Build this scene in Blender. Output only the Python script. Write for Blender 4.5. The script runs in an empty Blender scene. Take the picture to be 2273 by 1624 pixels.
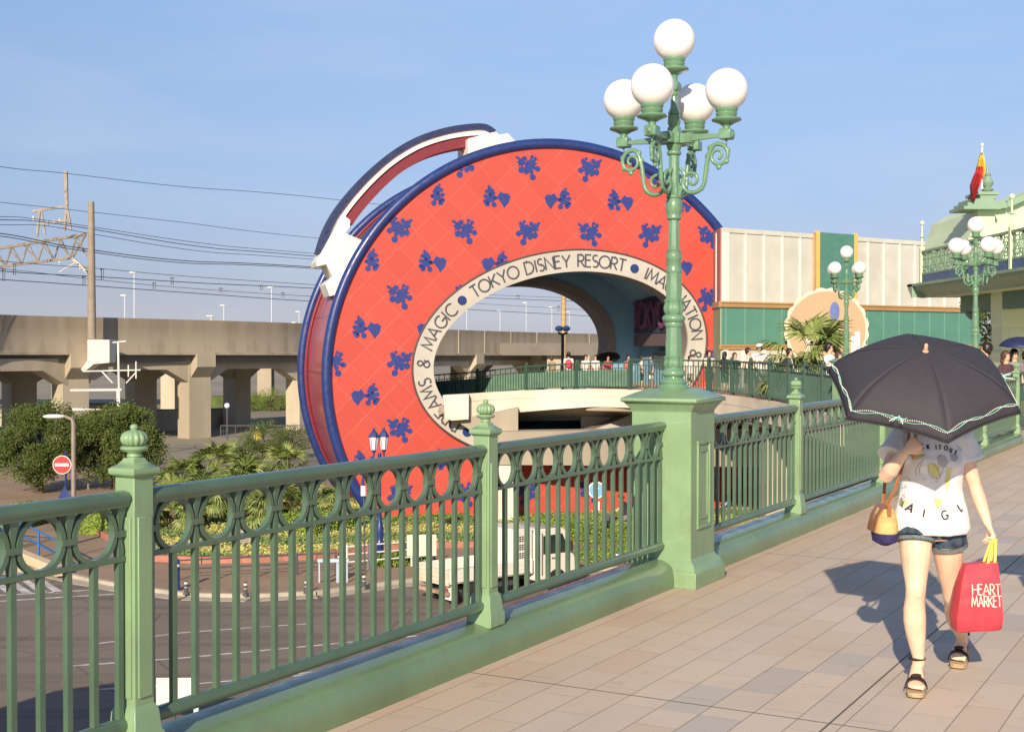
import bpy, math, random
from math import sin, cos, pi, radians, sqrt, atan2
from mathutils import Vector as V, Matrix as Mx
from mathutils.bvhtree import BVHTree
random.seed(7)
SC = bpy.context.scene
COL = SC.collection

# ---------------------------------------------------------------- camera, sky, sun, exposure
PITCH = radians(0.914)
cam_d = bpy.data.cameras.new("camera"); cam = bpy.data.objects.new("camera", cam_d); COL.objects.link(cam)
cam.location = (0, 0, 1.8); cam.rotation_euler = (pi/2 - PITCH, 0, 0)
cam_d.sensor_width = 36; cam_d.lens = 46.66; cam_d.clip_end = 2000; cam_d.clip_start = 0.05
SC.camera = cam
SUN_EL, SUN_AZ = radians(23.5), radians(193)
world = bpy.data.worlds.new("World"); SC.world = world; world.use_nodes = True
wn = world.node_tree.nodes; wl = world.node_tree.links
sky = wn.new('ShaderNodeTexSky'); sky.sky_type = 'NISHITA'; sky.sun_disc = False
sky.sun_elevation = SUN_EL; sky.sun_rotation = SUN_AZ
sky.altitude = 0; sky.air_density = 1.0; sky.dust_density = 0.3; sky.ozone_density = 3.0
# thin summer haze greys the sky towards the horizon
tc_ = wn.new('ShaderNodeTexCoord'); sx_ = wn.new('ShaderNodeSeparateXYZ'); wl.new(tc_.outputs['Generated'], sx_.inputs[0])
hz_ = wn.new('ShaderNodeValToRGB'); wl.new(sx_.outputs[2], hz_.inputs[0])
for i_, (z_, c_) in enumerate(((0, (.50, .54, .86)), (.038, (.53, .50, .71)), (.074, (.61, .56, .72)), (.127, (.755, .695, .80)), (.191, (.97, .87, .91)), (.25, (1.12, 1.02, 1.05)))):
    e_ = hz_.color_ramp.elements[i_] if i_ < 2 else hz_.color_ramp.elements.new(z_)
    e_.position = z_; e_.color = (*[k_/1.2 for k_ in c_], 1)
mx_ = wn.new('ShaderNodeMix'); mx_.data_type = 'RGBA'; mx_.blend_type = 'MULTIPLY'; mx_.inputs[0].default_value = 1
wl.new(sky.outputs[0], mx_.inputs[6]); wl.new(hz_.outputs[0], mx_.inputs[7])
# very faint high cloud
cn_ = wn.new('ShaderNodeTexNoise'); cn_.inputs['Scale'].default_value = 3.5; cn_.inputs['Detail'].default_value = 7; cn_.inputs['Distortion'].default_value = .6
cm_ = wn.new('ShaderNodeMapping'); cm_.inputs['Scale'].default_value = (1, 1, 5); cm_.inputs['Rotation'].default_value = (0, .18, 0); wl.new(tc_.outputs['Generated'], cm_.inputs[0]); wl.new(cm_.outputs[0], cn_.inputs[0])
cr_ = wn.new('ShaderNodeMapRange'); cr_.inputs[1].default_value = .42; cr_.inputs[2].default_value = .75; cr_.inputs[3].default_value = 0; cr_.inputs[4].default_value = .30; wl.new(cn_.outputs[0], cr_.inputs[0])
cx_ = wn.new('ShaderNodeMix'); cx_.data_type = 'RGBA'; wl.new(cr_.outputs[0], cx_.inputs[0]); wl.new(mx_.outputs[2], cx_.inputs[6]); cx_.inputs[7].default_value = (4.1, 4.5, 5.4, 1)
wl.new(cx_.outputs[2], wn['Background'].inputs[0]); wn['Background'].inputs[1].default_value = 0.126
sun_d = bpy.data.lights.new("sun", 'SUN'); sun_d.energy = 5.0; sun_d.angle = radians(0.5); sun_d.color = (1.0, 0.85, 0.66)
sun = bpy.data.objects.new("sun", sun_d); COL.objects.link(sun)
sd = V((sin(SUN_AZ)*cos(SUN_EL), cos(SUN_AZ)*cos(SUN_EL), sin(SUN_EL)))
sun.rotation_euler = sd.to_track_quat('Z', 'Y').to_euler()
SC.view_settings.view_transform = 'Standard'; SC.view_settings.look = 'None'
SC.view_settings.exposure = 0.3; SC.view_settings.gamma = 1

# ---------------------------------------------------------------- measuring helpers (photo point + distance -> place)
F = 2946.0
def ray(x, y):
    dx = (x-1136.5)/F; dz = -(y-812)/F
    return V((dx, cos(PITCH)+dz*sin(PITCH), -sin(PITCH)+dz*cos(PITCH)))
def W(x, y, Y):
    r = ray(x, y); return V((0, 0, 1.8)) + r*(Y/r.y)
RZ = -5.5
def G(x, y, z=RZ):
    r = ray(x, y); return V((0, 0, 1.8)) + r*((z-1.8)/r.z)

# ---------------------------------------------------------------- materials
MATS = {}
def mat(name, col, rough=.6, noise=.08, ns=3.0, bump=0., bs=60., metal=0., coat=0., spec=.5, dirt=None, subs=0., emit=0, stretch=None, trans=0, wear=0):
    if name in MATS: return MATS[name]
    if max(col) < .6: col = tuple(c*.86 for c in col); dirt = tuple(c*.86 for c in dirt) if dirt else None
    m = bpy.data.materials.new(name); m.use_nodes = True
    nt = m.node_tree; n = nt.nodes; l = nt.links; b = n['Principled BSDF']
    b.inputs['Roughness'].default_value = rough; b.inputs['Metallic'].default_value = metal
    b.inputs['Coat Weight'].default_value = coat; b.inputs['Specular IOR Level'].default_value = spec
    if subs: b.inputs['Subsurface Weight'].default_value = subs; b.inputs['Subsurface Scale'].default_value = .02
    if trans: b.inputs['Transmission Weight'].default_value = trans
    tc = n.new('ShaderNodeTexCoord'); mp = n.new('ShaderNodeMapping'); l.new(tc.outputs['Object'], mp.inputs[0])
    if stretch: mp.inputs['Scale'].default_value = stretch
    if noise or dirt:
        t = n.new('ShaderNodeTexNoise'); t.inputs['Scale'].default_value = ns; t.inputs['Detail'].default_value = 6
        l.new(mp.outputs[0], t.inputs[0])
        r = n.new('ShaderNodeValToRGB'); l.new(t.outputs[0], r.inputs[0])
        c0 = [c*(1-noise) for c in col]; c1 = [min(1, c*(1+noise)) for c in col]
        if dirt: c0 = dirt
        r.color_ramp.elements[0].position = .34; r.color_ramp.elements[1].position = .66
        r.color_ramp.elements[0].color = (*c0, 1); r.color_ramp.elements[1].color = (*c1, 1)
        l.new(r.outputs[0], b.inputs['Base Color'])
    else: b.inputs['Base Color'].default_value = (*col, 1)
    if rough < .75 and noise:
        t3 = n.new('ShaderNodeTexNoise'); t3.inputs['Scale'].default_value = ns*4; t3.inputs['Detail'].default_value = 5; l.new(mp.outputs[0], t3.inputs[0])
        m3 = n.new('ShaderNodeMapRange'); m3.inputs[1].default_value = .3; m3.inputs[2].default_value = .7; m3.inputs[3].default_value = max(.05, rough-.1); m3.inputs[4].default_value = rough+.16
        l.new(t3.outputs[0], m3.inputs[0]); l.new(m3.outputs[0], b.inputs['Roughness'])
    if wear:
        w1 = n.new('ShaderNodeTexNoise'); w1.inputs['Scale'].default_value = 14; w1.inputs['Detail'].default_value = 8; w1.inputs['Roughness'].default_value = .7
        ms = n.new('ShaderNodeMapping'); ms.inputs['Scale'].default_value = (1, 1, .22); l.new(tc.outputs['Object'], ms.inputs[0]); l.new(ms.outputs[0], w1.inputs[0])
        w2 = n.new('ShaderNodeMapRange'); w2.inputs[1].default_value = .50; w2.inputs[2].default_value = .72; w2.inputs[4].default_value = wear; l.new(w1.outputs[0], w2.inputs[0])
        wx = n.new('ShaderNodeMix'); wx.data_type = 'RGBA'; l.new(w2.outputs[0], wx.inputs[0])
        src = b.inputs['Base Color'].links[0].from_socket; l.new(src, wx.inputs[6]); wx.inputs[7].default_value = (.16, .15, .10, 1); l.new(wx.outputs[2], b.inputs['Base Color'])
    if bump:
        t2 = n.new('ShaderNodeTexNoise'); t2.inputs['Scale'].default_value = bs; t2.inputs['Detail'].default_value = 4
        l.new(mp.outputs[0], t2.inputs[0]); bp = n.new('ShaderNodeBump'); bp.inputs['Strength'].default_value = bump
        bp.inputs['Distance'].default_value = .01
        l.new(t2.outputs[0], bp.inputs['Height']); l.new(bp.outputs[0], b.inputs['Normal'])
    MATS[name] = m; return m

def nodes_of(name, rough=.7, spec=.3):
    m = bpy.data.materials.new(name); m.use_nodes = True; MATS[name] = m
    nt = m.node_tree; b = nt.nodes['Principled BSDF']; b.inputs['Roughness'].default_value = rough
    b.inputs['Specular IOR Level'].default_value = spec
    return m, nt.nodes, nt.links, b
def mth(n, l, op, a, b=None, c=None):
    q = n.new('ShaderNodeMath'); q.operation = op
    for i, s in enumerate((a, b, c)):
        if s is None: continue
        if isinstance(s, (int, float)): q.inputs[i].default_value = s
        else: l.new(s, q.inputs[i])
    return q.outputs[0]
def mixc(n, l, f, a, b):
    q = n.new('ShaderNodeMix'); q.data_type = 'RGBA'
    if isinstance(f, (int, float)): q.inputs[0].default_value = f
    else: l.new(f, q.inputs[0])
    for i, s in ((6, a), (7, b)):
        if isinstance(s, (tuple, list)): q.inputs[i].default_value = (*s, 1)
        else: l.new(s, q.inputs[i])
    return q.outputs[2]

# ---------------------------------------------------------------- mesh builder
class MB:
    def __init__(s): s.v = []; s.f = []; s.m = []
    def add(s, vs, fs, mi=0):
        o = len(s.v); s.v += [tuple(p) for p in vs]
        for f in fs: s.f.append(tuple(i+o for i in f)); s.m.append(mi)
    def join(s, o, M=None, mi=0):
        vs = o.v if M is None else [M @ V(p) for p in o.v]
        s.add(vs, o.f, mi); return s
    def box(s, x0, x1, y0, y1, z0, z1, M=None, mi=0):
        vs = [V((x, y, z)) for z in (z0, z1) for y in (y0, y1) for x in (x0, x1)]
        if M is not None: vs = [M @ p for p in vs]
        s.add(vs, [(0, 2, 3, 1), (4, 5, 7, 6), (0, 1, 5, 4), (2, 6, 7, 3), (0, 4, 6, 2), (1, 3, 7, 5)], mi); return s
    def beam(s, p0, p1, w, h, up=V((0, 0, 1)), mi=0):
        p0 = V(p0); p1 = V(p1); d = (p1-p0).normalized(); a = d.cross(up)
        if a.length < 1e-4: a = V((1, 0, 0))
        a.normalize(); b = a.cross(d)
        vs = []
        for p in (p0, p1):
            for i, j in ((-1, -1), (1, -1), (1, 1), (-1, 1)): vs.append(p + a*(i*w/2) + b*(j*h/2))
        s.add(vs, [(3, 2, 1, 0), (4, 5, 6, 7), (0, 1, 5, 4), (1, 2, 6, 5), (2, 3, 7, 6), (3, 0, 4, 7)], mi); return s
    def loft(s, rings, caps=True, closed=True, mi=0, loop=False):
        n = len(rings[0]); vs = [p for r in rings for p in r]; fs = []
        R = len(rings)
        for k in range(R if loop else R-1):
            a = k*n; b = ((k+1) % R)*n
            for i in range(n if closed else n-1):
                j = (i+1) % n; fs.append((a+i, a+j, b+j, b+i))
        if caps and not loop: fs.append(tuple(range(n))[::-1]); fs.append(tuple((R-1)*n+i for i in range(n)))
        s.add(vs, fs, mi); return s
    def lathe(s, prof, n=24, c=(0, 0, 0), lobes=0, amp=0, caps=True, mi=0):
        rings = []
        for r, z in prof:
            rg = []
            for i in range(n):
                t = 2*pi*i/n; rr = r*(1+amp*abs(cos(lobes*t/2))-amp) if lobes else r
                rg.append((c[0]+rr*cos(t), c[1]+rr*sin(t), c[2]+z))
            rings.append(rg)
        return s.loft(rings, caps, mi=mi)
    def sq(s, prof, ax=1, ay=1, M=None, mi=0):     # square section loft: (half, z)
        rings = []
        for r, z in prof:
            rx = r if not isinstance(r, tuple) else r[0]; ry = r if not isinstance(r, tuple) else r[1]
            rg = [V((-rx, -ry, z)), V((rx, -ry, z)), V((rx, ry, z)), V((-rx, ry, z))]
            rings.append([M @ p for p in rg] if M is not None else rg)
        return s.loft(rings, mi=mi)
    def tube(s, pts, r, n=8, caps=True, mi=0, loop=False, flat=1.0, up=None):
        pts = [V(p) for p in pts]; N = len(pts)
        rs = r if isinstance(r, (list, tuple)) else [r]*N
        rings = []; a = None
        for i, p in enumerate(pts):
            if loop: d = pts[(i+1) % N]-pts[i-1]
            else: d = pts[min(i+1, N-1)]-pts[max(i-1, 0)]
            d.normalize()
            if up is not None: a = V(up)
            elif a is None: a = V((0, 0, 1)) if abs(d.z) < .9 else V((1, 0, 0))
            a = (a - d*a.dot(d)).normalized(); b = d.cross(a)
            rings.append([p + (a*cos(2*pi*k/n)*flat + b*sin(2*pi*k/n))*rs[i] for k in range(n)])
        return s.loft(rings, caps, mi=mi, loop=loop)
    def sph(s, c, r, n=16, m=10, sc=(1, 1, 1), mi=0):
        c = V(c); vs = [c+V((0, 0, -r*sc[2]))]
        for j in range(1, m):
            ph = -pi/2+pi*j/m
            for i in range(n): t = 2*pi*i/n; vs.append(c+V((r*sc[0]*cos(ph)*cos(t), r*sc[1]*cos(ph)*sin(t), r*sc[2]*sin(ph))))
        vs.append(c+V((0, 0, r*sc[2]))); fs = []
        for i in range(n): fs.append((0, 1+(i+1) % n, 1+i))
        for j in range(m-2):
            for i in range(n): a = 1+j*n; b = a+n; k = (i+1) % n; fs.append((a+i, a+k, b+k, b+i))
        a = 1+(m-2)*n
        for i in range(n): fs.append((a+i, a+(i+1) % n, len(vs)-1))
        s.add(vs, fs, mi); return s
    def prism(s, poly, d0, d1, fn=None, mi=0):      # poly of (x, z); extruded along y from d0 to d1
        n = len(poly); vs = [V((x, d0, z)) for x, z in poly]+[V((x, d1, z)) for x, z in poly]
        if fn: vs = [fn(p) for p in vs]
        s.add(vs, [tuple(range(n)), tuple(range(n, 2*n))[::-1]]+[((i+1) % n, i, n+i, n+(i+1) % n) for i in range(n)], mi); return s
    def slab(s, poly, z0, z1, mi=0):                # poly of (x, y) counter-clockwise
        n = len(poly); vs = [V((p[0], p[1], z0)) for p in poly]+[V((p[0], p[1], z1)) for p in poly]
        s.add(vs, [tuple(range(n))[::-1], tuple(range(n, 2*n))]+[(i, (i+1) % n, n+(i+1) % n, n+i) for i in range(n)], mi); return s
    def leaf(s, c, d, w, h, mi=0):
        d = V(d).normalized(); a = d.orthogonal().normalized(); a.rotate(Mx.Rotation(random.random()*6.28, 3, d)); b = a.cross(d)
        c = V(c); s.add([c-a*w, c+b*h*.5-a*0, c+a*w, c-b*h*.5], [(0, 1, 2, 3)], mi)
    def mesh(s, name, mats, smooth=True, ang=35):
        me = bpy.data.meshes.new(name); me.from_pydata(s.v, [], s.f)
        for m in (mats if isinstance(mats, (list, tuple)) else [mats]): me.materials.append(m)
        if any(s.m): me.polygons.foreach_set('material_index', s.m)
        if smooth:
            me.polygons.foreach_set('use_smooth', [True]*len(me.polygons)); me.set_sharp_from_angle(angle=radians(ang))
        me.update(); return me
    def build(s, name, mats, parent=None, smooth=True, ang=35, bevel=0, loc=None, rz=0):
        o = bpy.data.objects.new(name, s.mesh(name, mats, smooth, ang)); COL.objects.link(o)
        if parent is not None: o.parent = parent
        if loc is not None: o.location = loc
        if rz: o.rotation_euler.z = rz
        if bevel:
            b = o.modifiers.new('edge', 'BEVEL'); b.width = bevel; b.segments = 2; b.limit_method = 'ANGLE'; b.angle_limit = radians(40)
        return o
def tag(o, label=None, cat=None, group=None, kind=None):
    if label: o['label'] = label
    if cat: o['category'] = cat
    if group: o['group'] = group
    if kind: o['kind'] = kind
    return o
def thing(name, label, cat, loc=(0, 0, 0), rz=0, group=None):
    o = bpy.data.objects.new(name, None); COL.objects.link(o); o.empty_display_size = .2
    o.location = loc; o.rotation_euler.z = rz; return tag(o, label, cat, group)
def inst(me_obj, parent, loc=(0, 0, 0), rz=0, name=None):
    c = me_obj.copy(); COL.objects.link(c); c.parent = parent; c.location = loc; c.rotation_euler.z = rz; return c
def copy_tree(o, parent=None):
    c = o.copy(); COL.objects.link(c); c.parent = parent
    for ch in list(o.children): copy_tree(ch, c)
    return c
def struct(o): o['kind'] = 'structure'; return o
def fuse(mb, name, mats, parent, vox, smooth=6, loc=None, rz=0):
    """fuse overlapping closed lofts into one continuous skin"""
    o = mb.build(name+'_raw', mats, None, smooth=False)
    r = o.modifiers.new('r', 'REMESH'); r.mode = 'VOXEL'; r.voxel_size = vox; r.adaptivity = 0
    s = o.modifiers.new('s', 'SMOOTH'); s.factor = .5; s.iterations = smooth
    dg = bpy.context.evaluated_depsgraph_get(); me = bpy.data.meshes.new_from_object(o.evaluated_get(dg))
    bpy.data.objects.remove(o)
    me.name = name; me.materials.clear()
    for m in (mats if isinstance(mats, (list, tuple)) else [mats]): me.materials.append(m)
    me.polygons.foreach_set('use_smooth', [True]*len(me.polygons)); me.polygons.foreach_set('material_index', [0]*len(me.polygons))
    ob = bpy.data.objects.new(name, me); COL.objects.link(ob); ob.parent = parent
    if loc is not None: ob.location = loc
    if rz: ob.rotation_euler.z = rz
    return ob

# ---------------------------------------------------------------- stroke lettering (unit height, list of polylines)
def arc(cx, cy, rx, ry, a0, a1, n=14):
    return [(cx+rx*cos(radians(a0+(a1-a0)*i/n)), cy+ry*sin(radians(a0+(a1-a0)*i/n))) for i in range(n+1)]
GL = {
 'T': (.62, [[(0, 1), (.62, 1)], [(.31, 1), (.31, 0)]]),
 'O': (.96, [arc(.48, .5, .48, .5, 0, 360, 28)]),
 'K': (.62, [[(0, 0), (0, 1)], [(.6, 1), (0, .42)], [(.17, .58), (.62, 0)]]),
 'Y': (.7, [[(0, 1), (.35, .45)], [(.7, 1), (.35, .45), (.35, 0)]]),
 'D': (.72, [[(0, 0), (0, 1), (.22, 1)]+arc(.22, .5, .5, .5, 90, -90)+[(0, 0)]]),
 'I': (.08, [[(.04, 0), (.04, 1)]]),
 'S': (.5, [arc(.25, .75, .22, .25, 45, 270, 12)+arc(.25, .25, .25, .25, 90, -135, 12)]),
 'N': (.7, [[(0, 0), (0, 1), (.7, 0), (.7, 1)]]),
 'E': (.48, [[(.48, 1), (0, 1), (0, 0), (.48, 0)], [(0, .56), (.42, .56)]]),
 'R': (.55, [[(0, 0), (0, 1), (.25, 1)]+arc(.25, .74, .26, .26, 90, -90, 10)+[(0, .48)], [(.22, .48), (.55, 0)]]),
 'M': (.9, [[(0, 0), (.12, 1), (.45, .2), (.78, 1), (.9, 0)]]),
 'A': (.76, [[(0, 0), (.38, 1), (.76, 0)], [(.13, .34), (.63, .34)]]),
 'G': (.86, [arc(.48, .5, .48, .5, 50, 345, 20)+[(.94, .46), (.55, .46)]]),
 'C': (.8, [arc(.48, .5, .48, .5, 50, 310, 20)]),
 '&': (.6, [[(.58, .1), (.45, .3), (.36, .42)]+arc(.3, .78, .2, .22, 200, 0, 8)+[(.42, .6), (.22, .48)]+arc(.26, .24, .24, .24, 110, 330, 10)+[(.55, .5)]]),
 'H': (.66, [[(0, 0), (0, 1)], [(.66, 0), (.66, 1)], [(0, .5), (.66, .5)]]),
 'U': (.6, [[(0, 1), (0, .3)]+arc(.3, .3, .3, .3, 180, 360, 10)+[(.6, 1)]]),
 'L': (.45, [[(0, 1), (0, 0), (.45, 0)]]),
 'W': (.9, [[(0, 1), (.2, 0), (.45, .8), (.7, 0), (.9, 1)]]),
}
def stroke(mb, pl, w, fn, d0=0., d1=.02, mi=0, closed=False):
    """ribbon along polyline; fn maps (x, depth, z) to place"""
    N = len(pl); L = []; R = []
    cl = (abs(pl[0][0]-pl[-1][0]) < 1e-5 and abs(pl[0][1]-pl[-1][1]) < 1e-5 and N > 3)
    if cl: pl = pl[:-1]; N -= 1
    for i in range(N):
        p = V(pl[i])
        a = V(pl[i-1]) if (i > 0 or cl) else None; b = V(pl[(i+1) % N]) if (i < N-1 or cl) else None
        d1_ = (p-a).normalized() if a is not None else None; d2_ = (b-p).normalized() if b is not None else None
        if d1_ is None: d1_ = d2_
        if d2_ is None: d2_ = d1_
        n1 = V((-d1_.y, d1_.x)); n2 = V((-d2_.y, d2_.x)); m = n1+n2
        m = n1 if m.length < .1 else m.normalized()
        k = min(1/max(m.dot(n1), .45), 2.2)
        L.append(p+m*(w/2*k)); R.append(p-m*(w/2*k))
    rings = [[fn(V((l.x, d0, l.y))), fn(V((r.x, d0, r.y))), fn(V((r.x, d1, r.y))), fn(V((l.x, d1, l.y)))] for l, r in zip(L, R)]
    mb.loft(rings, caps=not cl, loop=cl, mi=mi)
def word(mb, txt, h, w, fn, track=.22, d0=0, d1=.02):
    x = 0
    for ch in txt:
        if ch == ' ': x += .45*h; continue
        wd, pls = GL[ch]
        for pl in pls: stroke(mb, [(x+a*h, b*h) for a, b in pl], w, fn, d0, d1)
        x += (wd+track)*h
    return x
def rz2(p, a): return V((p.x*cos(a)-p.y*sin(a), p.x*sin(a)+p.y*cos(a), p.z))
# ================================================================ materials
post_green = mat('post paint green', (.25, .395, .21), .38, .07, 2.5, .12, 90, coat=.3, wear=.30)
kerb_green = mat('kerb paint green', (.17, .27, .14), .34, .12, 1.5, .1, 60, coat=.45, wear=.45)
rail_green = mat('railing paint dark green', (.092, .165, .105), .3, .12, 3, .1, 120, coat=.45, wear=.25)
lamp_green = mat('lamp paint green', (.16, .31, .18), .26, .08, 4, .06, 80, coat=.5, wear=.25)
far_green = mat('bridge railing green', (.05, .115, .085), .4, .08, 2)
globe_m = mat('opal glass', (.93, .9, .86), .16, .0, 1, coat=.3, subs=.25)
navy = mat('navy paint', (.022, .045, .19), .3, .08, 1.2, coat=.4)
white_p = mat('white paint', (.82, .8, .74), .45, .04, .8, dirt=(.68, .65, .58))
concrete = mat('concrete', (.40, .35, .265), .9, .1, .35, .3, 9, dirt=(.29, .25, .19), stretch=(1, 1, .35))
concrete_l = mat('pale concrete', (.50, .45, .35), .9, .1, .5, .2, 9, dirt=(.40, .36, .28))
steel = mat('galvanised steel', (.42, .39, .33), .5, .15, 5, metal=.4)
dark_steel = mat('dark steel', (.08, .08, .09), .6, .1, 5)
wire_m = mat('wire', (.05, .055, .07), .7, 0)

# ================================================================ ground, road, pavements
def paver_mat():
    m, n, l, b = nodes_of('deck pavers', .75, .35)
    g = n.new('ShaderNodeNewGeometry'); sp = n.new('ShaderNodeSeparateXYZ'); l.new(g.outputs['Position'], sp.inputs[0])
    ang = atan2(.8704, .4923); ca, sa = cos(ang), sin(ang)
    U = mth(n, l, 'ADD', mth(n, l, 'MULTIPLY', sp.outputs[0], ca), mth(n, l, 'MULTIPLY', sp.outputs[1], sa))
    Vv = mth(n, l, 'ADD', mth(n, l, 'MULTIPLY', sp.outputs[0], sa), mth(n, l, 'MULTIPLY', sp.outputs[1], -ca))
    Vv = mth(n, l, 'ADD', Vv, 3.917)
    cb = n.new('ShaderNodeCombineXYZ'); l.new(U, cb.inputs[0]); l.new(Vv, cb.inputs[1])
    br = n.new('ShaderNodeTexBrick'); l.new(cb.outputs[0], br.inputs[0])
    br.offset = .5; br.squash = 1; br.inputs['Scale'].default_value = 1; br.inputs['Mortar Size'].default_value = .0035
    br.inputs['Brick Width'].default_value = .55; br.inputs['Row Height'].default_value = .22; br.inputs['Bias'].default_value = -.1
    br.inputs['Mortar Smooth'].default_value = .3
    br.inputs['Color1'].default_value = (0, 0, 0, 1); br.inputs['Color2'].default_value = (1, 1, 1, 1); br.inputs['Mortar'].default_value = (.5, .5, .5, 1)
    rp = n.new('ShaderNodeValToRGB'); l.new(br.outputs['Color'], rp.inputs[0]); cr = rp.color_ramp
    cr.elements[0].color = (.62, .495, .385, 1); cr.elements[1].color = (.655, .54, .43, 1)
    for p, c in ((.25, (.65, .55, .435)), (.5, (.61, .52, .43)), (.75, (.675, .56, .445))):
        e = cr.elements.new(p); e.color = (*c, 1)
    def joint(val, period, off, w):
        t = mth(n, l, 'FRACT', mth(n, l, 'DIVIDE', mth(n, l, 'ADD', val, off), period))
        t = mth(n, l, 'ABSOLUTE', mth(n, l, 'SUBTRACT', t, .5)); return mth(n, l, 'GREATER_THAN', t, .5-w/period)
    # granite grain
    no = n.new('ShaderNodeTexNoise'); no.inputs['Scale'].default_value = 160; no.inputs['Detail'].default_value = 3; l.new(g.outputs['Position'], no.inputs[0])
    no2 = n.new('ShaderNodeTexNoise'); no2.inputs['Scale'].default_value = 1.3; no2.inputs['Detail'].default_value = 5; l.new(g.outputs['Position'], no2.inputs[0])
    c = mixc(n, l, mth(n, l, 'MULTIPLY', mth(n, l, 'SUBTRACT', no.outputs[0], .42), .85), rp.outputs[0], (.2, .15, .12))
    c = mixc(n, l, mth(n, l, 'MULTIPLY', mth(n, l, 'SUBTRACT', no2.outputs[0], .5), .9), c, (.36, .22, .14))
    # grey-blue inlaid bands: every 8th lane, and a zigzag lane
    lane = mth(n, l, 'FLOOR', mth(n, l, 'DIVIDE', Vv, .22))
    cell = mth(n, l, 'FLOOR', mth(n, l, 'DIVIDE', U, .55))
    zz = mth(n, l, 'PINGPONG', mth(n, l, 'ADD', cell, 3), 7)
    band = mth(n, l, 'LESS_THAN', mth(n, l, 'ABSOLUTE', mth(n, l, 'SUBTRACT', lane, mth(n, l, 'ADD', zz, 6))), .6)
    er_ = n.new('ShaderNodeMapRange'); er_.inputs[1].default_value = .35; er_.inputs[2].default_value = 1.5; er_.inputs[3].default_value = 1; er_.inputs[4].default_value = 0
    l.new(mth(n, l, 'ADD', Vv, mth(n, l, 'MULTIPLY', no2.outputs[0], .5)), er_.inputs[0]); edge = er_.outputs[0]
    c = mixc(n, l, mth(n, l, 'MULTIPLY', band, .5), c, (.42, .41, .40))
    c = mixc(n, l, mth(n, l, 'MULTIPLY', edge, .40), c, (.5, .31, .17))
    # mortar joints, wider expansion joints
    c = mixc(n, l, mth(n, l, 'MULTIPLY', br.outputs['Fac'], .38), c, (.17, .13, .10))
    ul = joint(Vv, .22, 0, .003); c = mixc(n, l, mth(n, l, 'MULTIPLY', ul, .42), c, (.10, .08, .065))
    ej = mth(n, l, 'MAXIMUM', joint(U, 4.84, -6.22, .006), joint(Vv, 2.2, -2.136, .006))
    c = mixc(n, l, mth(n, l, 'MULTIPLY', ej, .85), c, (.07, .06, .05))
    st_ = n.new('ShaderNodeTexNoise'); st_.inputs['Scale'].default_value = 4.5; st_.inputs['Detail'].default_value = 9; st_.inputs['Roughness'].default_value = .7; l.new(g.outputs['Position'], st_.inputs[0])
    c = mixc(n, l, mth(n, l, 'MAXIMUM', mth(n, l, 'MULTIPLY', mth(n, l, 'SUBTRACT', st_.outputs[0], .58), 2.2), 0), c, (.24, .17, .12))
    l.new(c, b.inputs['Base Color'])
    bp = n.new('ShaderNodeBump'); bp.inputs['Strength'].default_value = .35; bp.inputs['Distance'].default_value = .004
    hh = mth(n, l, 'SUBTRACT', mth(n, l, 'MULTIPLY', no.outputs[0], .4), mth(n, l, 'MAXIMUM', br.outputs['Fac'], ej))
    l.new(hh, bp.inputs['Height']); l.new(bp.outputs[0], b.inputs['Normal'])
    return m
def ground_mat(name, c1, c2, sc, c3=None, s3=60, rough=.9, bump=.3, worn=False):
    m, n, l, b = nodes_of(name, rough, .3)
    g = n.new('ShaderNodeNewGeometry')
    a = n.new('ShaderNodeTexNoise'); a.inputs['Scale'].default_value = sc; a.inputs['Detail'].default_value = 8; l.new(g.outputs['Position'], a.inputs[0])
    r = n.new('ShaderNodeValToRGB'); l.new(a.outputs[0], r.inputs[0]); r.color_ramp.elements[0].position = .35; r.color_ramp.elements[1].position = .65
    r.color_ramp.elements[0].color = (*c1, 1); r.color_ramp.elements[1].color = (*c2, 1)
    f = n.new('ShaderNodeTexNoise'); f.inputs['Scale'].default_value = s3; f.inputs['Detail'].default_value = 3; l.new(g.outputs['Position'], f.inputs[0])
    c = mixc(n, l, mth(n, l, 'MULTIPLY', f.outputs[0], .35), r.outputs[0], c3 or tuple(x*.5 for x in c1))
    if worn:
        mp = n.new('ShaderNodeMapping'); mp.inputs['Scale'].default_value = (.05, .9, 1); mp.inputs['Rotation'].default_value = (0, 0, -.12); l.new(g.outputs['Position'], mp.inputs[0])
        w = n.new('ShaderNodeTexNoise'); w.inputs['Scale'].default_value = 1.1; w.inputs['Detail'].default_value = 6; l.new(mp.outputs[0], w.inputs[0])
        c = mixc(n, l, mth(n, l, 'MAXIMUM', mth(n, l, 'MINIMUM', mth(n, l, 'MULTIPLY', mth(n, l, 'SUBTRACT', w.outputs[0], .47), 2.6), .4), 0), c, tuple(x*.45 for x in c1))
        v = n.new('ShaderNodeTexVoronoi'); v.feature = 'DISTANCE_TO_EDGE'; v.inputs['Scale'].default_value = .22; l.new(g.outputs['Position'], v.inputs[0])
        c = mixc(n, l, mth(n, l, 'MULTIPLY', mth(n, l, 'LESS_THAN', v.outputs[0], .004), .5), c, tuple(x*.4 for x in c1))
    l.new(c, b.inputs['Base Color'])
    bp = n.new('ShaderNodeBump'); bp.inputs['Strength'].default_value = bump; bp.inputs['Distance'].default_value = .02; l.new(f.outputs[0], bp.inputs['Height']); l.new(bp.outputs[0], b.inputs['Normal'])
    return m
asphalt = ground_mat('asphalt', (.175, .145, .115), (.215, .18, .145), .35, (.30, .26, .22), 22, worn=True)
soil = ground_mat('distant ground', (.28, .25, .19), (.36, .32, .24), .05)
brick_path = ground_mat('brick footpath', (.30, .215, .15), (.38, .275, .19), .6, (.22, .15, .1), 9)
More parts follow.
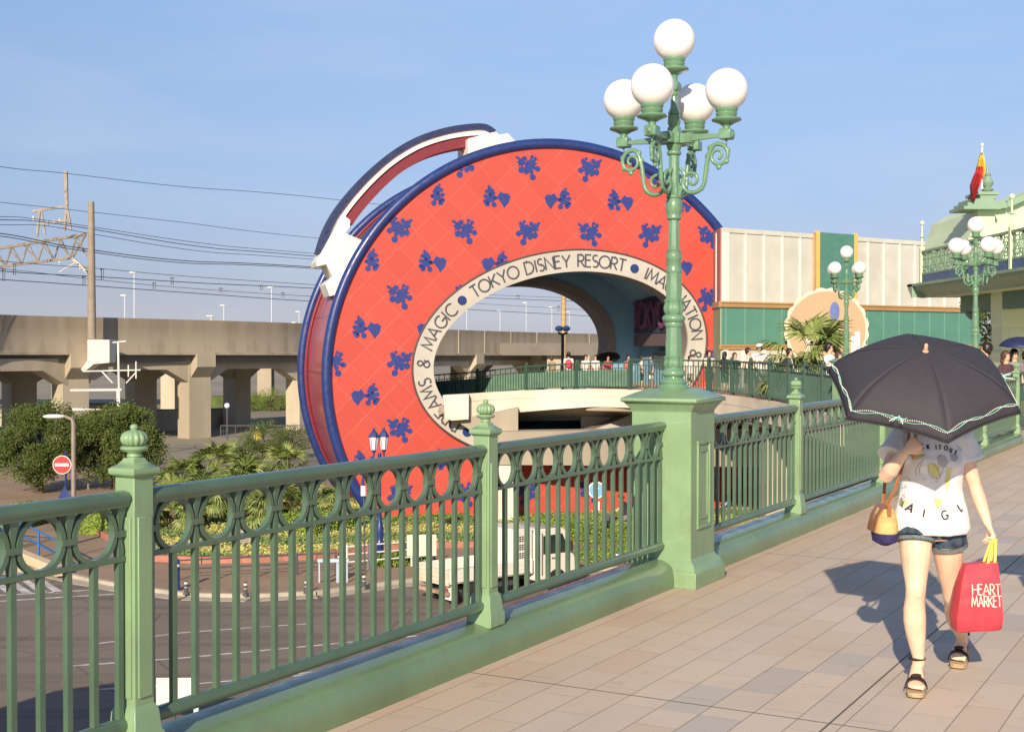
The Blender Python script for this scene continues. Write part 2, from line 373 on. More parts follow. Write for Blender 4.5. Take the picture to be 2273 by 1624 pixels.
kerb_m = mat('kerb stone', (.50, .44, .35), .85, .12, 2, .3, 20)
line_m = mat('road paint', (.66, .64, .60), .8, .1, 3, dirt=(.38, .36, .33))
pavers = paver_mat()

struct(MB().slab([(-700, -60), (900, -60), (900, 1500), (-700, 1500)], RZ-.4, RZ-.03).build('ground', soil, smooth=False))
struct(MB().slab([(-60, -20), (60, -20), (60, 85), (-60, 85)], RZ-.02, RZ).build('road', asphalt, smooth=False))

# traffic island with its footpath, kerb, flower bed
kerb_px = [(-30, 1262), (130, 1272), (200, 1288), (300, 1306), (420, 1322), (560, 1325), (700, 1318), (820, 1302), (930, 1288), (1050, 1278), (1200, 1272), (1400, 1262), (1700, 1250)]
kp = [G(x, y) for x, y in kerb_px]
far = [V((30, 75, 0)), V((-32, 75, 0))]
poly = [(p.x, p.y) for p in kp]+[(p.x, p.y) for p in far]
struct(MB().slab(poly, RZ, RZ+.10).build('footpath', brick_path, smooth=False))
kb = MB()
for a, b2 in zip(kp[:-1], kp[1:]):
    n_ = V((b2.y-a.y, a.x-b2.x, 0)).normalized()
    d = (b2-a).normalized()*.01
    kb.beam(a+n_*.09+V((0, 0, .055)), b2+n_*.09+V((0, 0, .055))-d, .17, .13)
    kb.beam(a+n_*.42+V((0, 0, .002)), b2+n_*.42+V((0, 0, .002))-d, .48, .02)
struct(kb.build('kerb', kerb_m, smooth=False))
bed_px = [(345, 1251), (450, 1256), (560, 1254), (700, 1246), (850, 1228), (950, 1222), (1100, 1218), (1300, 1212), (1420, 1208)]
bp_ = [G(x, y) for x, y in bed_px]
left_px = [(190, 1178), (150, 1150)]
lp_ = [G(x, y) for x, y in left_px]
bedpoly = [(p.x, p.y) for p in bp_]+[(12, 56), (12, 58), (-16, 62)]+[(p.x, p.y) for p in lp_[::-1]]
brick_red = mat('red brick edging', (.46, .20, .14), .85, .15, 4, .3, 30)
eb = MB()
edge_pts = [G(150, 1150), G(190, 1178)]+bp_
for a, b2 in zip(edge_pts[:-1], edge_pts[1:]):
    eb.beam(a+V((0, 0, .16)), b2+V((0, 0, .16)), .22, .3)
tag(eb.build('bed_edging', brick_red, smooth=False), 'low red brick edging along the front of the planted bed', 'edging')
# stripes of clipped ground cover on a gently rising bed
def bed_mat():
    m, n, l, b = nodes_of('clipped ground cover', .85, .2)
    g = n.new('ShaderNodeNewGeometry'); sp = n.new('ShaderNodeSeparateXYZ'); l.new(g.outputs['Position'], sp.inputs[0])
    w = mth(n, l, 'MULTIPLY', mth(n, l, 'SINE', mth(n, l, 'MULTIPLY', sp.outputs[0], .55)), 1.0)
    t = mth(n, l, 'FRACT', mth(n, l, 'DIVIDE', mth(n, l, 'ADD', sp.outputs[1], mth(n, l, 'ADD', w, mth(n, l, 'MULTIPLY', sp.outputs[0], .12))), 4.2))
    s_ = mth(n, l, 'GREATER_THAN', t, .5)
    no = n.new('ShaderNodeTexNoise'); no.inputs['Scale'].default_value = 7; no.inputs['Detail'].default_value = 5; l.new(g.outputs['Position'], no.inputs[0])
    a = mixc(n, l, no.outputs[0], (.13, .20, .06), (.24, .31, .11)); y = mixc(n, l, no.outputs[0], (.42, .41, .12), (.55, .51, .18))
    l.new(mixc(n, l, s_, a, y), b.inputs['Base Color'])
    bp = n.new('ShaderNodeBump'); bp.inputs['Strength'].default_value = 1; bp.inputs['Distance'].default_value = .08; l.new(no.outputs[0], bp.inputs['Height']); l.new(bp.outputs[0], b.inputs['Normal'])
    return m
bed_m = bed_mat()
mb = MB()
NX, NY = 200, 60
def inpoly(x, y, P):
    c = False; j = len(P)-1
    for i in range(len(P)):
        if (P[i][1] > y) != (P[j][1] > y) and x < (P[j][0]-P[i][0])*(y-P[i][1])/(P[j][1]-P[i][1])+P[i][0]: c = not c
        j = i
    return c
mb.slab(bedpoly, RZ+.1, RZ+.26)
cnt = 0
while cnt < 44000:
    x = random.uniform(-17, 12); y = random.uniform(44, 62)
    if inpoly(x, y, bedpoly):
        cnt += 1; z = RZ+.26+random.uniform(0, .12)
        mb.leaf((x, y, z), (random.gauss(0, .8), random.gauss(-.3, .8), 1), .035, .10)
tag(mb.build('ground_cover', bed_m, smooth=False), 'clipped ground cover in curving green and yellow stripes', 'ground cover', kind='stuff')
# road paint
rp = MB()
def mark(pts, w=.15):
    P = [G(*p) for p in pts]
    for a, b2 in zip(P[:-1], P[1:]):
        d = (b2-a).normalized(); s_ = V((-d.y, d.x, 0))*w/2
        vs = [a-s_, b2-s_, b2+s_, a+s_]; rp.add([p+V((0, 0, .004)) for p in vs], [(0, 1, 2, 3)])
mark([(-20, 1335), (120, 1326), (270, 1317)], .16); mark([(-20, 1322), (120, 1314), (215, 1308)], .14); mark([(-20, 1272), (60, 1268)], .3)
mark([(200, 1430), (400, 1404), (560, 1392), (680, 1384)], .10); mark([(150, 1478), (400, 1460), (700, 1432), (950, 1408), (1040, 1398)], .11)
mark([(200, 1530), (400, 1520), (560, 1506), (700, 1490)], .10); mark([(650, 1500), (840, 1472), (1000, 1440), (1060, 1428)], .1)
for x in range(-60, 120, 36):
    P = [G(x, 1288+0), G(x+16, 1287), G(x+60, 1315), G(x+38, 1316)]
    rp.add([p+V((0, 0, .004)) for p in P], [(0, 1, 2, 3)])
struct(rp.build('road_markings', line_m, smooth=False))

# ================================================================ the upper deck we stand on
UA = atan2(.8704, .4923); U = V((cos(UA), sin(UA), 0)); VD = V((sin(UA), -cos(UA), 0))   # VD points onto the deck
def FL(Y): return V((-4.5+.5656*Y, Y, 0))
POSTS = [FL(5.29-2.39*k) for k in (2, 1)]+[FL(5.29), FL(7.687), FL(10.14), FL(12.8), FL(15.63), FL(18.5), FL(21.38), FL(24.25)]
EDGE = [W(985, 875, 53.1), W(1140, 866, 54.2), W(1300, 862, 54.6), W(1400, 863, 53.7), W(1500, 867.7, 51.6), W(1600, 873, 48.9), W(1740, 893, 41.4)]
EDGE = [V((p.x, p.y, 0)) for p in EDGE]
EDGE[0].z = -.2; EDGE[1].z = -.05
EDGE += [V((8.36, 33.2, 0)), V((8.97, 25.7, 0))]
near_edge = [FL(-3)-VD*.12, FL(24.25)-VD*.12]
deck_poly = [(p.x, p.y) for p in near_edge]+[(8.97, 25.7), (8.36, 33.2)]+[(p.x, p.y) for p in EDGE[-3:1:-1]]+[(3.2, 58.5), (8, 72), (70, 80), (70, -6), (-8, -6)]
struct(MB().slab(deck_poly[::-1], -.45, 0).build('deck_paving', pavers, smooth=False))
# lower face of the deck
und = MB()
und.slab([(p[0]+.02, p[1]+.02) for p in deck_poly][::-1], -.9, -.452)
struct(und.build('deck_underside', concrete, smooth=False))
# support wall for the near deck
struct(MB().box(0, 60, -3, -2.6, RZ, -.9, Mx.Translation(FL(0)-VD*.2) @ Mx.Rotation(UA, 4, 'Z')).build('deck_wall', concrete_l, smooth=False))

# ================================================================ balustrade
post_curb = []
def curb_seg(p0, p1, label):
    L = (p1-p0).length
    prof = [(-.125, .0), (-.125, .14), (-.105, .155), (-.04, .162), (.0, .172), (.035, .205), (.10, .215), (.12, .20), (.125, -.3), (.05, -.3), (.05, -.002), (-.125, -.002)]
    # y = outward (-VD), so deck side is negative y
    pr = [(-.135, 0), (-.135, .06), (-.128, .105), (-.108, .145), (-.075, .17), (-.03, .185), (.03, .197), (.09, .203), (.125, .2), (.125, -.46), (.0, -.46), (.0, .0)]
    mbx = MB(); mbx.loft([[V((x, y, z)) for y, z in pr] for x in (0, L)])
    o = mbx.build('railing_kerb', kerb_green, None, ang=50, loc=p0, rz=UA)
    return tag(o, label, 'kerb', 'raised green kerbs under the balustrade')
def post_parts(t):
    b = MB(); b.sq([(.052, .36), (.052, 1.29)])
    for k in range(4):
        R = Mx.Rotation(k*pi/2, 4, 'Z'); b.box(-.037, .037, -.06, -.051, .40, 1.12, R)
    b.build('shaft', post_green, t, bevel=.003)
    MB().sq([(.082, .175), (.082, .25), (.074, .262), (.066, .34), (.058, .36), (.05, .37)]).build('base', post_green, t, bevel=.003)
    MB().sq([(.055, 1.275), (.066, 1.286), (.07, 1.29), (.07, 1.308), (.064, 1.314), (.05, 1.322), (.036, 1.335), (.028, 1.35)]).build('cap', post_green, t, ang=50)
    f = MB(); f.lathe([(.028, 1.345), (.026, 1.352), (.03, 1.356), (.026, 1.362), (.028, 1.372), (.05, 1.38), (.055, 1.387), (.05, 1.395), (.035, 1.398)], 24)
    f.lathe([(.03, 1.398), (.045, 1.404), (.054, 1.418), (.055, 1.43), (.048, 1.445), (.034, 1.455), (.018, 1.46)], 72, lobes=12, amp=.13)
    f.lathe([(.018, 1.455), (.012, 1.462), (.016, 1.468), (.0165, 1.474), (.012, 1.482), (.003, 1.485)], 16)
    f.build('finial', post_green, t, ang=60)
post0 = thing('fence_post', 'x', 'fence post', (0, 0, 0), UA, 'balustrade posts with ribbed finials'); post_parts(post0)
post_names = {1: None, 2: 'nearest square green post with a ribbed crown finial at the left', 3: 'green fence post with ribbed finial in front of the red archway lettering',
  5: 'green post with ribbed finial just beyond the big lamp pedestal', 6: 'green fence post half hidden by the left edge of the black parasol',
  7: 'green fence post behind the walking woman and her parasol', 8: 'green fence post seen beside the raised white sleeve of the woman', 9: 'farthest green finial post at the right edge of the balustrade'}
first = True
for i, p in enumerate(POSTS):
    if i not in post_names or i == 1: continue
    o = post0 if first else copy_tree(post0); first = False
    o.location = p; o['label'] = post_names[i]
# panel pieces
RN = 10
def ring_mesh():
    m_ = MB(); ro, ri = .113, .093
    for (za) in (0,):
        rings = []
        for k in range(40):
            t = 2*pi*k/40; c_, s_ = cos(t), sin(t)
            rings.append([V((ro*c_, -.013, ro*s_)), V((ro*c_, .013, ro*s_)), V((ri*c_, .013, ri*s_)), V((ri*c_, -.013, ri*s_))])
        m_.loft(rings, loop=True, caps=False)
    return m_.mesh('ring', rail_green)
def lbar_mesh():
    m_ = MB(); m_.box(-.0125, .0125, -.0125, .0125, .30, .945)
    m_.sq([(.0125, .965), (.015, .99), (.010, 1.03), (.010, 1.09), (.016, 1.13), (.022, 1.165)])
    m_.box(-.036, .036, -.018, .018, 1.045, 1.07)
    return m_.mesh('baluster', rail_green)
def sbar_mesh(): return MB().box(-.0125, .0125, -.0125, .0125, .30, .945).mesh('baluster', rail_green)
ringM, lbarM, sbarM = ring_mesh(), lbar_mesh(), sbar_mesh()
def child(name, me, parent, loc=(0, 0, 0)):
    o = bpy.data.objects.new(name, me); COL.objects.link(o); o.parent = parent; o.location = loc; return o
def panel(p0, p1, label, a0=.06, a1=.06, group='balustrade panels between the posts'):
    d = p1-p0; L = d.length; t = thing('railing_panel', label, 'railing', p0, atan2(d.y, d.x), group)
    x0, x1 = a0, L-a1
    hr = [(-.045, 0), (-.042, .016), (-.028, .03), (0, .036), (.028, .03), (.042, .016), (.045, 0), (.036, -.012), (.03, -.028), (-.03, -.028), (-.036, -.012)]
    h = MB(); h.loft([[V((x, y, 1.19+z)) for y, z in hr] for x in (x0, x1)]); h.build('handrail', rail_green, t, ang=50)
    MB().box(x0, x1, -.016, .016, .945, .968).build('middle_rail', rail_green, t, bevel=.003)
    br_ = [(-.032, 0), (-.026, .018), (-.012, .03), (.012, .03), (.026, .018), (.032, 0), (.026, -.018), (.01, -.028), (-.01, -.028), (-.026, -.018)]
    h = MB(); h.loft([[V((x, y, .295+z)) for y, z in br_] for x in (x0, x1)]); h.build('bottom_rail', rail_green, t, ang=50)
    N = max(3, round((x1-x0-.05)/.262)); pt = (x1-x0-.05)/N
    for k in range(N):
        xc = x0+.025+pt*(k+.5)
        child('ring', ringM, t, (xc, 0, 1.064)); child('baluster', sbarM, t, (xc, 0, 0))
    for k in range(N+1): child('baluster', lbarM, t, (x0+.025+pt*k, 0, 0))
    return t
pl = {1: 'cropped ringed railing panel at the far left edge of the photo', 2: 'nearest full ringed railing panel in front of the palms and the archway rim',
 3: 'ringed railing panel in front of the white truck, ending at the lamp pedestal', 4: 'ringed railing panel between the lamp pedestal and the post beyond it',
 5: 'ringed railing panel whose end is hidden under the left tip of the parasol', 6: 'ringed railing panel behind the walking woman', 7: 'ringed railing panel behind the right half of the parasol',
 8: 'last ringed railing panel, ending at the right edge post'}
for i in range(1, 9):
    panel(POSTS[i], POSTS[i+1], pl[i], a0=(.24 if i == 4 else .06), a1=(.24 if i == 3 else .06))
kl = {1: 'green kerb piece running out of the photo at the lower left', 2: 'rounded green kerb under the nearest full railing panel', 3: 'rounded green kerb running up to the lamp pedestal',
  4: 'rounded green kerb just beyond the lamp pedestal', 5: 'green kerb left of the parasol tip', 6: 'green kerb in the shade behind the walking woman', 7: 'green kerb seen beyond the arm of the woman', 8: 'green kerb ending at the right edge post'}
for i in range(1, 9):
    q0 = POSTS[i]+(U*.0 if i != 4 else U*.255); q1 = POSTS[i+1]-(U*.004 if i != 3 else U*.255)
    curb_seg(q0, q1, kl[i])

# ================================================================ globe lamps
def scroll_pts():
    P = []
    def spiral(cx, cz, r0, r1, a0, a1, n):
        for k in range(n+1):
            f = k/n; r = r0+(r1-r0)*f; a = radians(a0+(a1-a0)*f); P.append((cx+r*cos(a), 0, cz+r*sin(a)))
    spiral(.415, 3.165, .028, .098, -20, -200-250, 26)       # outer curl, ends at angle -450 -> bottom? 
    return P
def make_lamp(label, loc, rz):
    t = thing('street_lamp', label, 'street lamp', loc, rz, 'five globe green street lamps')
    pd = MB(); pd.sq([(.24, .02), (.24, 1.30), (.245, 1.305)]); 
    for k in (0, 2):
        R = Mx.Rotation(k*pi/2, 4, 'Z')
        for (a, b_, c_, d_) in ((-.13, .13, .42, .445), (-.13, .13, 1.055, 1.08), (-.13, -.105, .445, 1.055), (.105, .13, .445, 1.055)): pd.box(a, b_, -.255, -.239, c_, d_, R)
        for (a, b_, c_, d_) in ((-.085, .085, .49, .505), (-.085, .085, .995, 1.01), (-.085, -.07, .505, .995), (.07, .085, .505, .995)): pd.box(a, b_, -.25, -.239, c_, d_, R)
    pd.build('pedestal', post_green, t, bevel=.004)
    MB().sq([(.305, .0), (.305, .115), (.29, .125), (.275, .17), (.25, .19), (.241, .21)]).build('plinth', post_green, t, ang=50, bevel=.004)
    MB().sq([(.241, 1.30), (.255, 1.325), (.275, 1.35), (.285, 1.365), (.303, 1.372), (.308, 1.385), (.303, 1.40), (.285, 1.408), (.22, 1.44), (.16, 1.462), (.14, 1.468)]).build('pedestal_cap', post_green, t, ang=50)
    c = MB()
    c.lathe([(.12, 1.462), (.125, 1.475), (.112, 1.485), (.098, 1.50), (.105, 1.515), (.095, 1.53), (.07, 1.545), (.068, 1.555), (.088, 1.565), (.094, 1.582), (.088, 1.60), (.07, 1.612), (.066, 1.625)], 32)
    c.lathe([(.066, 1.62), (.078, 1.64), (.08, 1.665), (.072, 1.69), (.082, 1.705), (.07, 1.715)], 48, lobes=8, amp=.12)
    c.lathe([(.064, 1.70), (.066, 1.80), (.058, 1.94)], 40, lobes=8, amp=.10)
    c.lathe([(.062, 1.935), (.07, 1.955), (.066, 1.968), (.084, 1.985), (.09, 2.0), (.084, 2.016), (.064, 2.03)], 32)
    c.lathe([(.064, 2.03), (.08, 2.055), (.082, 2.085), (.07, 2.12), (.08, 2.135), (.066, 2.15)], 48, lobes=8, amp=.12)
    c.lathe([(.060, 2.14), (.064, 2.22), (.058, 2.33), (.060, 2.36)], 40, lobes=8, amp=.10)
    c.lathe([(.06, 2.35), (.064, 2.37), (.054, 2.39), (.058, 2.41), (.062, 2.425), (.05, 2.43), (.057, 2.45), (.062, 2.48), (.052, 2.505), (.058, 2.515), (.047, 2.525)], 32, lobes=0)
    c.lathe([(.046, 2.52), (.042, 2.75)], 32, lobes=8, amp=.14)
    c.lathe([(.046, 2.75), (.057, 2.76), (.057, 2.77), (.05, 2.78), (.057, 2.80), (.062, 2.82), (.064, 2.86), (.058, 2.90), (.05, 2.91), (.062, 2.92), (.062, 2.93), (.052, 2.94)], 32)
    c.lathe([(.052, 2.94), (.056, 2.97), (.05, 3.0), (.056, 3.02), (.044, 3.03)], 48, lobes=8, amp=.15)
    c.lathe([(.043, 3.02), (.042, 3.25)], 32, lobes=8, amp=.12)
    c.lathe([(.044, 3.24), (.055, 3.25), (.056, 3.265), (.046, 3.275), (.055, 3.30), (.06, 3.32)], 32)
    c.build('column', lamp_green, t, ang=55)
    hb = MB(); hb.sq([(.05, 3.32), (.062, 3.33), (.062, 3.41), (.05, 3.42), (.03, 3.43)]); hb.build('hub', lamp_green, t, bevel=.004)
    st = MB()
    st.lathe([(.05, 3.42), (.052, 3.45), (.04, 3.46), (.05, 3.49), (.046, 3.53), (.05, 3.54), (.04, 3.55), (.048, 3.56), (.03, 3.60), (.024, 3.69), (.036, 3.70), (.036, 3.71), (.026, 3.715), (.03, 3.73)], 24)
    st.sq([(.03, 3.73), (.042, 3.75), (.042, 3.78), (.03, 3.80)])
    st.lathe([(.024, 3.79), (.026, 3.83), (.036, 3.868)], 20)
    st.build('stem', lamp_green, t, ang=50)
    def holder(x, z, parent):
        h = MB(); h.lathe([(.034, z-.265), (.06, z-.25), (.108, z-.232), (.112, z-.222), (.106, z-.212), (.07, z-.205), (.078, z-.19), (.082, z-.178), (.074, z-.17), (.08, z-.16), (.086, z-.148), (.086, z-.14), (.078, z-.138)], 28, (x, 0, 0))
        h.build('globe_holder', lamp_green, parent, ang=50)
        g = MB(); g.sph((x, 0, z), .160, 40, 28); o = g.build('globe', globe_m, parent, ang=80); return o
    holder(0, 4.115, t)
    for k in range(4):
        e = bpy.data.objects.new('lamp_arm', None); COL.objects.link(e); e.parent = t; e.rotation_euler.z = k*pi/2
        am = MB()
        am.loft([[V((x, -w, 3.365-h)), V((x, w, 3.365-h)), V((x, w, 3.365+h)), V((x, -w, 3.365+h))] for x, w, h in ((.05, .03, .038), (.14, .026, .034), (.145, .018, .026), (.38, .012, .014))])
        for xx in (.12, .135, .15): am.box(xx-.005, xx+.005, -.03, .03, 3.325, 3.405)
        am.sq([(.04, 3.33), (.046, 3.335), (.046, 3.40), (.035, 3.41)], M=Mx.Translation((.42, 0, 0)))
        am.add([(.466, -.03, 3.337), (.466, .03, 3.337), (.466, .03, 3.397), (.466, -.03, 3.397), (.49, 0, 3.367)], [(0, 1, 4), (1, 2, 4), (2, 3, 4), (3, 0, 4)])
        am.lathe([(.032, 3.40), (.026, 3.42), (.034, 3.44)], 16, (.42, 0, 0))
        am.lathe([(.004, 3.29), (.01, 3.30), (.004, 3.31), (.012, 3.33)], 10, (.42, 0, 0))
        bar = am.build('bracket_arm', lamp_green, e, ang=50, bevel=.002)
        holder(.42, 3.70, e)
        sc = MB()
        P = []; R = []
        for k2 in range(34):      # outer volute winding out, then down the S into the inner volute
            f = k2/33; a = radians(-60+ 500*f); r = .022+.064*f; P.append((.355+r*cos(a), 0, 3.215+r*sin(a))); R.append(.010+.007*f)
        last = P[-1]
        for k2 in range(1, 10):
            f = k2/9; a0 = V(last); a3 = V((.250, 0, 3.045)); c1 = a0+V((-.09, 0, .04)); c2 = a3+V((.01, 0, .10))
            q = a0*(1-f)**3+c1*3*f*(1-f)**2+c2*3*f*f*(1-f)+a3*f**3; P.append(tuple(q)); R.append(.018)
        for k2 in range(1, 34):
            f = k2/33; a = radians(0-500*f); r = .105*(1-f)+.020*f; P.append((.145+r*cos(a), 0, 3.04+r*sin(a))); R.append(.018-.008*f)
        sc.tube(P, R, 8)
        for (x, z) in ((.43, 3.25), (.29, 3.28), (.262, 3.12), (.225, 2.98), (.06, 2.99), (.36, 3.13), (.42, 3.17), (.27, 3.22)): sc.sph((x, 0, z), .022, 8, 6, (1, .7, 1))
        sc.sph(P[0], .016, 8, 6); sc.sph(P[-1], .016, 8, 6)
        for k2 in range(5): sc.tube([(.255-.004*k2, 0, 3.14-.03*k2), (.288-.004*k2, 0, 3.155-.03*k2)], [.011, .003], 6)
        sc.tube([(.05, 0, 3.14), (.085, 0, 3.10), (.09, 0, 3.04), (.06, 0, 2.98), (.045, 0, 2.94)], .013, 8)
        sc.build('scroll_bracket', lamp_green, e, ang=60)
    return t
lamp0 = make_lamp('tall green lamp with five white globes on the nearest pedestal', POSTS[4], UA)
l2 = copy_tree(lamp0); l2.location = (8.97, 25.7, 0); l2.rotation_euler.z = radians(14); l2['label'] = 'five globe lamp on a pedestal beside the pale green pavilion'
l3 = copy_tree(lamp0); l3.location = (8.36, 33.2, 0); l3.rotation_euler.z = radians(34); l3['label'] = 'smallest five globe lamp in front of the round tan sign'
# ================================================================ footbridge through the archway
bridge = thing('footbridge', 'cream curved footbridge beam running from the deck into the round opening of the red archway', 'footbridge')
cream = mat('cream painted concrete', (.74, .67, .53), .7, .05, .6, .1, 15, dirt=(.62, .55, .43))
fs = MB()
pth = [V((-2.9, 47.2, 0))]+list(EDGE[:-1])
def smooth_path(P, n=6):
    out = []
    for i in range(len(P)-1):
        a = P[max(i-1, 0)]; b = P[i]; c = P[i+1]; d = P[min(i+2, len(P)-1)]
        for k in range(n):
            t = k/n; out.append(.5*((2*b)+(c-a)*t+(2*a-5*b+4*c-d)*t*t+(3*b-a-3*c+d)*t**3))
    out.append(P[-1]); return out
def nrm(P, i):
    d = P[min(i+1, len(P)-1)]-P[max(i-1, 0)]; d.z = 0; d.normalize(); return V((d.y, -d.x, 0))   # towards camera when path runs left to right
sp_ = smooth_path(pth[1:])
rings = []
for i, p in enumerate(sp_):
    n_ = nrm(sp_, i); f = i/(len(sp_)-1)
    d0 = -1.02+.28*min(1, max(0, (f-.05)/.25))
    rings.append([p+n_*.02+V((0, 0, -.02)), p+n_*.18+V((0, 0, -.02)), p+n_*.18+V((0, 0, -.33)), p+n_*.155+V((0, 0, -.335)), p+n_*.155+V((0, 0, -.35)), p+n_*.18+V((0, 0, -.355)), p+n_*.18+V((0, 0, d0)), p+n_*.02+V((0, 0, d0))])
fs.loft(rings)
fs.build('fascia', cream, bridge, ang=30)
sf = MB(); rings = []
for i, p in enumerate(sp_):
    n_ = nrm(sp_, i); rings.append([p+V((0, 0, -.5)), p+V((0, 0, -.72)), p-n_*3.4+V((0, 0, -1.5)), p-n_*5+V((0, 0, -1.5)), p-n_*5+V((0, 0, -.5))])
sf.loft(rings); sf.build('girder', concrete_l, bridge, smooth=False)
def pxpoly(pts, Y0, Y1):
    a = [W(x, y, Y0) for x, y in pts]; b = [p+V((0, Y1-Y0, 0)) for p in a]; return a, b
def ext(mbx, pts, Y0, dY, mi=0, dx=0):
    a = [W(x, y, Y0) for x, y in pts]; b = [p+V((dx, dY, 0)) for p in a]; n = len(pts)
    mbx.add(a+b, [tuple(range(n)), tuple(range(n, 2*n))[::-1]]+[((i+1) % n, i, n+i, n+(i+1) % n) for i in range(n)], mi); return mbx
ext(MB(), [(983, 877), (1040, 874), (1040, 930), (1003, 933), (990, 928)], 52.92, .6).build('end_block', cream, bridge, smooth=False)
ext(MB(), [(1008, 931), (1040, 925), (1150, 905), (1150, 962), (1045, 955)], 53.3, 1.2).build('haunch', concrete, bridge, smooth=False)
ext(MB(), [(1095, 958), (1700, 950), (1700, 1036), (1104, 1031)], 52.7, 1.1).build('cap_beam', concrete, bridge, smooth=False)  # darker concrete stands in for the shade under the bridge
def pier(x0, x1, Y, zt, parent, m, name='pier', d=1.0):
    a = W(x0, 900, Y); b = W(x1, 900, Y); return MB().box(a.x, b.x, Y, Y+d, RZ+.1, zt).build(name, m, parent, smooth=False)
pier(1106, 1150, 52.8, -2.95, bridge, cream); pier(1290, 1365, 57, -1.2, bridge, concrete_l, d=.6)
pier(1420, 1500, 52.8, -2.95, bridge, cream); pier(1700, 1790, 44, -1.2, bridge, concrete_l)
MB().box(5.2, 22, 60.3, 60.8, RZ+.1, -.9).build('abutment', concrete_l, bridge, smooth=False)

# dark green bridge railing, panel by panel along the edge, down the ramp behind the arch
RP = [(V((8.97, 25.95, 0)), 1.22), (V((8.40, 32.9, 0)), 1.22)]
main = [V((8.38, 33.5, 0))]+smooth_path(EDGE[-3:1:-1], 3)
ramp = [main[-1], V((1.45, 57.3, -.12)), V((-1.44, 60.0, -.50)), V((-3.28, 61.2, -.64)), V((-5.6, 63, -.9))]
infill_m = mat('perforated railing sheet', (.16, .28, .20), .6, .15, 3)
def far_panel(p0, p1, label, solid, H=1.2):
    d = p1-p0; L = d.length; d2 = V((d.x, d.y, 0)); t = thing('bridge_railing_panel', label, 'railing', p0, atan2(d.y, d.x), 'dark green railings of the footbridge')
    sl = d.z/d2.length; L2 = d2.length
    def bm(mbx, z, w, h): mbx.beam((.0, 0, z), (L2, 0, z+sl*L2), w, h)
    h = MB(); bm(h, H, .07, .06); h.build('handrail', far_green, t, smooth=False)
    h = MB(); bm(h, .10, .05, .04); bm(h, H-.22, .04, .03); h.build('lower_rail', far_green, t, smooth=False)
    b = MB(); n = int(L2/.15)
    for k in range(1, n):
        x = L2*k/n; z = sl*x; w = .012
        top = H if k % 2 == 0 else H-.22
        b.box(x-w, x+w, -.016, .016, z+.10, z+top)
    b.build('balusters', far_green, t, smooth=False)
    p = MB(); p.box(-.06, .06, -.06, .06, .0, H+.06); p.sph((0, 0, H+.1), .07, 8, 6); p.build('post', far_green, t, ang=50)
    if solid:
        s = MB(); a = V((0, -.02, .13)); e = V((L2, -.02, .13+sl*L2)); hh = V((0, 0, H-.42))
        s.add([a, e, e+hh, a+hh, a-V((0, .015, 0)), e-V((0, .015, 0)), e+hh-V((0, .015, 0)), a+hh-V((0, .015, 0))], [(0, 1, 2, 3), (7, 6, 5, 4), (3, 2, 6, 7), (1, 0, 4, 5)])
        s.build('infill_sheet', infill_m, t, smooth=False)
ordn = ['first', 'second', 'third', 'fourth', 'fifth', 'sixth', 'seventh', 'eighth', 'ninth', 'tenth', 'eleventh', 'twelfth', 'thirteenth', 'fourteenth', 'fifteenth', 'sixteenth', 'seventeenth', 'eighteenth']
def resample(P, L):
    out = [P[0]]; acc = 0
    for a, b in zip(P[:-1], P[1:]):
        s_ = (b-a).length; pos = L-acc
        while pos <= s_: out.append(a+(b-a)*(pos/s_)); pos += L
        acc = s_-(pos-L)
    return out
mp = resample(main, 2.35)
k0 = len(mp)-1
for i in range(k0): far_panel(mp[i], mp[i+1], '%s dark green railing panel of the footbridge, counting leftwards from the smallest globe lamp' % ordn[i], False)
rr = [mp[-1]]+ramp[1:]; rr = resample(rr, 3.0)
for i in range(len(rr)-1): far_panel(rr[i], rr[i+1], '%s solid panelled railing section on the ramp inside the archway, from its right end' % ordn[i], True, 1.08)
far_panel(V((8.97, 26.2, 0)), V((8.45, 32.6, 0)), 'dark green railing between the two smaller globe lamps', False)
far_panel(V((9.2, 25.9, 0)), V((13.5, 31.5, 0)), 'dark green railing running right behind the last finial post', False)
rampf = MB()
rf = [ramp[0], *ramp[1:]]
for a, b in zip(rf[:-1], rf[1:]):
    o_ = V((7, 2.5, 0)); rampf.add([a-V((0, 0, .02)), b-V((0, 0, .02)), b+o_-V((0, 0, .02)), a+o_-V((0, 0, .02)), a-V((0, 0, .5)), b-V((0, 0, .5)), b+o_-V((0, 0, .5)), a+o_-V((0, 0, .5))], [(3, 2, 1, 0), (4, 5, 6, 7), (0, 1, 5, 4), (2, 3, 7, 6)])
struct(rampf.build('ramp', concrete_l, smooth=False))

# ================================================================ round red archway
AR = radians(15.1)
arch = thing('round_archway', 'huge round red archway building with blue rim, patterned face and lettered white oval ring', 'building', (2.27, 55.2, 0), AR)
def A2W(p): return V((2.27, 55.2, 0))+rz2(p, AR)
def W2A(x, y, off=0.):
    """photo point -> (s, z) on the arch plane at depth off"""
    r = ray(x, y); nn = V((sin(AR), -cos(AR), 0)); c = V((2.27, 55.2, 0))-nn*off; o = V((0, 0, 1.8)); k = (c-o).dot(nn)/r.dot(nn); P = o+r*k-c
    return P.dot(V((cos(AR), sin(AR), 0))), P.z+1.8-1.8 if False else (o+r*k).z
CX, CZ, CR = -.44, .59, 9.5
EX, EZ, TL = -.15, 1.42, radians(9.7)
RI, RO = (5.57, 3.35), (6.41, 4.235)
ZB = -5.25
def ell(r, t, k=0.): 
    a, b = r[0]+k, r[1]+k; x = a*cos(t); z = b*sin(t); return (EX+x*cos(TL)-z*sin(TL), EZ+x*sin(TL)+z*cos(TL))
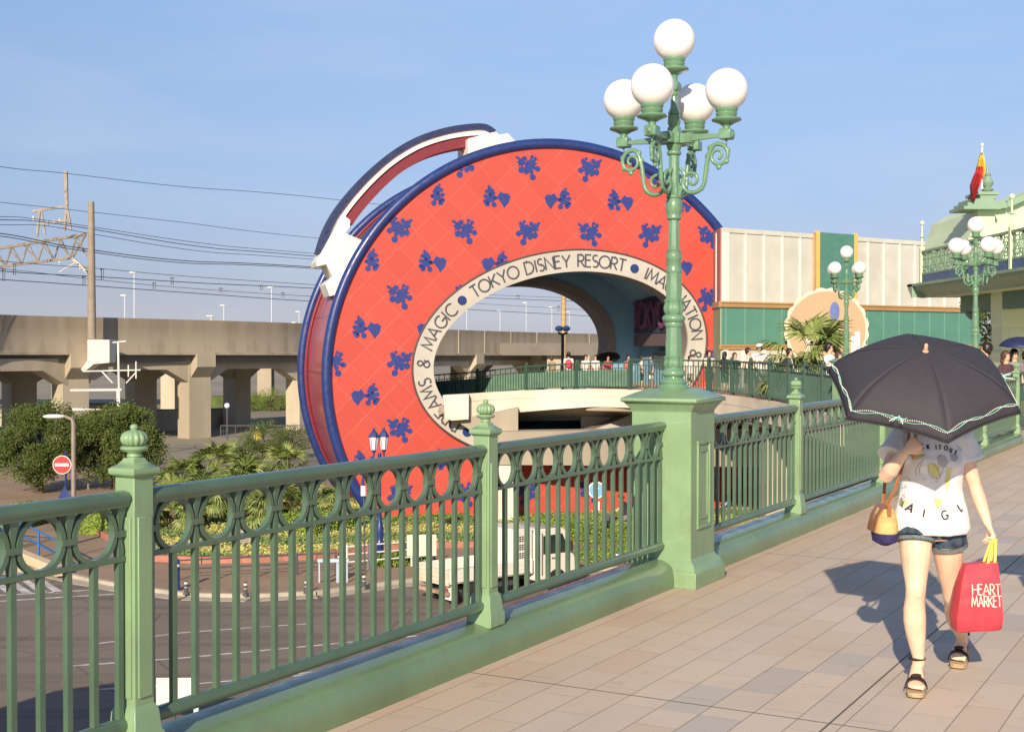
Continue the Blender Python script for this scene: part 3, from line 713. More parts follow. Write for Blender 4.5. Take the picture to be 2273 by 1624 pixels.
def inell(s, z, r, m=0.):
    dx, dz = s-EX, z-EZ; x = dx*cos(TL)+dz*sin(TL); y = -dx*sin(TL)+dz*cos(TL); return (x/(r[0]+m))**2+(y/(r[1]+m))**2 < 1
def outer_hit(s, z, ds, dz, R=CR):
    a = ds*ds+dz*dz; b = 2*((s-CX)*ds+(z-CZ)*dz); c = (s-CX)**2+(z-CZ)**2-R*R; t = (-b+sqrt(b*b-4*a*c))/(2*a)
    if z+dz*t < ZB: t = (ZB-z)/dz
    return s+ds*t, z+dz*t
def face_mat():
    m, n, l, b = nodes_of('red diamond tiles', .42, .4)
    tc = n.new('ShaderNodeTexCoord'); sp = n.new('ShaderNodeSeparateXYZ'); l.new(tc.outputs['Object'], sp.inputs[0])
    def line(op, w):
        a = mth(n, l, op, sp.outputs[0], sp.outputs[2]); off = (1.01+.335) if op == 'ADD' else (1.01-.335)
        t = mth(n, l, 'FRACT', mth(n, l, 'DIVIDE', mth(n, l, 'SUBTRACT', a, off+.0), 1.34)); t = mth(n, l, 'ABSOLUTE', mth(n, l, 'SUBTRACT', t, .5))
        return mth(n, l, 'GREATER_THAN', t, .5-w), a
    l1, a1 = line('ADD', .008); l2_, a2 = line('SUBTRACT', .008)
    nz = n.new('ShaderNodeTexNoise'); nz.inputs['Scale'].default_value = .35; nz.inputs['Detail'].default_value = 4; l.new(tc.outputs['Object'], nz.inputs[0])
    cv = n.new('ShaderNodeCombineXYZ')
    l.new(mth(n, l, 'FLOOR', mth(n, l, 'DIVIDE', mth(n, l, 'SUBTRACT', a1, 1.345), 1.34)), cv.inputs[0]); l.new(mth(n, l, 'FLOOR', mth(n, l, 'DIVIDE', mth(n, l, 'SUBTRACT', a2, .675), 1.34)), cv.inputs[1])
    wh = n.new('ShaderNodeTexWhiteNoise'); l.new(cv.outputs[0], wh.inputs[0])
    base = mixc(n, l, wh.outputs[0], (.47, .068, .048), (.505, .077, .054))
    base = mixc(n, l, mth(n, l, 'MULTIPLY', nz.outputs[0], .3), base, (.62, .11, .075))
    c = mixc(n, l, mth(n, l, 'MULTIPLY', mth(n, l, 'MAXIMUM', l1, l2_), mth(n, l, 'MULTIPLY', nz.outputs[0], .55)), base, (.72, .28, .18)); l.new(c, b.inputs['Base Color'])
    bp = n.new('ShaderNodeBump'); bp.inputs['Strength'].default_value = .3; bp.inputs['Distance'].default_value = .02
    l.new(mth(n, l, 'SUBTRACT', 1, mth(n, l, 'MAXIMUM', l1, l2_)), bp.inputs['Height']); l.new(bp.outputs[0], b.inputs['Normal'])
    return m
red_m = face_mat()
def wallface(y, flip=False, rin=RI, kin=.3, R=9.42):
    A = []; NN = 240
    for i in range(NN):
        t = 2*pi*i/NN; s, z = ell(rin, t, kin); ds, dz = s-EX, z-EZ; A.append(((s, z), outer_hit(s, z, ds, dz, R)))
    vs = []; fs_ = []
    for (a, b) in A: vs += [V((a[0], y, a[1])), V((b[0], y, b[1]))]
    for i in range(NN):
        j = (i+1) % NN; q = (2*i, 2*j, 2*j+1, 2*i+1); fs_.append(q if flip else q[::-1])
    return vs, fs_
fw = MB(); fw.add(*wallface(0)); fw.add(*wallface(.12, True)); fw.build('front_wall', red_m, arch, smooth=False)
bw = MB(); bw.add(*wallface(9.2, True)); bw.add(*wallface(9.0)); bw.build('back_wall', red_m, arch, smooth=False)
# drum side
side_m = None
def side_mat():
    m, n, l, b = nodes_of('glossy red drum panels', .34, .5); b.inputs['Coat Weight'].default_value = .2
    tc = n.new('ShaderNodeTexCoord'); sp = n.new('ShaderNodeSeparateXYZ'); l.new(tc.outputs['Object'], sp.inputs[0])
    an = mth(n, l, 'ARCTAN2', mth(n, l, 'SUBTRACT', sp.outputs[2], CZ), mth(n, l, 'SUBTRACT', sp.outputs[0], CX))
    t = mth(n, l, 'FRACT', mth(n, l, 'MULTIPLY', an, 24/(2*pi))); t = mth(n, l, 'ABSOLUTE', mth(n, l, 'SUBTRACT', t, .5)); j = mth(n, l, 'GREATER_THAN', t, .49)
    y = mth(n, l, 'ABSOLUTE', mth(n, l, 'SUBTRACT', sp.outputs[1], 4.6)); j2 = mth(n, l, 'MULTIPLY', mth(n, l, 'GREATER_THAN', y, 2.3), mth(n, l, 'LESS_THAN', y, 2.36))
    nz = n.new('ShaderNodeTexNoise'); nz.inputs['Scale'].default_value = .8; l.new(tc.outputs['Object'], nz.inputs[0])
    c = mixc(n, l, nz.outputs[0], (.40, .055, .045), (.50, .09, .07)); l.new(mixc(n, l, mth(n, l, 'MULTIPLY', mth(n, l, 'MAXIMUM', j, j2), .8), c, (.08, .02, .02)), b.inputs['Base Color'])
    return m
side_m = side_mat()
def circ(R, a0, a1, n): return [(CX+R*cos(a0+(a1-a0)*i/n), CZ+R*sin(a0+(a1-a0)*i/n)) for i in range(n+1)]
aB = math.asin((ZB-CZ)/9.3)        # where the drum meets the ground
a0, a1 = aB, pi-aB
dr = MB(); P = circ(9.3, a0, a1, 160)
dr.loft([[V((x, .13, z)), V((x, 8.98, z))] for x, z in P], closed=False, caps=False); dr.build('drum_side', side_m, arch)
for nm, y in (('front_rim', .02), ('back_rim', 9.18)):
    Pt = [V((x, y, z)) for x, z in circ(9.52, math.asin((ZB-.2-CZ)/9.52), pi-math.asin((ZB-.2-CZ)/9.52), 160)]
    r = MB(); r.tube(Pt, .215, 14, up=(0, 1, 0)); r.build(nm, navy, arch, ang=60)
for y in (.42, 8.75):
    r = MB(); r.tube([V((x, y, z)) for x, z in circ(9.36, a0, a1, 160)], .06, 10, up=(0, 1, 0)); r.build('side_moulding', mat('dark red moulding', (.20, .025, .045), .35, .05), arch, ang=60)
MB().box(-8.1, 7.2, .02, .5, RZ+.1, ZB-.002).build('base_course', cream, arch, smooth=False)
# lettered ring
ring_m = mat('ring cream panels', (.56, .53, .46), .5, .04, .5, dirt=(.50, .465, .40))
def ering(r, k, y, n=160): return [V((p[0], y, p[1])) for p in (ell(r, 2*pi*i/n, k) for i in range(n))]
rg = MB(); rg.loft([list(q) for q in zip(ering(RI, 0, -.12), ering(RO, 0, -.12), ering(RO, 0, .0), ering(RI, 0, .0))], loop=True, caps=False); rg.build('letter_ring', ring_m, arch, ang=30)
ed = MB(); ed.tube(ering(RO, .02, -.10), .045, 6, loop=True, up=(0, 1, 0)); ed.build('ring_edging', mat('ring edging', (.12, .08, .08), .5, 0), arch, ang=60)
lip_m = mat('taupe lip', (.26, .215, .18), .7, .05, .5)
RB = (4.72, 3.12)
lp = MB(); lp.loft([list(q) for q in zip(ering(RI, 0, .0), ering(RI, 0, .9), ering(RI, .9, .9), ering(RI, .32, .12))], loop=True, caps=False); lp.build('front_lip', lip_m, arch, ang=30)
lp = MB(); lp.loft([list(q) for q in zip(ering(RB, 0, 7.8), ering(RB, 0, 9.22), ering(RB, .3, 9.22), ering(RB, .42, 7.8))], loop=True, caps=False); lp.build('back_lip', lip_m, arch, ang=30)
def tun_mat():
    m, n, l, b = nodes_of('blue tunnel panels', .7, .3)
    tc = n.new('ShaderNodeTexCoord'); sp = n.new('ShaderNodeSeparateXYZ'); l.new(tc.outputs['Object'], sp.inputs[0])
    t = mth(n, l, 'FRACT', mth(n, l, 'DIVIDE', sp.outputs[1], 1.7)); j = mth(n, l, 'GREATER_THAN', mth(n, l, 'ABSOLUTE', mth(n, l, 'SUBTRACT', t, .5)), .49)
    nz = n.new('ShaderNodeTexNoise'); nz.inputs['Scale'].default_value = 1; l.new(tc.outputs['Object'], nz.inputs[0])
    c = mixc(n, l, nz.outputs[0], (.17, .31, .42), (.22, .39, .50)); l.new(mixc(n, l, j, c, (.08, .12, .16)), b.inputs['Base Color']); return m
tm = tun_mat()
tn = MB(); tn.loft([ering(RI, .9, .92), ering(RI, .9, 7.88), ering(RB, .40, 7.90)], caps=False); tn.build('tunnel_lining', tm, arch, ang=60)
# ring letters, placed along the oval between the first and last letter of each word
RM = ((RI[0]+RO[0])/2, (RI[1]+RO[1])/2)
tab = []; acc = 0; prev = None
for i in range(2001):
    t = 2*pi*i/2000-pi/2      # start at the bottom
    p = ell(RM, -t-pi, 0)     # clockwise
    if prev: acc += sqrt((p[0]-prev[0])**2+(p[1]-prev[1])**2)
    tab.append((acc, p)); prev = p
def arclen(px, py):
    s, z = W2A(px, py, -.12); return min(tab, key=lambda e: (e[1][0]-s)**2+(e[1][1]-z)**2)[0]
def at_len(L):
    i = min(range(len(tab)), key=lambda k: abs(tab[k][0]-L)); a = tab[max(i-3, 0)][1]; b = tab[min(i+3, 2000)][1]; p = tab[i][1]
    d = V((b[0]-a[0], b[1]-a[1])).normalized(); return p, d
LH = .50; letter_m = mat('letter paint', (.075, .075, .10), .5, 0)
def ring_word(txt, pa, pb):
    lt = MB(); a, b = arclen(*pa), arclen(*pb); ws = [GL[c][0]*LH for c in txt]; cen = []; x = 0
    for w_ in ws: cen.append(x+w_/2); x += w_+.2*LH
    k = (b-a)/(cen[-1]-cen[0]) if len(txt) > 1 else 1
    for ch, w_, c_ in zip(txt, ws, cen):
        Lc = a+(c_-cen[0])*k; p, d = at_len(Lc); nrm_ = V((-d.y, d.x))
        def fn(q, p=p, d=d, nrm_=nrm_, w_=w_):
            x_, z_ = q.x-w_/2, q.z-LH/2; return V((p[0]+d.x*x_+nrm_.x*z_, q.y, p[1]+d.y*x_+nrm_.y*z_))
        for pl_ in GL[ch][1]: stroke(lt, [(u_*LH, v_*LH) for u_, v_ in pl_], .062, fn, -.145, -.12)
    lt.build('lettering', letter_m, arch, smooth=False)
ring_word('DREAMS', (1007, 944), (943, 848)); ring_word('&', (944.5, 807), (944.5, 807)); ring_word('MAGIC', (955.7, 763.6), (1003.7, 691.6))
ring_word('TOKYO', (1054, 646), (1140, 607.7)); ring_word('DISNEY', (1175, 597), (1256.5, 581.6)); ring_word('RESORT', (1290, 580), (1380.5, 589))
ring_word('IMAGINATION', (1434, 607.7), (1539.8, 744)); ring_word('&', (1537, 783.8), (1537, 783.8))
for pxy in ((1027, 668.5), (1408, 597), (1035, 962)):
    p, d = at_len(arclen(*pxy)); dt = MB(); dt.prism([(p[0]+.19*cos(2*pi*k/28), p[1]+.19*sin(2*pi*k/28)) for k in range(28)], -.145, -.12); dt.build('ring_dot', navy, arch, smooth=False)
# abstract blue sprigs on the tile lattice (plain stand-ins for the printed motifs)
blue_m = mat('motif blue', (.028, .05, .24), .45, .05, 2); mo = MB()
def okp(s, z, r):
    return z > ZB+r and (s-CX)**2+(z-CZ)**2 < (9.38-r)**2 and not inell(s, z, RI, r+.1)
def blob(s, z, r, jag=0, n=14, rot=0, depth=-.012):
    if not okp(s, z, r): return
    pts = []
    for k in range(n):
        t = 2*pi*k/n+rot; rr_ = r*(1+(jag if k % 2 else -jag)); pts.append((s+rr_*cos(t), z+rr_*sin(t)))
    mo.prism(pts, depth, -.001)
dep = [0]
def nd(): dep[0] = (dep[0]+1) % 9; return -.010-.0012*dep[0]
KM = 1.02
def twig(s, z, s2, z2, w=.05):
    if not (okp(s, z, .05) and okp(s2, z2, .05)): return
    d = V((s2-s, z2-z)); n_ = V((-d.y, d.x)).normalized()*w; mo.prism([(s-n_.x, z-n_.y), (s+n_.x, z+n_.y), (s2+n_.x, z2+n_.y), (s2-n_.x, z2-n_.y)], nd(), -.001)
def sprigA(s, z, m):
    for (x, y, r, j) in ((-.28, .14, .17, .25), (-.14, .30, .10, .25), (.16, .10, .20, .25), (.0, -.08, .17, .2), (.30, .30, .09, .3), (.0, .14, .10, .2), (-.28, -.16, .13, .1), (.40, -.10, .11, .1), (-.08, -.24, .10, .1), (.20, -.44, .13, .05), (.14, -.22, .09, .1), (-.45, .32, .05, .3), (.16, .38, .07, .2), (-.12, .30, .08, .2)):
        blob(s+m*x*KM, z+y*KM, r*KM, j, 14, x*3, nd())
    for q in (((-.26, .2), (.02, -.05)), ((.25, .16), (.02, -.05)), ((.02, -.05), (.20, -.44)), ((-.30, -.14), (-.1, -.1)), ((.40, -.12), (.1, -.05)), ((-.50, .36), (-.26, .2))):
        twig(s+m*q[0][0]*KM, z+q[0][1]*KM, s+m*q[1][0]*KM, z+q[1][1]*KM)
def sprigB(s, z, m):
    for (x, y, r, j) in ((.24, .27, .15, .2), (.22, .02, .18, .2), (.44, .05, .09, .2), (.46, -.16, .08, .1), (.06, .0, .09, .1), (.36, -.26, .11, .15), (.08, -.28, .11, .15), (.30, .44, .06, .3), (.40, .24, .07, .2), (.10, .18, .07, .2)):
        blob(s+m*x*KM, z+y*KM, r*KM, j, 14, x*3, nd())
    for q in (((.24, .25), (.22, .02)), ((.22, .02), (.08, -.28)), ((.22, .02), (.46, -.16)), ((-.05, -.02), (.22, .02)), ((.22, .0), (.36, -.26))): twig(s+m*q[0][0]*KM, z+q[0][1]*KM, s+m*q[1][0]*KM, z+q[1][1]*KM)
    kite = [(-.60, .08), (-.46, .20), (-.30, .18), (-.20, .26), (-.02, .02), (-.22, -.20), (-.34, -.40), (-.52, -.18)]
    kite = [(x*KM, y*KM) for x, y in kite]
    if all(okp(s+m*x, z+y, .02) for x, y in kite):
        kk = [(s+m*x, z+y) for x, y in kite]; mo.prism(kk[::-1] if m > 0 else kk, nd(), -.001)
for r_ in range(-5, 7):
    for c_ in range(-5, 6):
        mo = MB()
        if r_ % 2 == 0: s, z = 1.01+2.68*c_, 1.11+1.34*r_; sprigA(s, z, 1 if (c_+r_//2) % 2 == 0 else -1)
        else: s, z = -.35+2.68*c_, 1.11+1.34*r_; sprigB(s, z, 1 if (c_+(r_-5)//2) % 2 == 0 else -1)
        if len(mo.f) > 30: mo.build('blue_motif', blue_m, arch, smooth=False)
# carrying handle on the drum
def band(pts_o, pts_i, y0, y1):
    b = MB(); b.loft([[V((o[0], y0, o[1])), V((o[0], y1, o[1])), V((i[0], y1, i[1])), V((i[0], y0, i[1]))] for o, i in zip(pts_o, pts_i)]); return b
def hcurve(r, a, b, n=24, cx=-2.35, cz=3.55): return [(cx+r*cos(radians(a+(b-a)*i/n)), cz+r*sin(radians(a+(b-a)*i/n))) for i in range(n+1)]
import itertools
def cfit(k):  # handle arcs measured on the photo
    nv = [(-9.83, 5.73), (-9.51, 6.71), (-8.97, 7.7), (-8.08, 8.8), (-7.1, 9.76), (-6.15, 10.45), (-5.15, 10.95), (-3.88, 11.33), (-2.59, 11.48), (-2.02, 11.22)]
    out = []
    nv = [tuple(p)[:2] for p in smooth_path([V((x, z, 0)) for x, z in nv], 4)]
    for i, p in enumerate(nv):
        a = V(nv[max(i-1, 0)]); b = V(nv[min(i+1, len(nv)-1)]); d = (b-a).normalized(); n_ = V((d.y, -d.x)); out.append(tuple(V(p)+n_*k))
    return out
maroon = mat('maroon handle lining', (.20, .022, .035), .5, .06)
band(cfit(0), cfit(.26), 3.9, 5.4).build('handle_strap', mat('handle navy', (.018, .03, .10), .45, .1, 2), arch, ang=25)
band(cfit(.26), cfit(.50), 4.0, 5.3).build('handle_core', white_p, arch, ang=25)
band(cfit(.50)[7:-3], cfit(.96)[7:-3], 4.1, 5.2).build('handle_lining', maroon, arch, ang=25)
lb = [(-8.73, 7.27), (-8.48, 7.08), (-8.51, 6.78), (-8.68, 6.53), (-7.99, 6.25), (-8.2, 5.61), (-9.0, 3.94), (-9.37, 3.84), (-9.56, 4.37), (-9.25, 4.67), (-9.51, 5.2), (-9.9, 5.1), (-9.93, 5.3), (-9.6, 5.9), (-9.0, 7.0)]
br1 = MB(); br1.prism(lb, 3.6, 5.7); br1.build('handle_bracket', white_p, arch, smooth=False, bevel=.03)
ub = [(-3.35, 10.75), (-2.12, 11.10), (-1.95, 10.98), (-1.55, 11.05), (-.7, 10.2), (-.9, 9.75), (-2.2, 9.3), (-3.35, 9.2)]
br2 = MB(); br2.prism(ub, 3.6, 5.7); br2.build('handle_bracket', white_p, arch, smooth=False, bevel=.03)
# shop front recessed in the tunnel wall: board with raised letters, door
Pb = (W2A(1392, 700, 5.0)[0]); 
sg = thing('tunnel_sign', 'dark raised TOKYO letters on a board on the blue wall inside the archway', 'sign', A2W(V((5.42, 2.4, 0))), AR+radians(86))
MB().box(-.2, 4.9, .0, .08, 1.75, 2.3).build('board', mat('mauve board', (.16, .11, .12), .7, .1, 3, stretch=(1, 1, 8)), sg, smooth=False)
MB().box(-.15, 4.8, .081, .10, 2.35, 4.0).build('panel', mat('sign backing', (.05, .05, .09), .7, .1), sg, smooth=False)
wl_ = MB(); word(wl_, 'TOKYO', 1.15, .14, lambda q: V((4.6-q.x*1.02, .11+q.y, q.z+2.6)), .1, 0, .12)
wl_.build('letters', mat('maroon letters', (.22, .07, .16), .5, 0), sg, smooth=False)
dw = thing('shop_door', 'grey framed glass doorway under the sign inside the archway', 'door', A2W(V((5.95, 3.0, 0))), AR+radians(88))
MB().box(0, 2.6, .0, .06, .0, 1.5).build('frame', mat('grey frame', (.16, .17, .18), .5, .1), dw, smooth=False)
for k in (0, 1): MB().box(.12+k*1.24, 1.24+k*1.24, .061, .075, .1, 1.4).build('pane', mat('dim glass', (.10, .12, .12), .15, .1, 2), dw, smooth=False)

# ================================================================ striped parapet building right of the arch
bd = thing('panel_building', 'low white panelled building with green band and gold trim beside the red archway', 'building', (8.67, 54.95, 0), atan2(8.5, 12.18))
BL = 17.5
wallw = mat('ribbed white cladding', (.60, .605, .53), .6, .05, .8, dirt=(.54, .54, .46)); trimw = mat('white trim', (.80, .77, .68), .5, .03)
teal = mat('teal cladding', (.115, .31, .235), .5, .06, 1.2); teal2 = mat('teal trim', (.19, .40, .31), .5, .05); gold = mat('ochre trim', (.55, .34, .15), .5, .06, 1); yel = mat('yellow trim', (.74, .50, .14), .5, .04)
b = MB(); b.box(.02, BL, 0, .06, 3.5, 6.45).build('upper_wall', wallw, bd, smooth=False)
MB().box(-.0, BL, -.05, .06, 6.452, 6.64).build('parapet', wallw, bd, smooth=False)
b = MB(); b.box(.0, .38, -.06, -.002, 3.6, 6.45)
for k in range(1, 16): b.box(k*1.1+.25-.04, k*1.1+.25+.04, -.045, -.002, 3.6, 6.45)
b.build('upright_trim', trimw, bd, smooth=False)
def moulding(z0, z1, nm, dep=.14):
    pr = [(0, z0), (-dep*.5, z0), (-dep*.7, z0+(z1-z0)*.35), (-dep*.6, z0+(z1-z0)*.5), (-dep, z0+(z1-z0)*.75), (-dep, z1), (0, z1)]
    q = MB(); q.loft([[V((x, y, z)) for y, z in pr] for x in (-.12, BL)]); q.build(nm, gold, bd, smooth=False)
moulding(3.36, 3.60, 'upper_moulding'); moulding(1.60, 1.80, 'lower_moulding')
MB().box(.0, BL, .0, .06, 1.8, 3.36).build('green_band', teal, bd, smooth=False)
b = MB()
for k in range(0, 16): b.box(k*1.1+.25-.025, k*1.1+.25+.025, -.02, -.002, 1.8, 3.36)
b.build('band_trim', teal2, bd, smooth=False)
MB().box(.0, BL, .0, .06, 0, 1.6).build('lower_wall', wallw, bd, smooth=False)
for k in range(0, 16): MB().box(k*1.1+.1, k*1.1+.35, -.05, -.002, 0, 1.6).build('lower_pilaster', trimw, bd, smooth=False)
# left return wall
ret = radians(90)-atan2(8.5, 12.18)
M = Mx.Rotation(ret, 4, 'Z')
MB().box(0, 3.2, .0, .05, 3.6, 6.64, M).build('return_wall', mat('red reflection cladding', (.42, .22, .20), .6, .05), bd, smooth=False)  # rose colour paints in the red reflected from the archway
b = MB()
for k in range(1, 3): b.box(k*1.1-.04, k*1.1+.04, .051, .08, 3.6, 6.5, M)
b.build('upright_trim', trimw, bd, smooth=False)
b = MB(); b.box(0, 3.2, .0, .10, 3.36, 3.6, M); b.build('return_moulding', gold, bd, smooth=False)
MB().box(0, 3.2, .0, .05, 0, 3.36, M).build('return_band', mat('sage return wall', (.30, .38, .25), .6, .1, .8), bd, smooth=False)
# teal fin with yellow edges
fx = 5.75
MB().box(fx, fx+2.25, -.13, -.07, 3.62, 6.72).build('teal_fin', mat('teal tile', (.10, .28, .21), .5, .08, 4), bd, smooth=False)
for x in (fx-.22, fx+2.25): MB().box(x, x+.2, -.17, -.07, 3.62, 6.78).build('fin_edge', yel, bd, smooth=False)
for x in (fx-.34,): MB().box(x, x+.11, -.15, -.07, 3.62, 6.7).build('fin_edge', gold, bd, smooth=False)
# round sign with scalloped rim
c_ = W(1833, 731, 56.6)
rs = thing('round_sign', 'big round tan sign with scalloped cream rim on the green banded building', 'sign', (c_.x, c_.y, c_.z), -.10)
n = 96; sc_ = [((2.02+.07*abs(sin(24*pi*k/n*1.0)))*cos(2*pi*k/n), (2.02+.07*abs(sin(24*pi*k/n)))*sin(2*pi*k/n)) for k in range(n)]
n = 240; sc_ = [((1.70+.08*abs(sin(20*2*pi*k/n/2)))*cos(2*pi*k/n), (1.70+.08*abs(sin(20*2*pi*k/n/2)))*sin(2*pi*k/n)) for k in range(n)]
MB().prism(sc_, -.2, 0).build('scalloped_rim', mat('cream rim', (.66, .57, .42), .5, .05), rs, smooth=False)
MB().prism([(1.62*cos(2*pi*k/64), 1.62*sin(2*pi*k/64)) for k in range(64)], -.26, -.2).build('disc', mat('tan disc', (.50, .345, .20), .55, .05, .6), rs, smooth=False)
q = MB(); q.prism([(1.62*cos(2*pi*k/64), 1.62*sin(2*pi*k/64)) for k in range(64)], -.262, -.26)
for (x, z0, z1, wd) in ((.55-.1, -.55, .1, .12), (1.02, -.95, -.3, .16), (-.85, -.9, -.35, .14)): MB().box(x, x+wd, -.30, -.261, z0-.2, z1-.0).build('sign_letter', trimw, rs, smooth=False)
w_ = MB(); word(w_, 'L', 1.05, .2, lambda p: V((p.x+1.28, -.30+p.y, p.z-1.15)), d1=.038)
w_.build('sign_letter', trimw, rs, smooth=False); w_ = MB(); word(w_, 'T', .55, .15, lambda p: V((p.x+.1, -.30+p.y, p.z-.6)), d1=.038)
w_.build('sign_letter', trimw, rs, smooth=False)
ov = MB(); ov.prism([(.33+.20*cos(2*pi*k/24), .75+.42*sin(2*pi*k/24)) for k in range(24)], -.30, -.262); ov.build('blue_emblem', mat('emblem blue', (.10, .16, .42), .5, .1), rs, smooth=False)

# ================================================================ pale green pavilion at the right edge
pv = thing('pavilion', 'pale green ornate pavilion with balustraded canopy at the right edge', 'building')
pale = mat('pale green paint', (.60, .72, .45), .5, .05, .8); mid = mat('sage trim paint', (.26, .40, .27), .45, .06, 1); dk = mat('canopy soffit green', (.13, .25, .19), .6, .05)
X0, Y0, Y1 = 13.15, 31.0, 44.2
cor = [(0, 3.35), (.10, 3.36), (.12, 3.42), (.30, 3.55), (.42, 3.62), (.44, 3.70), (.52, 3.72), (.52, 3.80), (0, 3.80)]
q = MB(); q.loft([[V((X0+.52-a, y, z)) for a, z in cor] for y in (Y0, Y1)]); q.build('cornice', mid, pv, ang=30)
q = MB(); q.loft([[V((x, Y1-.52+a, z)) for a, z in cor] for x in (X0, X0+12)]); q.build('cornice', mid, pv, ang=30)
MB().box(X0+.5, X0+12, Y0, Y1-.5, 3.36, 3.81).build('canopy_roof', pale, pv, smooth=False)
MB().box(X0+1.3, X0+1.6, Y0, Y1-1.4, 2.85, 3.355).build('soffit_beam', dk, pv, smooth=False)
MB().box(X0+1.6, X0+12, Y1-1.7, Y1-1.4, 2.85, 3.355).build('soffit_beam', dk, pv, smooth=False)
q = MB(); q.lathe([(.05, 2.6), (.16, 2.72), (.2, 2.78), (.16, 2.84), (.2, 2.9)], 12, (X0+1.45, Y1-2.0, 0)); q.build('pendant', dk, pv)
# column with stepped panels
cx0, cy0 = 14.55, 39.6
q = MB(); Mc = Mx.Translation((cx0+.35, cy0, 0)); q.sq([(.48, 0), (.48, 1.45), (.5, 1.5), (.5, 1.6), (.44, 1.65), (.44, 2.35), (.46, 2.4), (.46, 3.36)], M=Mc); q.box(-.28, .28, -.495, -.48, .15, 1.3, Mc); q.box(-.22, .22, -.455, -.44, 1.8, 2.3, Mc)
q.build('column', pale, pv, smooth=False, bevel=.01)
q = MB(); rings = []
for k in range(17):
    a = radians(90+90*k/16); 
    rings.append([V((cx0+2.6+1.75*cos(a), yy, 1.3+1.75*sin(a)*1.1)) for yy in (cy0-.1, cy0+.1)]+[V((cx0+2.6+1.45*cos(a), yy, 1.3+1.45*sin(a)*1.1)) for yy in (cy0+.1, cy0-.1)])
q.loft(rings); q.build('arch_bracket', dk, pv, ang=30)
# balcony
def bal_post(x, y, z=3.8, h=1.15, nm='balcony_post'):
    q = MB(); q.sq([(.07, z), (.07, z+h)], M=Mx.Translation((x, y, 0))); q.lathe([(.10, z+h), (.10, z+h+.06), (.04, z+h+.1), (.03, z+h+.35), (.09, z+h+.4), (.03, z+h+.44), (.02, z+h+.8)], 10, (x, y, 0)); q.sph((x, y, z+h+.85), .08, 10, 8); q.build(nm, pale, pv)
bal_post(X0+.35, Y1-.45); bal_post(X0+.35, 35.9); bal_post(X0+5.5, Y1-.45)
def balcony(pa, pb):
    q = MB(); q.beam(V(pa)+V((0, 0, 4.85)), V(pb)+V((0, 0, 4.85)), .10, .07); q.beam(V(pa)+V((0, 0, 4.12)), V(pb)+V((0, 0, 4.12)), .06, .05); q.build('balcony_rail', mid, pv, smooth=False)
    q = MB(); q.beam(V(pa)+V((0, 0, 3.96)), V(pb)+V((0, 0, 3.96)), .05, .26); q.build('blue_frieze', mat('frieze blue', (.10, .17, .30), .6, .3, 9), pv, smooth=False)
    d = (V(pb)-V(pa)); L = d.length; d.normalize(); q = MB(); nn = int(L/.75)
    for k in range(nn):
        c = V(pa)+d*(L*(k+.5)/nn)+V((0, 0, 4.48)); h = L/nn/2
        for (r_, dx, dz) in ((.26, 0, 0), (.14, 0, 0), (.12, .24, .22), (.12, -.24, .22), (.12, .24, -.22), (.12, -.24, -.22)):
            q.tube([c+d*(dx+r_*cos(2*pi*j/12))+V((0, 0, dz+r_*sin(2*pi*j/12))) for j in range(12)], .018, 4, loop=True)
        q.beam(c+d*h-V((0, 0, .36)), c+d*h+V((0, 0, .36)), .04, .04)
        q.beam(c-d*h-V((0, 0, .34)), c+d*h+V((0, 0, .34)), .02, .02); q.beam(c-d*h+V((0, 0, .34)), c+d*h-V((0, 0, .34)), .02, .02)
    q.build('scroll_panels', mid, pv)
balcony((X0+.35, 35.9, 0), (X0+.35, Y1-.45, 0)); balcony((X0+.35, Y1-.45, 0), (X0+5.5, Y1-.45, 0)); balcony((X0+.35, 31, 0), (X0+.35, 35.9, 0))
# upper storey wall with swept gable and corner pier
q = MB(); ext(q, [(2145, 560), (2150, 530), (2163, 500), (2172, 470), (2205, 450), (2232, 448), (2300, 418), (2360, 410), (2360, 600), (2145, 600)], 45.0, 5); q.build('upper_wall', pale, pv, smooth=False)
q = MB(); ext(q, [(2170, 600), (2170, 462), (2208, 462), (2208, 600)], 44.6, .5); q.build('corner_pier', pale, pv, smooth=False)
q = MB()
for (x0, x1, y0, y1, dy) in ((2140, 2222, 457, 464, .9), (2148, 2214, 449, 457, .8), (2156, 2206, 441, 449, .7), (2172, 2218, 425, 432, .7), (2176, 2212, 432, 441, .6)):
    ext(q, [(x0, y0), (x1, y0), (x1, y1), (x0, y1)], 44.6-dy/2, .6+dy)
q.build('pier_cap', mid, pv, smooth=False)
q = MB(); a_ = W(2192, 425, 44.6); q.lathe([(.16, 0), (.2, .06), (.1, .12), (.16, .2), (.2, .3), (.12, .42), (.08, .5), (.12, .56), (.05, .62), (.03, .9)], 14, (a_.x, a_.y, a_.z)); q.build('pier_finial', mid, pv)
q = MB()
pts = [(2208, 458), (2232, 455), (2300, 425), (2380, 408)]
for a, b_ in zip(pts[:-1], pts[1:]): q.beam(W(*a, 44.8), W(*b_, 44.8), .35, .22)
q.build('gable_moulding', mid, pv, smooth=False)
flag = thing('flag', 'red and yellow flag hanging limp from the pole on the pavilion pier', 'flag', (0, 0, 0))
q = MB(); pb_ = W(2180, 420, 44.4); pt_ = W(2180, 322, 44.4); q.tube([pb_, pt_], .03, 8); q.sph(pt_, .07, 10, 8); q.build('flagpole', white_p, flag)
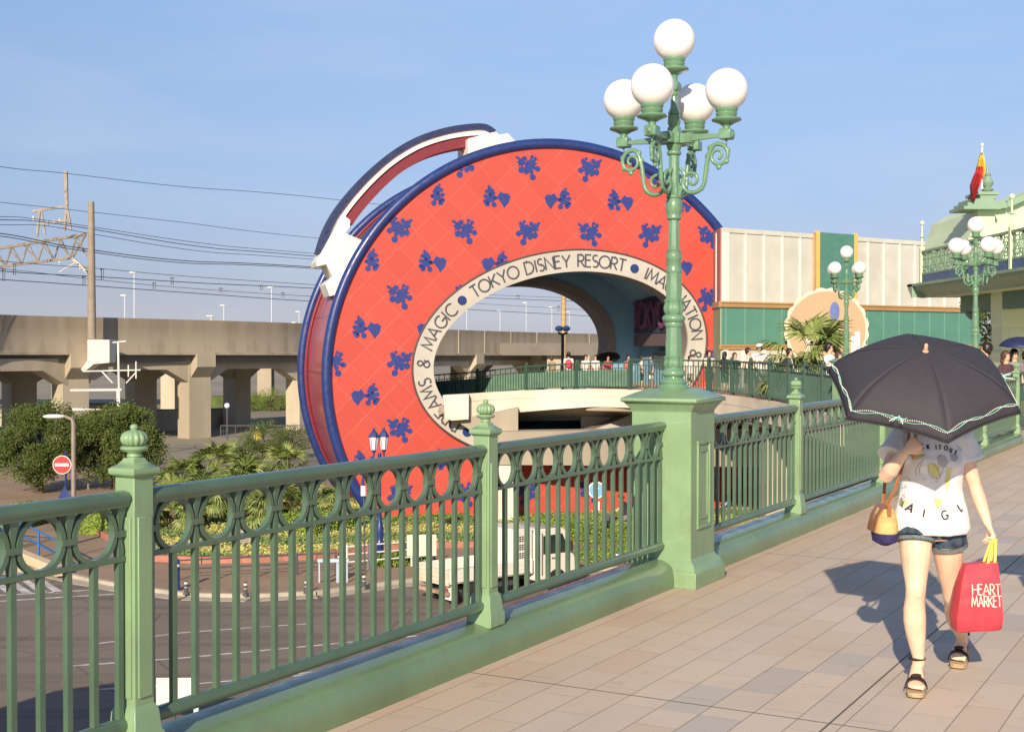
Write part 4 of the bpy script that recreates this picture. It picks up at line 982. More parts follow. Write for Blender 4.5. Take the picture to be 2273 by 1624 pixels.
def cloth(pts_px, Y, m, nm):
    L_ = []; 
    for k, (xa, xb, y) in enumerate(pts_px):
        row = []
        for j in range(9):
            f = j/8; p = W(xa+(xb-xa)*f, y+4*sin(j*1.7+k)*.4, Y); p.y += .12*sin(j*2.1+k*.7); row.append(p)
        L_.append(row)
    q = MB(); q.loft(L_, closed=False, caps=False); o = q.build(nm, m, flag, ang=80); s = o.modifiers.new('t', 'SOLIDIFY'); s.thickness = .012
cloth([(2177, 2181, 340), (2172, 2184, 358), (2169, 2186, 375), (2172, 2184, 395)], 44.3, mat('flag yellow', (.75, .50, .06), .7, .1, 3), 'yellow_cloth')
cloth([(2170, 2180, 370), (2162, 2179, 390), (2156, 2174, 410), (2157, 2166, 432), (2157, 2161, 446)], 44.1, mat('flag red', (.52, .03, .03), .7, .15, 4), 'red_cloth')
# ================================================================ railway viaduct
def vp(x, y, Y): return W(x, y, Y)
VX = [(-900, 640, 62), (-400, 678, 75), (0, 698, 90), (330, 707, 100), (660, 717, 113), (990, 731, 139), (1327, 741, 172), (1700, 748, 215), (2400, 752, 300)]
tops = [W(x, y, Y) for x, y, Y in VX]
H_W = 2.5
def vconc():
    m, n, l, b = nodes_of('weathered viaduct concrete', .9, .2)
    g = n.new('ShaderNodeNewGeometry'); sp = n.new('ShaderNodeSeparateXYZ'); l.new(g.outputs['Position'], sp.inputs[0])
    mp = n.new('ShaderNodeMapping'); mp.inputs['Scale'].default_value = (.9, .9, .08); l.new(g.outputs['Position'], mp.inputs[0])
    s = n.new('ShaderNodeTexNoise'); s.inputs['Scale'].default_value = 1.1; s.inputs['Detail'].default_value = 8; l.new(mp.outputs[0], s.inputs[0])
    a = n.new('ShaderNodeTexNoise'); a.inputs['Scale'].default_value = .25; a.inputs['Detail'].default_value = 5; l.new(g.outputs['Position'], a.inputs[0])
    c = mixc(n, l, a.outputs[0], (.39, .335, .25), (.48, .415, .315))
    st = mth(n, l, 'MULTIPLY', mth(n, l, 'SUBTRACT', s.outputs[0], .45), 4.0); st = mth(n, l, 'MINIMUM', mth(n, l, 'MAXIMUM', st, 0), 1)
    hi = mth(n, l, 'MINIMUM', mth(n, l, 'MAXIMUM', mth(n, l, 'MULTIPLY', mth(n, l, 'SUBTRACT', sp.outputs[2], 1.6), .65), 0), 1)
    st = mth(n, l, 'MAXIMUM', mth(n, l, 'MULTIPLY', st, .55), mth(n, l, 'MULTIPLY', hi, mth(n, l, 'MULTIPLY', s.outputs[0], 1.1)))
    c = mixc(n, l, st, c, (.21, .165, .115)); l.new(c, b.inputs['Base Color'])
    return m
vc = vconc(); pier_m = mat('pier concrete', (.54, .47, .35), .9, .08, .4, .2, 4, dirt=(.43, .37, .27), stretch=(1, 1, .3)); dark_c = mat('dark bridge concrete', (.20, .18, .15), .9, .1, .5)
via = thing('railway_viaduct', 'long weathered concrete railway viaduct crossing behind the trees and the archway', 'viaduct')
tp = smooth_path(tops, 8)
def off(P, i, d):     # towards the far side
    n_ = nrm(P, i); return P[i]-n_*d
q = MB(); rings = []
for i, p in enumerate(tp):
    r = []
    for d, z in ((0, 0), (0, -H_W), (-.25, -H_W-.02), (-.25, -H_W-.22), (.1, -H_W-.24), (.35, -H_W-.24), (.35, 0)): r.append(off(tp, i, d)+V((0, 0, z)))
    rings.append(r)
q.loft(rings); q.build('parapet', vc, via, ang=30)
q = MB(); rings = []
for i, p in enumerate(tp):
    rings.append([off(tp, i, d)+V((0, 0, z)) for d, z in ((.3, -H_W-.1), (.3, -H_W-.8), (9.2, -H_W-.8), (9.2, -H_W-.1))])
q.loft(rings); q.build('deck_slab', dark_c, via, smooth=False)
q = MB(); rings = []
for i, p in enumerate(tp):
    rings.append([off(tp, i, d)+V((0, 0, z)) for d, z in ((9.2, 0), (9.2, -H_W-.3), (9.5, -H_W-.3), (9.5, 0))])
q.loft(rings); q.build('parapet', vc, via, smooth=False)
# longitudinal beam + portals
def at_px(x):
    """point of the viaduct line seen at photo column x"""
    best = None
    for i, p in enumerate(tp[:-1]):
        s0 = p.x/p.y; s1 = tp[i+1].x/tp[i+1].y; t = (x-1136.5)/F
        if s0 <= t <= s1: f = (t-s0)/(s1-s0); return p.lerp(tp[i+1], f), nrm(tp, i)
    return None
cols = [-620, -430, -250, -80, 176, 452, 690, 900, 1060, 1190, 1310, 1430]
joints = MB()
for cx_ in cols:
    r = at_px(cx_)
    if not r: continue
    p, n_ = r; d = V((-n_.y, n_.x, 0)); zt = p.z-H_W-.25
    ang_ = atan2(d.y, d.x); M = Mx.Translation((p.x, p.y, 0)) @ Mx.Rotation(ang_, 4, 'Z')   # local x along, local y: far side = +y
    # front column, corbel, rear column, cross beam
    zc = zt-.55
    q = MB(); q.box(-1.05, 1.05, .45, 1.9, RZ-.2, zc, M); q.build('pier', pier_m, via, smooth=False)
    q = MB(); q.box(-1.05, 1.05, 7.4, 8.8, RZ-.2, zc, M); q.build('rear_pier', pier_m, via, smooth=False)
    q = MB(); q.box(-.9, .9, -.35, 8.9, zc-.35, zt+.1, M); q.add([M @ V(v) for v in ((-.9, -.35, zc-.35), (.9, -.35, zc-.35), (.9, .46, zc-.35), (-.9, .46, zc-.35), (-.9, .46, zc-1.2), (.9, .46, zc-1.2))], [(0, 1, 2, 3), (0, 4, 5, 1), (1, 5, 2), (0, 3, 4)]); q.build('cross_beam', pier_m, via, smooth=False)
ends = [at_px(x) for x in cols]; ends = [e for e in ends if e]
hm = MB()
for (p, n_), (p2, n2) in zip(ends[:-1], ends[1:]):
    for off_ in (-1.1, -8.0):
        a = p+n_*off_; b_ = p2+n2*off_; za = p.z-H_W-.75; d = (b_-a); d.z = 0; L = d.length; d.normalize(); h0 = za
        w = .55; s_ = n_*w
        zt0 = p.z-H_W-.5; zt1 = p2.z-H_W-.5
        xs = [0, 1.0, 3.1, L-3.1, L-1.0, L]; dep = [1.9, 1.9, .85, .85, 1.9, 1.9]
        rings = []
        for x_, dp in zip(xs, dep):
            f = x_/L; zt_ = zt0+(zt1-zt0)*f; c = V((a.x, a.y, 0))+d*x_
            rings.append([c+s_+V((0, 0, zt_)), c-s_+V((0, 0, zt_)), c-s_+V((0, 0, zt_-dp)), c+s_+V((0, 0, zt_-dp))])
        hm.loft(rings)
hm.build('haunched_beam', pier_m, via, smooth=False)
# panel joints on the far part
q = MB()
for x in range(960, 1500, 58):
    r = at_px(x)
    if r: p, n_ = r; d = V((-n_.y, n_.x, 0)); M = Mx.Translation((p.x, p.y, 0)) @ Mx.Rotation(atan2(d.y, d.x), 4, 'Z'); q.box(-.09, .09, -.06, .0, p.z-H_W, p.z, M)
q.build('joint_strip', pier_m, via, smooth=False)

# ---------------- catenary pole with lattice beam and wires
r = at_px(203); pp = r[0]; YP = pp.y-1.3
cat = thing('catenary_mast', 'tall round concrete railway mast with a steel lattice beam over the viaduct', 'railway mast')
a = W(204, 752, YP); b_ = W(194.5, 448, YP); L = b_.z-a.z
q = MB(); q.lathe([(.30, 0), (.21, L)], 20, (a.x, a.y, a.z)); 
for k in range(18): 
    f = (k+.5)/18; q.lathe([(.312-.09*f, f*L), (.312-.09*f, f*L+.03)], 20, (a.x, a.y, a.z))
q.build('pole', mat('mast concrete', (.34, .285, .22), .85, .1, 1), cat)
q = MB(); ext(q, [(194, 754), (243, 754), (243, 805), (208, 808), (186, 826), (179, 820), (194, 800)], YP-.7, 1.6); q.build('bracket_block', mat('white concrete block', (.72, .66, .55), .8, .05), cat, smooth=False, bevel=.03)
lat = MB()
def wb(m_, x0, y0, x1, y1, Yp=YP, w=.09, dY=0): m_.beam(W(x0, y0, Yp), W(x1, y1, Yp+dY), w*1.6, w*1.6)
for o_ in (0, .55):
    Yq = YP+o_
    wb(lat, -260, 590, 0, 551, Yq, .10); wb(lat, 0, 551, 190, 520, Yq, .12); wb(lat, -260, 628, 0, 592, Yq, .10); wb(lat, 0, 592, 160, 572, Yq, .11); wb(lat, 160, 572, 190, 520, Yq, .09)
    xs = list(range(-240, 160, 36))
    for i, x in enumerate(xs):
        yt = 551-(x)*.163; yb = 592-x*.125
        wb(lat, x, yb, x+14, yt-2, Yq, .06); wb(lat, x+14, yt-2, x+36, yb-4.5, Yq, .06); wb(lat, x+36, yb-4.5, x+5, yt, Yq, .04)
lat.build('lattice_beam', mat('rusty lattice steel', (.26, .22, .17), .7, .3, 3), cat, smooth=False)
q = MB(); wb(q, 160, 572, 196, 605, YP, .13); q.build('brace', steel, cat, smooth=False)
q = MB(); wb(q, 146, 380, 148, 455, YP, .13); wb(q, 148, 455, 143, 512, YP, .10); wb(q, 148, 455, 158, 512, YP, .08); wb(q, 88, 468, 82, 525, YP, .09); wb(q, 92, 468, 100, 520, YP, .07); wb(q, 72, 469, 146, 458, YP, .10); wb(q, 88, 498, 157, 488, YP, .09)
wb(q, 196, 600, 130, 604+0, YP+.2, .05) if False else None
q2 = MB(); wb(q2, 131, 604, 172, 580, YP-.4, .05); wb(q2, 172, 580, 190, 600, YP-.4, .06); q2.build('registration_arm', steel, cat, smooth=False)
q.build('mast_steelwork', mat('pale steelwork', (.36, .30, .25), .6, .2, 3), cat, smooth=False)
q = MB()
for (x, y) in ((106, 492), (120, 489), (133, 486)): p = W(x, y, YP); q.lathe([(.04, -.3), (.09, -.25), (.04, -.2), (.09, -.12), (.04, -.07), (.1, .02), (.03, .06)], 10, tuple(p))
for (x, y) in ((132, 578), (178, 586), (74, 480)): p = W(x, y, YP); q.lathe([(.03, -.4), (.08, -.33), (.03, -.26), (.08, -.2), (.03, -.12), (.08, -.06), (.03, .02)], 10, tuple(p))
q.build('insulators', white_p, cat)
# wires: (photo points with the viaduct distance), sagging
def wire(name_label, pts, r=.022, n=10, cat_='overhead wire'):
    P = []
    for (x, y) in pts:
        rr_ = at_px(min(max(x, -850), 1690)); P.append(W(x, y, rr_[0].y-1.0))
    P = smooth_path(P, n); q = MB(); q.tube(P, r, 5); o = q.build('overhead_wire', wire_m, None); tag(o, name_label, cat_, 'wires strung above the viaduct')
wires = [([(-300, 318), (0, 370), (146, 385), (400, 414), (755, 444), (1400, 520)], 'topmost single wire, reaching the tip of the lattice mast', .022),
 ([(-300, 415), (0, 449), (150, 465), (400, 493), (740, 532), (1400, 590)], 'second wire from the top, crossing above the round mast', .02),
 ([(-300, 474), (0, 481), (60, 484), (200, 503), (450, 540), (700, 563), (1400, 620)], 'upper wire of the thick bundle through the insulators', .022),
 ([(-300, 482), (0, 488), (80, 491), (200, 508), (450, 548), (700, 569), (1400, 628)], 'middle wire of the thick bundle through the insulators', .03),
 ([(-300, 494), (0, 499), (100, 501), (220, 522), (450, 558), (700, 576), (1400, 632)], 'lower wire of the bundle through the insulators', .022),
 ([(-300, 490), (0, 518), (160, 548), (400, 578), (700, 593), (1400, 640)], 'upper strand of the sagging feeder passing behind the round mast', .035),
 ([(-300, 497), (0, 524), (160, 553), (400, 583), (700, 596), (1400, 642)], 'lower strand of the sagging feeder passing behind the round mast', .03),
 ([(-300, 550), (30, 582), (220, 596), (400, 612), (700, 632), (1100, 655), (1500, 668)], 'messenger wire of the near track, above its contact wire', .022),
 ([(-300, 562), (0, 601), (230, 615), (460, 629), (700, 640), (1100, 662), (1500, 676)], 'contact wire of the near track', .032),
 ([(-300, 570), (10, 597), (200, 619), (400, 638), (700, 658), (1100, 676), (1500, 700)], 'messenger wire of the far track, above the lowest wire', .02),
 ([(-300, 602), (10, 621), (200, 634), (450, 652), (700, 669), (1100, 690), (1500, 712)], 'lowest contact wire, just above the viaduct', .03)]
for P, lab, r_ in wires: wire(lab, P, r_)
hangers = [(32, 586, 611), (227, 597, 621), (382, 617, 633), (580, 634, 645), (725, 645, 655), (8, 597, 624), (186, 614, 634), (342, 628, 642), (490, 640, 650), (628, 650, 661), (1150, 656, 665), (1240, 680, 692), (1310, 664, 674)]
hord = 'first second third fourth fifth sixth seventh'.split()
hangers_k = {}
for i, (x, y0, y1) in sorted(enumerate(hangers), key=lambda e: e[1][0]):
    rowk = 'near' if i in (0, 1, 2, 3, 4, 10, 12) else 'far'
    Yh = at_px(x)[0].y-1.0; q = MB(); q.beam(W(x-2, y0, Yh), W(x-2, y1, Yh), .04, .04); q.beam(W(x+2.5, y0, Yh), W(x+2.5, y1, Yh), .04, .04); q.beam(W(x-4, y0, Yh), W(x+4, y0, Yh), .09, .09)
    tag(q.build('wire_hanger', dark_steel, None, smooth=False), '%s small double dropper from the left between the %s track wires' % (hord[hangers_k.setdefault(rowk, []).__len__()], rowk), 'wire hanger', 'droppers between the track wires'); hangers_k[rowk].append(x)
# small tv style aerial on the near side
an = thing('aerial_mast', 'thin white aerial mast with cross arms in front of the viaduct pier', 'aerial')
q = MB(); q.tube([W(262, 757, 84), W(265, 905, 84)], .07, 6); q.tube([W(262, 862, 84), W(262, 905, 84)], .1, 6)
for a_, b2 in (((184, 824), (312, 821)), ((156, 866), (270, 865)), ((160, 908), (268, 911)), ((250, 760), (280, 757)), ((285, 810), (285, 836)), ((302, 802), (302, 840)), ((226, 824), (250, 850)), ((302, 826), (280, 850))): q.tube([W(*a_, 84), W(*b2, 84)], .04 if a_[1] < 850 else .07, 5)
q.build('rods', white_p, an)
# slim distant street lights above the parapet
sl = [(298, 605, 703, 120), (277, 656, 703, 135), (603, 638, 716, 140), (497, 678, 714, 160), (664, 692, 716, 170), (469, 702, 740, 118), (1036, 690, 735, 190), (1168, 672, 742, 190), (1225, 682, 742, 200), (1264, 693, 742, 210), (1110, 690, 742, 200), (655, 716, 719, 190)]
sln = ['tallest thin white light mast just right of the round mast', 'short light mast left of the tallest one', 'light mast nearest the archway above the viaduct', 'short thin light mast midway between round mast and archway', 'small light mast beside the archway rim', 'light with its white head hanging in front of the parapet', 'leftmost light mast seen through the archway', 'second light mast seen through the archway', 'third light mast seen through the archway', 'fourth light mast seen through the archway', 'faint light mast at the left inside the archway', 'white lamp head just over the parapet by the archway']
lm = mat('pale mast grey', (.60, .62, .66), .5, 0)
for (x, y0, y1, Yl), lab in zip(sl, sln):
    t = thing('light_mast', lab, 'light mast', (0, 0, 0), 0, 'thin light masts beyond the viaduct')
    q = MB(); q.tube([W(x, y1+30, Yl), W(x, y0, Yl)], .055, 6); q.build('pole', lm, t)
    q = MB(); q.sph(W(x-3, y0, Yl), .3, 10, 6, (1.3, .5, .35)); q.build('lamp_head', white_p, t)
# the second mast and blue twin lamp seen through the arch
q = MB(); a = W(1251, 800, 150); b_ = W(1250, 640, 150); q.lathe([(.30, 0), (.26, (b_.z-a.z))], 14, tuple(a)); 
for k in range(14): q.lathe([(.32, (b_.z-a.z)*k/14), (.32, (b_.z-a.z)*k/14+.12)], 14, tuple(a))
tag(q.build('concrete_mast', mat('ochre mast', (.50, .36, .18), .8, .1), None), 'ringed concrete mast seen through the opening of the archway', 'railway mast')  # lighter, more ochre concrete than the near mast
bl = thing('twin_lamp', 'black post with two pale blue bowl lamps seen through the archway', 'street lamp')
YB = 75
q = MB(); q.tube([W(1249, 880, YB), W(1249, 740, YB)], .09, 8); q.tube([W(1238, 738, YB), W(1249, 742, YB), W(1260, 738, YB)], .06, 6); q.build('post', dark_steel, bl)
for x in (1241, 1257): q = MB(); q.sph(W(x, 729, YB), .24, 14, 8, (1, 1, .7)); q.build('bowl', mat('pale blue glass', (.32, .45, .70), .2, 0), bl)

# ================================================================ walls and structures behind the viaduct
def wallpx(nm, lab, cat_, pts, Y, th, m): 
    q = MB(); ext(q, pts, Y, th); return tag(q.build(nm, m, None, smooth=False), lab, cat_)
q = MB(); rings = []
for x, dz in ((278, -3.4), (300, -2.9), (420, -3.1), (432, -3.6), (520, -3.75), (610, -3.9), (715, -4.0)):
    p, n_ = at_px(x); p = V((p.x, p.y, 0))-n_*9.4; rings.append([p+V((0, 0, RZ-.3)), p+V((0, 0, dz)), p-n_*.5+V((0, 0, dz)), p-n_*.5+V((0, 0, RZ-.3))])
q.loft(rings); rw = q.build('ramp_wall', concrete_l, None, smooth=False); tag(rw, 'long pale concrete ramp wall with a dark coping behind the viaduct piers', 'wall')
q = MB(); q.loft([[r[1]+V((0, 0, .002)), r[1]+V((0, 0, .10)), r[2]+V((0, 0, .10)), r[2]+V((0, 0, .002))] for r in rings]); q.build('coping', dark_c, rw, smooth=False)
wallpx('ramp_wall', 'pale concrete side ramp with a stepped top at the far left under the viaduct', 'wall', [(-200, 912), (62, 912), (62, 950), (-200, 950)], 118, 2, concrete_l)
wallpx('ramp_wall', 'dark low wall under the stepped ramp at the far left', 'wall', [(-200, 950), (60, 950), (140, 955), (140, 985), (-200, 985)], 105, 2, dark_c)
wallpx('ramp_wall', 'small pale block between the first two piers', 'wall', [(114, 850), (150, 850), (150, 965), (114, 965)], 132, 4, concrete_l)
bvia = thing('rear_viaduct', 'second dark concrete viaduct running behind the first one', 'viaduct')
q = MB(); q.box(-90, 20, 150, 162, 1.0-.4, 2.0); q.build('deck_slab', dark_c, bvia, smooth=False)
for x in range(-84, 18, 11): MB().box(x, x+1.6, 151, 153, RZ-.3, .6).build('pier', pier_m, bvia, smooth=False)
grass_far = mat('bank grass', (.10, .14, .035), .9, .3, .8)
q = MB(); q.box(-34, -18, 149, 152, RZ, -4.0)
tag(q.build('grass_bank', grass_far, None, smooth=False), 'sunlit grassy bank between the far piers', 'bank', kind='structure')
for i, x in enumerate((533, 660, 350)):
    q = MB(); q.tube([W(x, 985, 118), W(x, 905, 118)], .06, 6); o = q.build('white_pole', white_p, None)
    tag(o, ['thin white pole left of the third dark pier', 'thin white pole beside the archway rim', 'thin white pole near the second pier'][i], 'pole', 'thin white poles under the viaduct')
# wire mesh fences (posts and rails only show)
def meshfence(lab, x0, x1, y0, y1, Yf, m, n=7):
    t = thing('wire_fence', lab, 'fence'); q = MB()
    for k in range(n+1):
        x = x0+(x1-x0)*k/n; q.beam(W(x, y0, Yf), W(x, y1, Yf), .07, .07)
    q.build('fence_posts', m, t, smooth=False)
    q = MB(); q.beam(W(x0, y0, Yf), W(x1, y0, Yf), .07, .07); q.beam(W(x0, (y0+y1)/2, Yf), W(x1, (y0+y1)/2, Yf), .03, .03)
    for k in range(n*6): x = x0+(x1-x0)*k/(n*6); q.beam(W(x, y0, Yf), W(x, y1, Yf), .015, .015)
    q.build('fence_mesh', m, t, smooth=False)
meshfence('turquoise mesh fence at the far left under the viaduct', -60, 70, 951, 990, 100, mat('turquoise steel', (.06, .30, .32), .5, .1), 4)
meshfence('grey wire fence along the pale wall left of the archway', 490, 720, 944, 1000, 105, dark_steel, 7)
sl_ = thing('globe_lamp', 'slim dark post with a small round lamp before the pale wall, left of the archway', 'street lamp')
q = MB(); q.tube([W(505, 1000, 95), W(504, 905, 95)], .06, 6); q.build('post', dark_steel, sl_); q = MB(); q.sph(W(504, 900, 95), .2, 12, 8); q.build('globe', globe_m, sl_)
lot = mat('gravel lot', (.20, .155, .11), .95, .2, 2)
wallpx('timber_wall', 'brown fence panel behind the trees at the left edge', 'wall', [(-40, 1040), (45, 1040), (45, 1095), (-40, 1100)], 78, .3, lot)

# ================================================================ vegetation
def foliage(nm, cols, rough=.6):
    m, n, l, b = nodes_of(nm, rough, .3); b.inputs['Subsurface Weight'].default_value = 0
    g = n.new('ShaderNodeNewGeometry'); oi = n.new('ShaderNodeTexNoise'); oi.inputs['Scale'].default_value = 2.2; oi.inputs['Detail'].default_value = 3; l.new(g.outputs['Position'], oi.inputs[0])
    mm = mth(n, l, 'ADD', mth(n, l, 'MULTIPLY', g.outputs['Random Per Island'], .65), mth(n, l, 'MULTIPLY', oi.outputs[0], .5))
    r = n.new('ShaderNodeValToRGB'); l.new(mm, r.inputs[0]); cr = r.color_ramp
    cr.elements[0].position = .15; cr.elements[1].position = .95
    cr.elements[0].color = (*cols[0], 1); cr.elements[1].color = (*cols[-1], 1)
    for i, c in enumerate(cols[1:-1]): e = cr.elements.new(.15+.8*(i+1)/(len(cols)-1)); e.color = (*c, 1)
    l.new(r.outputs[0], b.inputs['Base Color']); return m
leaf_dark = foliage('evergreen leaves', [(.045, .085, .022), (.08, .13, .03), (.14, .19, .05), (.20, .19, .06)])
leaf_palm = foliage('palm leaves', [(.07, .12, .03), (.12, .18, .04), (.21, .26, .07), (.30, .31, .12)])
leaf_hedge = foliage('hedge leaves', [(.09, .17, .03), (.17, .25, .04), (.28, .34, .07)])
bark = mat('bark', (.10, .07, .045), .9, .25, 6, .5, 20)
def tree(lab, base, H, R, seed, nleaf=15000, lean=0, nm='evergreen_tree', group='trees in front of the viaduct', m=None):
    rnd = random.Random(seed); t = thing(nm, lab, 'tree', base, 0, group)
    tr = MB(); tr.tube([(0, 0, -.1), (.05, 0, H*.2), (-.04, .05, H*.42), (0, 0, H*.75)], [R*.09, R*.07, R*.055, R*.02], 10)
    tips = []
    for k in range(9):
        a = rnd.uniform(0, 6.28); z0 = H*rnd.uniform(.15, .5); r1 = R*rnd.uniform(.5, .8); tip = (r1*cos(a), r1*sin(a), z0+H*rnd.uniform(.1, .3)); tips.append(tip)
        tr.tube([(0, 0, z0), (tip[0]*.5, tip[1]*.5, z0+.12*H), tip], [R*.035, R*.025, R*.01], 6)
    tr.build('trunk', bark, t)
    cl = []
    for k in range(64):
        a = rnd.uniform(0, 6.28); u_ = rnd.uniform(-1, 1); rr_ = sqrt(max(0, 1-u_*u_)); f = rnd.uniform(.55, 1.0)**.6
        zz = H*.58+H*.40*u_*f; w = 1 if u_ < .2 else 1.0
        cl.append((R*.82*rr_*f*cos(a), R*.82*rr_*f*sin(a), zz, R*rnd.uniform(.16, .34)))
    lv = MB()
    for k in range(nleaf):
        c = rnd.choice(cl); d = V((rnd.gauss(0, 1), rnd.gauss(0, 1), rnd.gauss(.15, 1))).normalized(); r_ = c[3]*rnd.uniform(.55, 1.08)
        p = V(c[:3])+d*r_; dd = d+V((rnd.gauss(0, .6), rnd.gauss(0, .6), rnd.gauss(0, .6)))
        lv.leaf(p, dd.orthogonal(), rnd.uniform(.026, .042)*R/2, rnd.uniform(.08, .12)*R/2)
    lv.build('crown', m or leaf_dark, t, smooth=False); return t
gz = RZ
def gp(x, y): p = G(x, y); return (p.x, p.y, RZ)
tree('round dark evergreen tree behind the no entry sign', gp(88, 1098), 4.25, 2.35, 3, 27000)
tree('broad dark evergreen tree between the street light and the first finial post', gp(255, 1090), 4.15, 2.55, 5, 28000)
tree('low dark shrub beside the third dark pier', gp(585, 1020), 2.2, 1.9, 9, 5000, nm='shrub')
tree('small dark shrub left of the archway rim', gp(650, 1018), 2.0, 1.6, 10, 4500, nm='shrub')
tree('dark conifer shrub standing in front of the left archway rim', gp(935, 1160), 1.2, .55, 12, 2500, nm='shrub', m=leaf_hedge)
for i_, (xs_, lab_) in enumerate(((-29.2, 'leftmost of the far bushes beyond the dark viaduct pier'), (-26.6, 'middle one of the far bushes beyond the dark viaduct pier'), (-23.9, 'far bush nearest the archway rim, beyond the viaduct'))):
    tree(lab_, (xs_, 146, RZ), 2.3+.15*i_, 1.7, 40+i_, 2600, nm='shrub', group='far bushes beyond the viaduct', m=leaf_hedge)
def frond_mesh(L, w, seed, n=18):
    rnd = random.Random(seed); q = MB()
    q.tube([(0, 0, 0), (L*.35, 0, L*.12), (L*.62, 0, L*.14)], [.02, .014, .01], 5)
    for k in range(n):        # fan of narrow leaflets
        a = radians(-95+190*k/(n-1)); ln = L*.55*(1-.25*abs(a)/1.6); o = V((L*.60, 0, L*.14)); d = V((cos(a), sin(a), rnd.uniform(-.1, .12))).normalized()
        s_ = V((-sin(a), cos(a), 0))*w; m1 = o+d*ln*.55+V((0, 0, .02)); tip = o+d*ln+V((0, 0, -ln*rnd.uniform(.2, .5)))
        q.add([o-s_*.3, m1-s_, tip, m1+s_, o+s_*.3], [(0, 1, 3, 4), (1, 2, 3)])
    return q
def palm(lab, base, H, L, seed, nf=26, nm='fan_palm', group='fan palms below the viaduct'):
    rnd = random.Random(seed); t = thing(nm, lab, 'palm', base, 0, group)
    tr = MB(); tr.tube([(0, 0, -.1), (.03, .02, H*.5), (0, 0, H)], [.16, .13, .15], 10)
    for k in range(int(H/.12)): tr.lathe([(.17, k*.12), (.13, k*.12+.09)], 9, caps=False)
    tr.build('trunk', bark, t)
    lv = MB()
    for k in range(nf):
        a = rnd.uniform(0, 6.28); el = rnd.uniform(-.7, 1.25); M = Mx.Translation((0, 0, H)) @ Mx.Rotation(a, 4, 'Z') @ Mx.Rotation(-el, 4, 'Y') @ Mx.Rotation(rnd.uniform(-.5, .5), 4, 'X')
        lv.join(frond_mesh(L*rnd.uniform(.8, 1.1), .028*L, seed*50+k), M)
    lv.build('crown', leaf_palm, t, smooth=False); return t
for i, (x, yb, H, L, lab) in enumerate([(385, 1190, 1.1, 1.5, 'fan palm just right of the nearest finial post'), (478, 1140, 1.9, 1.4, 'tallest fan palm of the clump left of the archway'), (450, 1180, 1.2, 1.4, 'low fan palm in the middle of the clump, in front of the tallest one'),
    (545, 1170, 1.5, 1.5, 'fan palm with a rounded crown right of the tallest one'), (640, 1130, 1.7, 1.25, 'fan palm beside the archway rim with its crown above the handrail'), (610, 1185, 1.0, 1.4, 'low fan palm behind the little grey signboard'), (700, 1175, .9, 1.2, 'fan palm nearest the foot of the blue rim'), (405, 1140, 1.3, 1.35, 'fan palm behind the nearest finial post'), (520, 1110, 1.4, 1.3, 'fan palm at the back of the clump')]):
    palm(lab, gp(x, yb), H, L, 20+i)
pp_ = W(1800, 800, 44); palm('big palm on the terrace in front of the round tan sign', (pp_.x, pp_.y, 0), 1.15, 1.75, 70, 34, group='palms on the terrace')
pp_ = W(1765, 830, 43.5); palm('low spreading palm beneath the big palm on the terrace', (pp_.x, pp_.y, 0), .4, 1.2, 71, 22, group='palms on the terrace')
pp_ = W(2262, 700, 48); tree('yellow green tree seen under the canopy at the right edge', (pp_.x, pp_.y, 0), 5, 2.2, 72, 9000, m=leaf_palm, nm='tree', group='trees by the pavilion')
def hedge(lab, p0, p1, w, h, n=5000, nm='hedge'):
    p0 = V(p0); p1 = V(p1); d = p1-p0; L = d.length; t = MB(); a = atan2(d.y, d.x); M = Mx.Translation(p0) @ Mx.Rotation(a, 4, 'Z')
    t.box(.05, L-.05, -w/2+.05, w/2-.05, 0, h-.06, M)
    for k in range(n):
        f = random.random(); 
        if f < .45: p = V((random.uniform(0, L), -w/2, random.uniform(0, h)))
        elif f < .8: p = V((random.uniform(0, L), random.uniform(-w/2, w/2), h))
        else: p = V((random.choice((0, L)), random.uniform(-w/2, w/2), random.uniform(0, h)))
        p += V([random.gauss(0, .045) for _ in range(3)]); t.leaf(M @ p, (random.gauss(0, 1), random.gauss(0, 1), random.gauss(.5, 1)), .035, .10)
    return tag(t.build(nm, leaf_hedge, None, smooth=False), lab, 'hedge', 'clipped hedges')
hedge('clipped box hedge behind the nearest finial post', gp(188, 1192), gp(292, 1172), 2.2, .95)
hedge('clipped hedge at the left edge by the footpath', gp(-30, 1185), gp(110, 1150), 2, .7, 4000)
hedge('low clipped hedge at the foot of the red wall', gp(740, 1170), gp(1040, 1163), 1.2, .4, 6000)
hedge('clipped hedge beside the left foot of the blue rim', gp(640, 1200), gp(745, 1180), 2.4, .8, 6000)
hedge('long clipped hedge behind the white truck', gp(1150, 1205), gp(1420, 1200), 2.4, .8, 8000)
hedge('rough low hedge along the kerb behind the tail of the truck', gp(835, 1262), gp(945, 1250), 1.0, .35, 4000)
hedge('rough low hedge along the kerb in front of the cyclist', gp(1290, 1250), gp(1500, 1240), 1.4, .4, 5000)
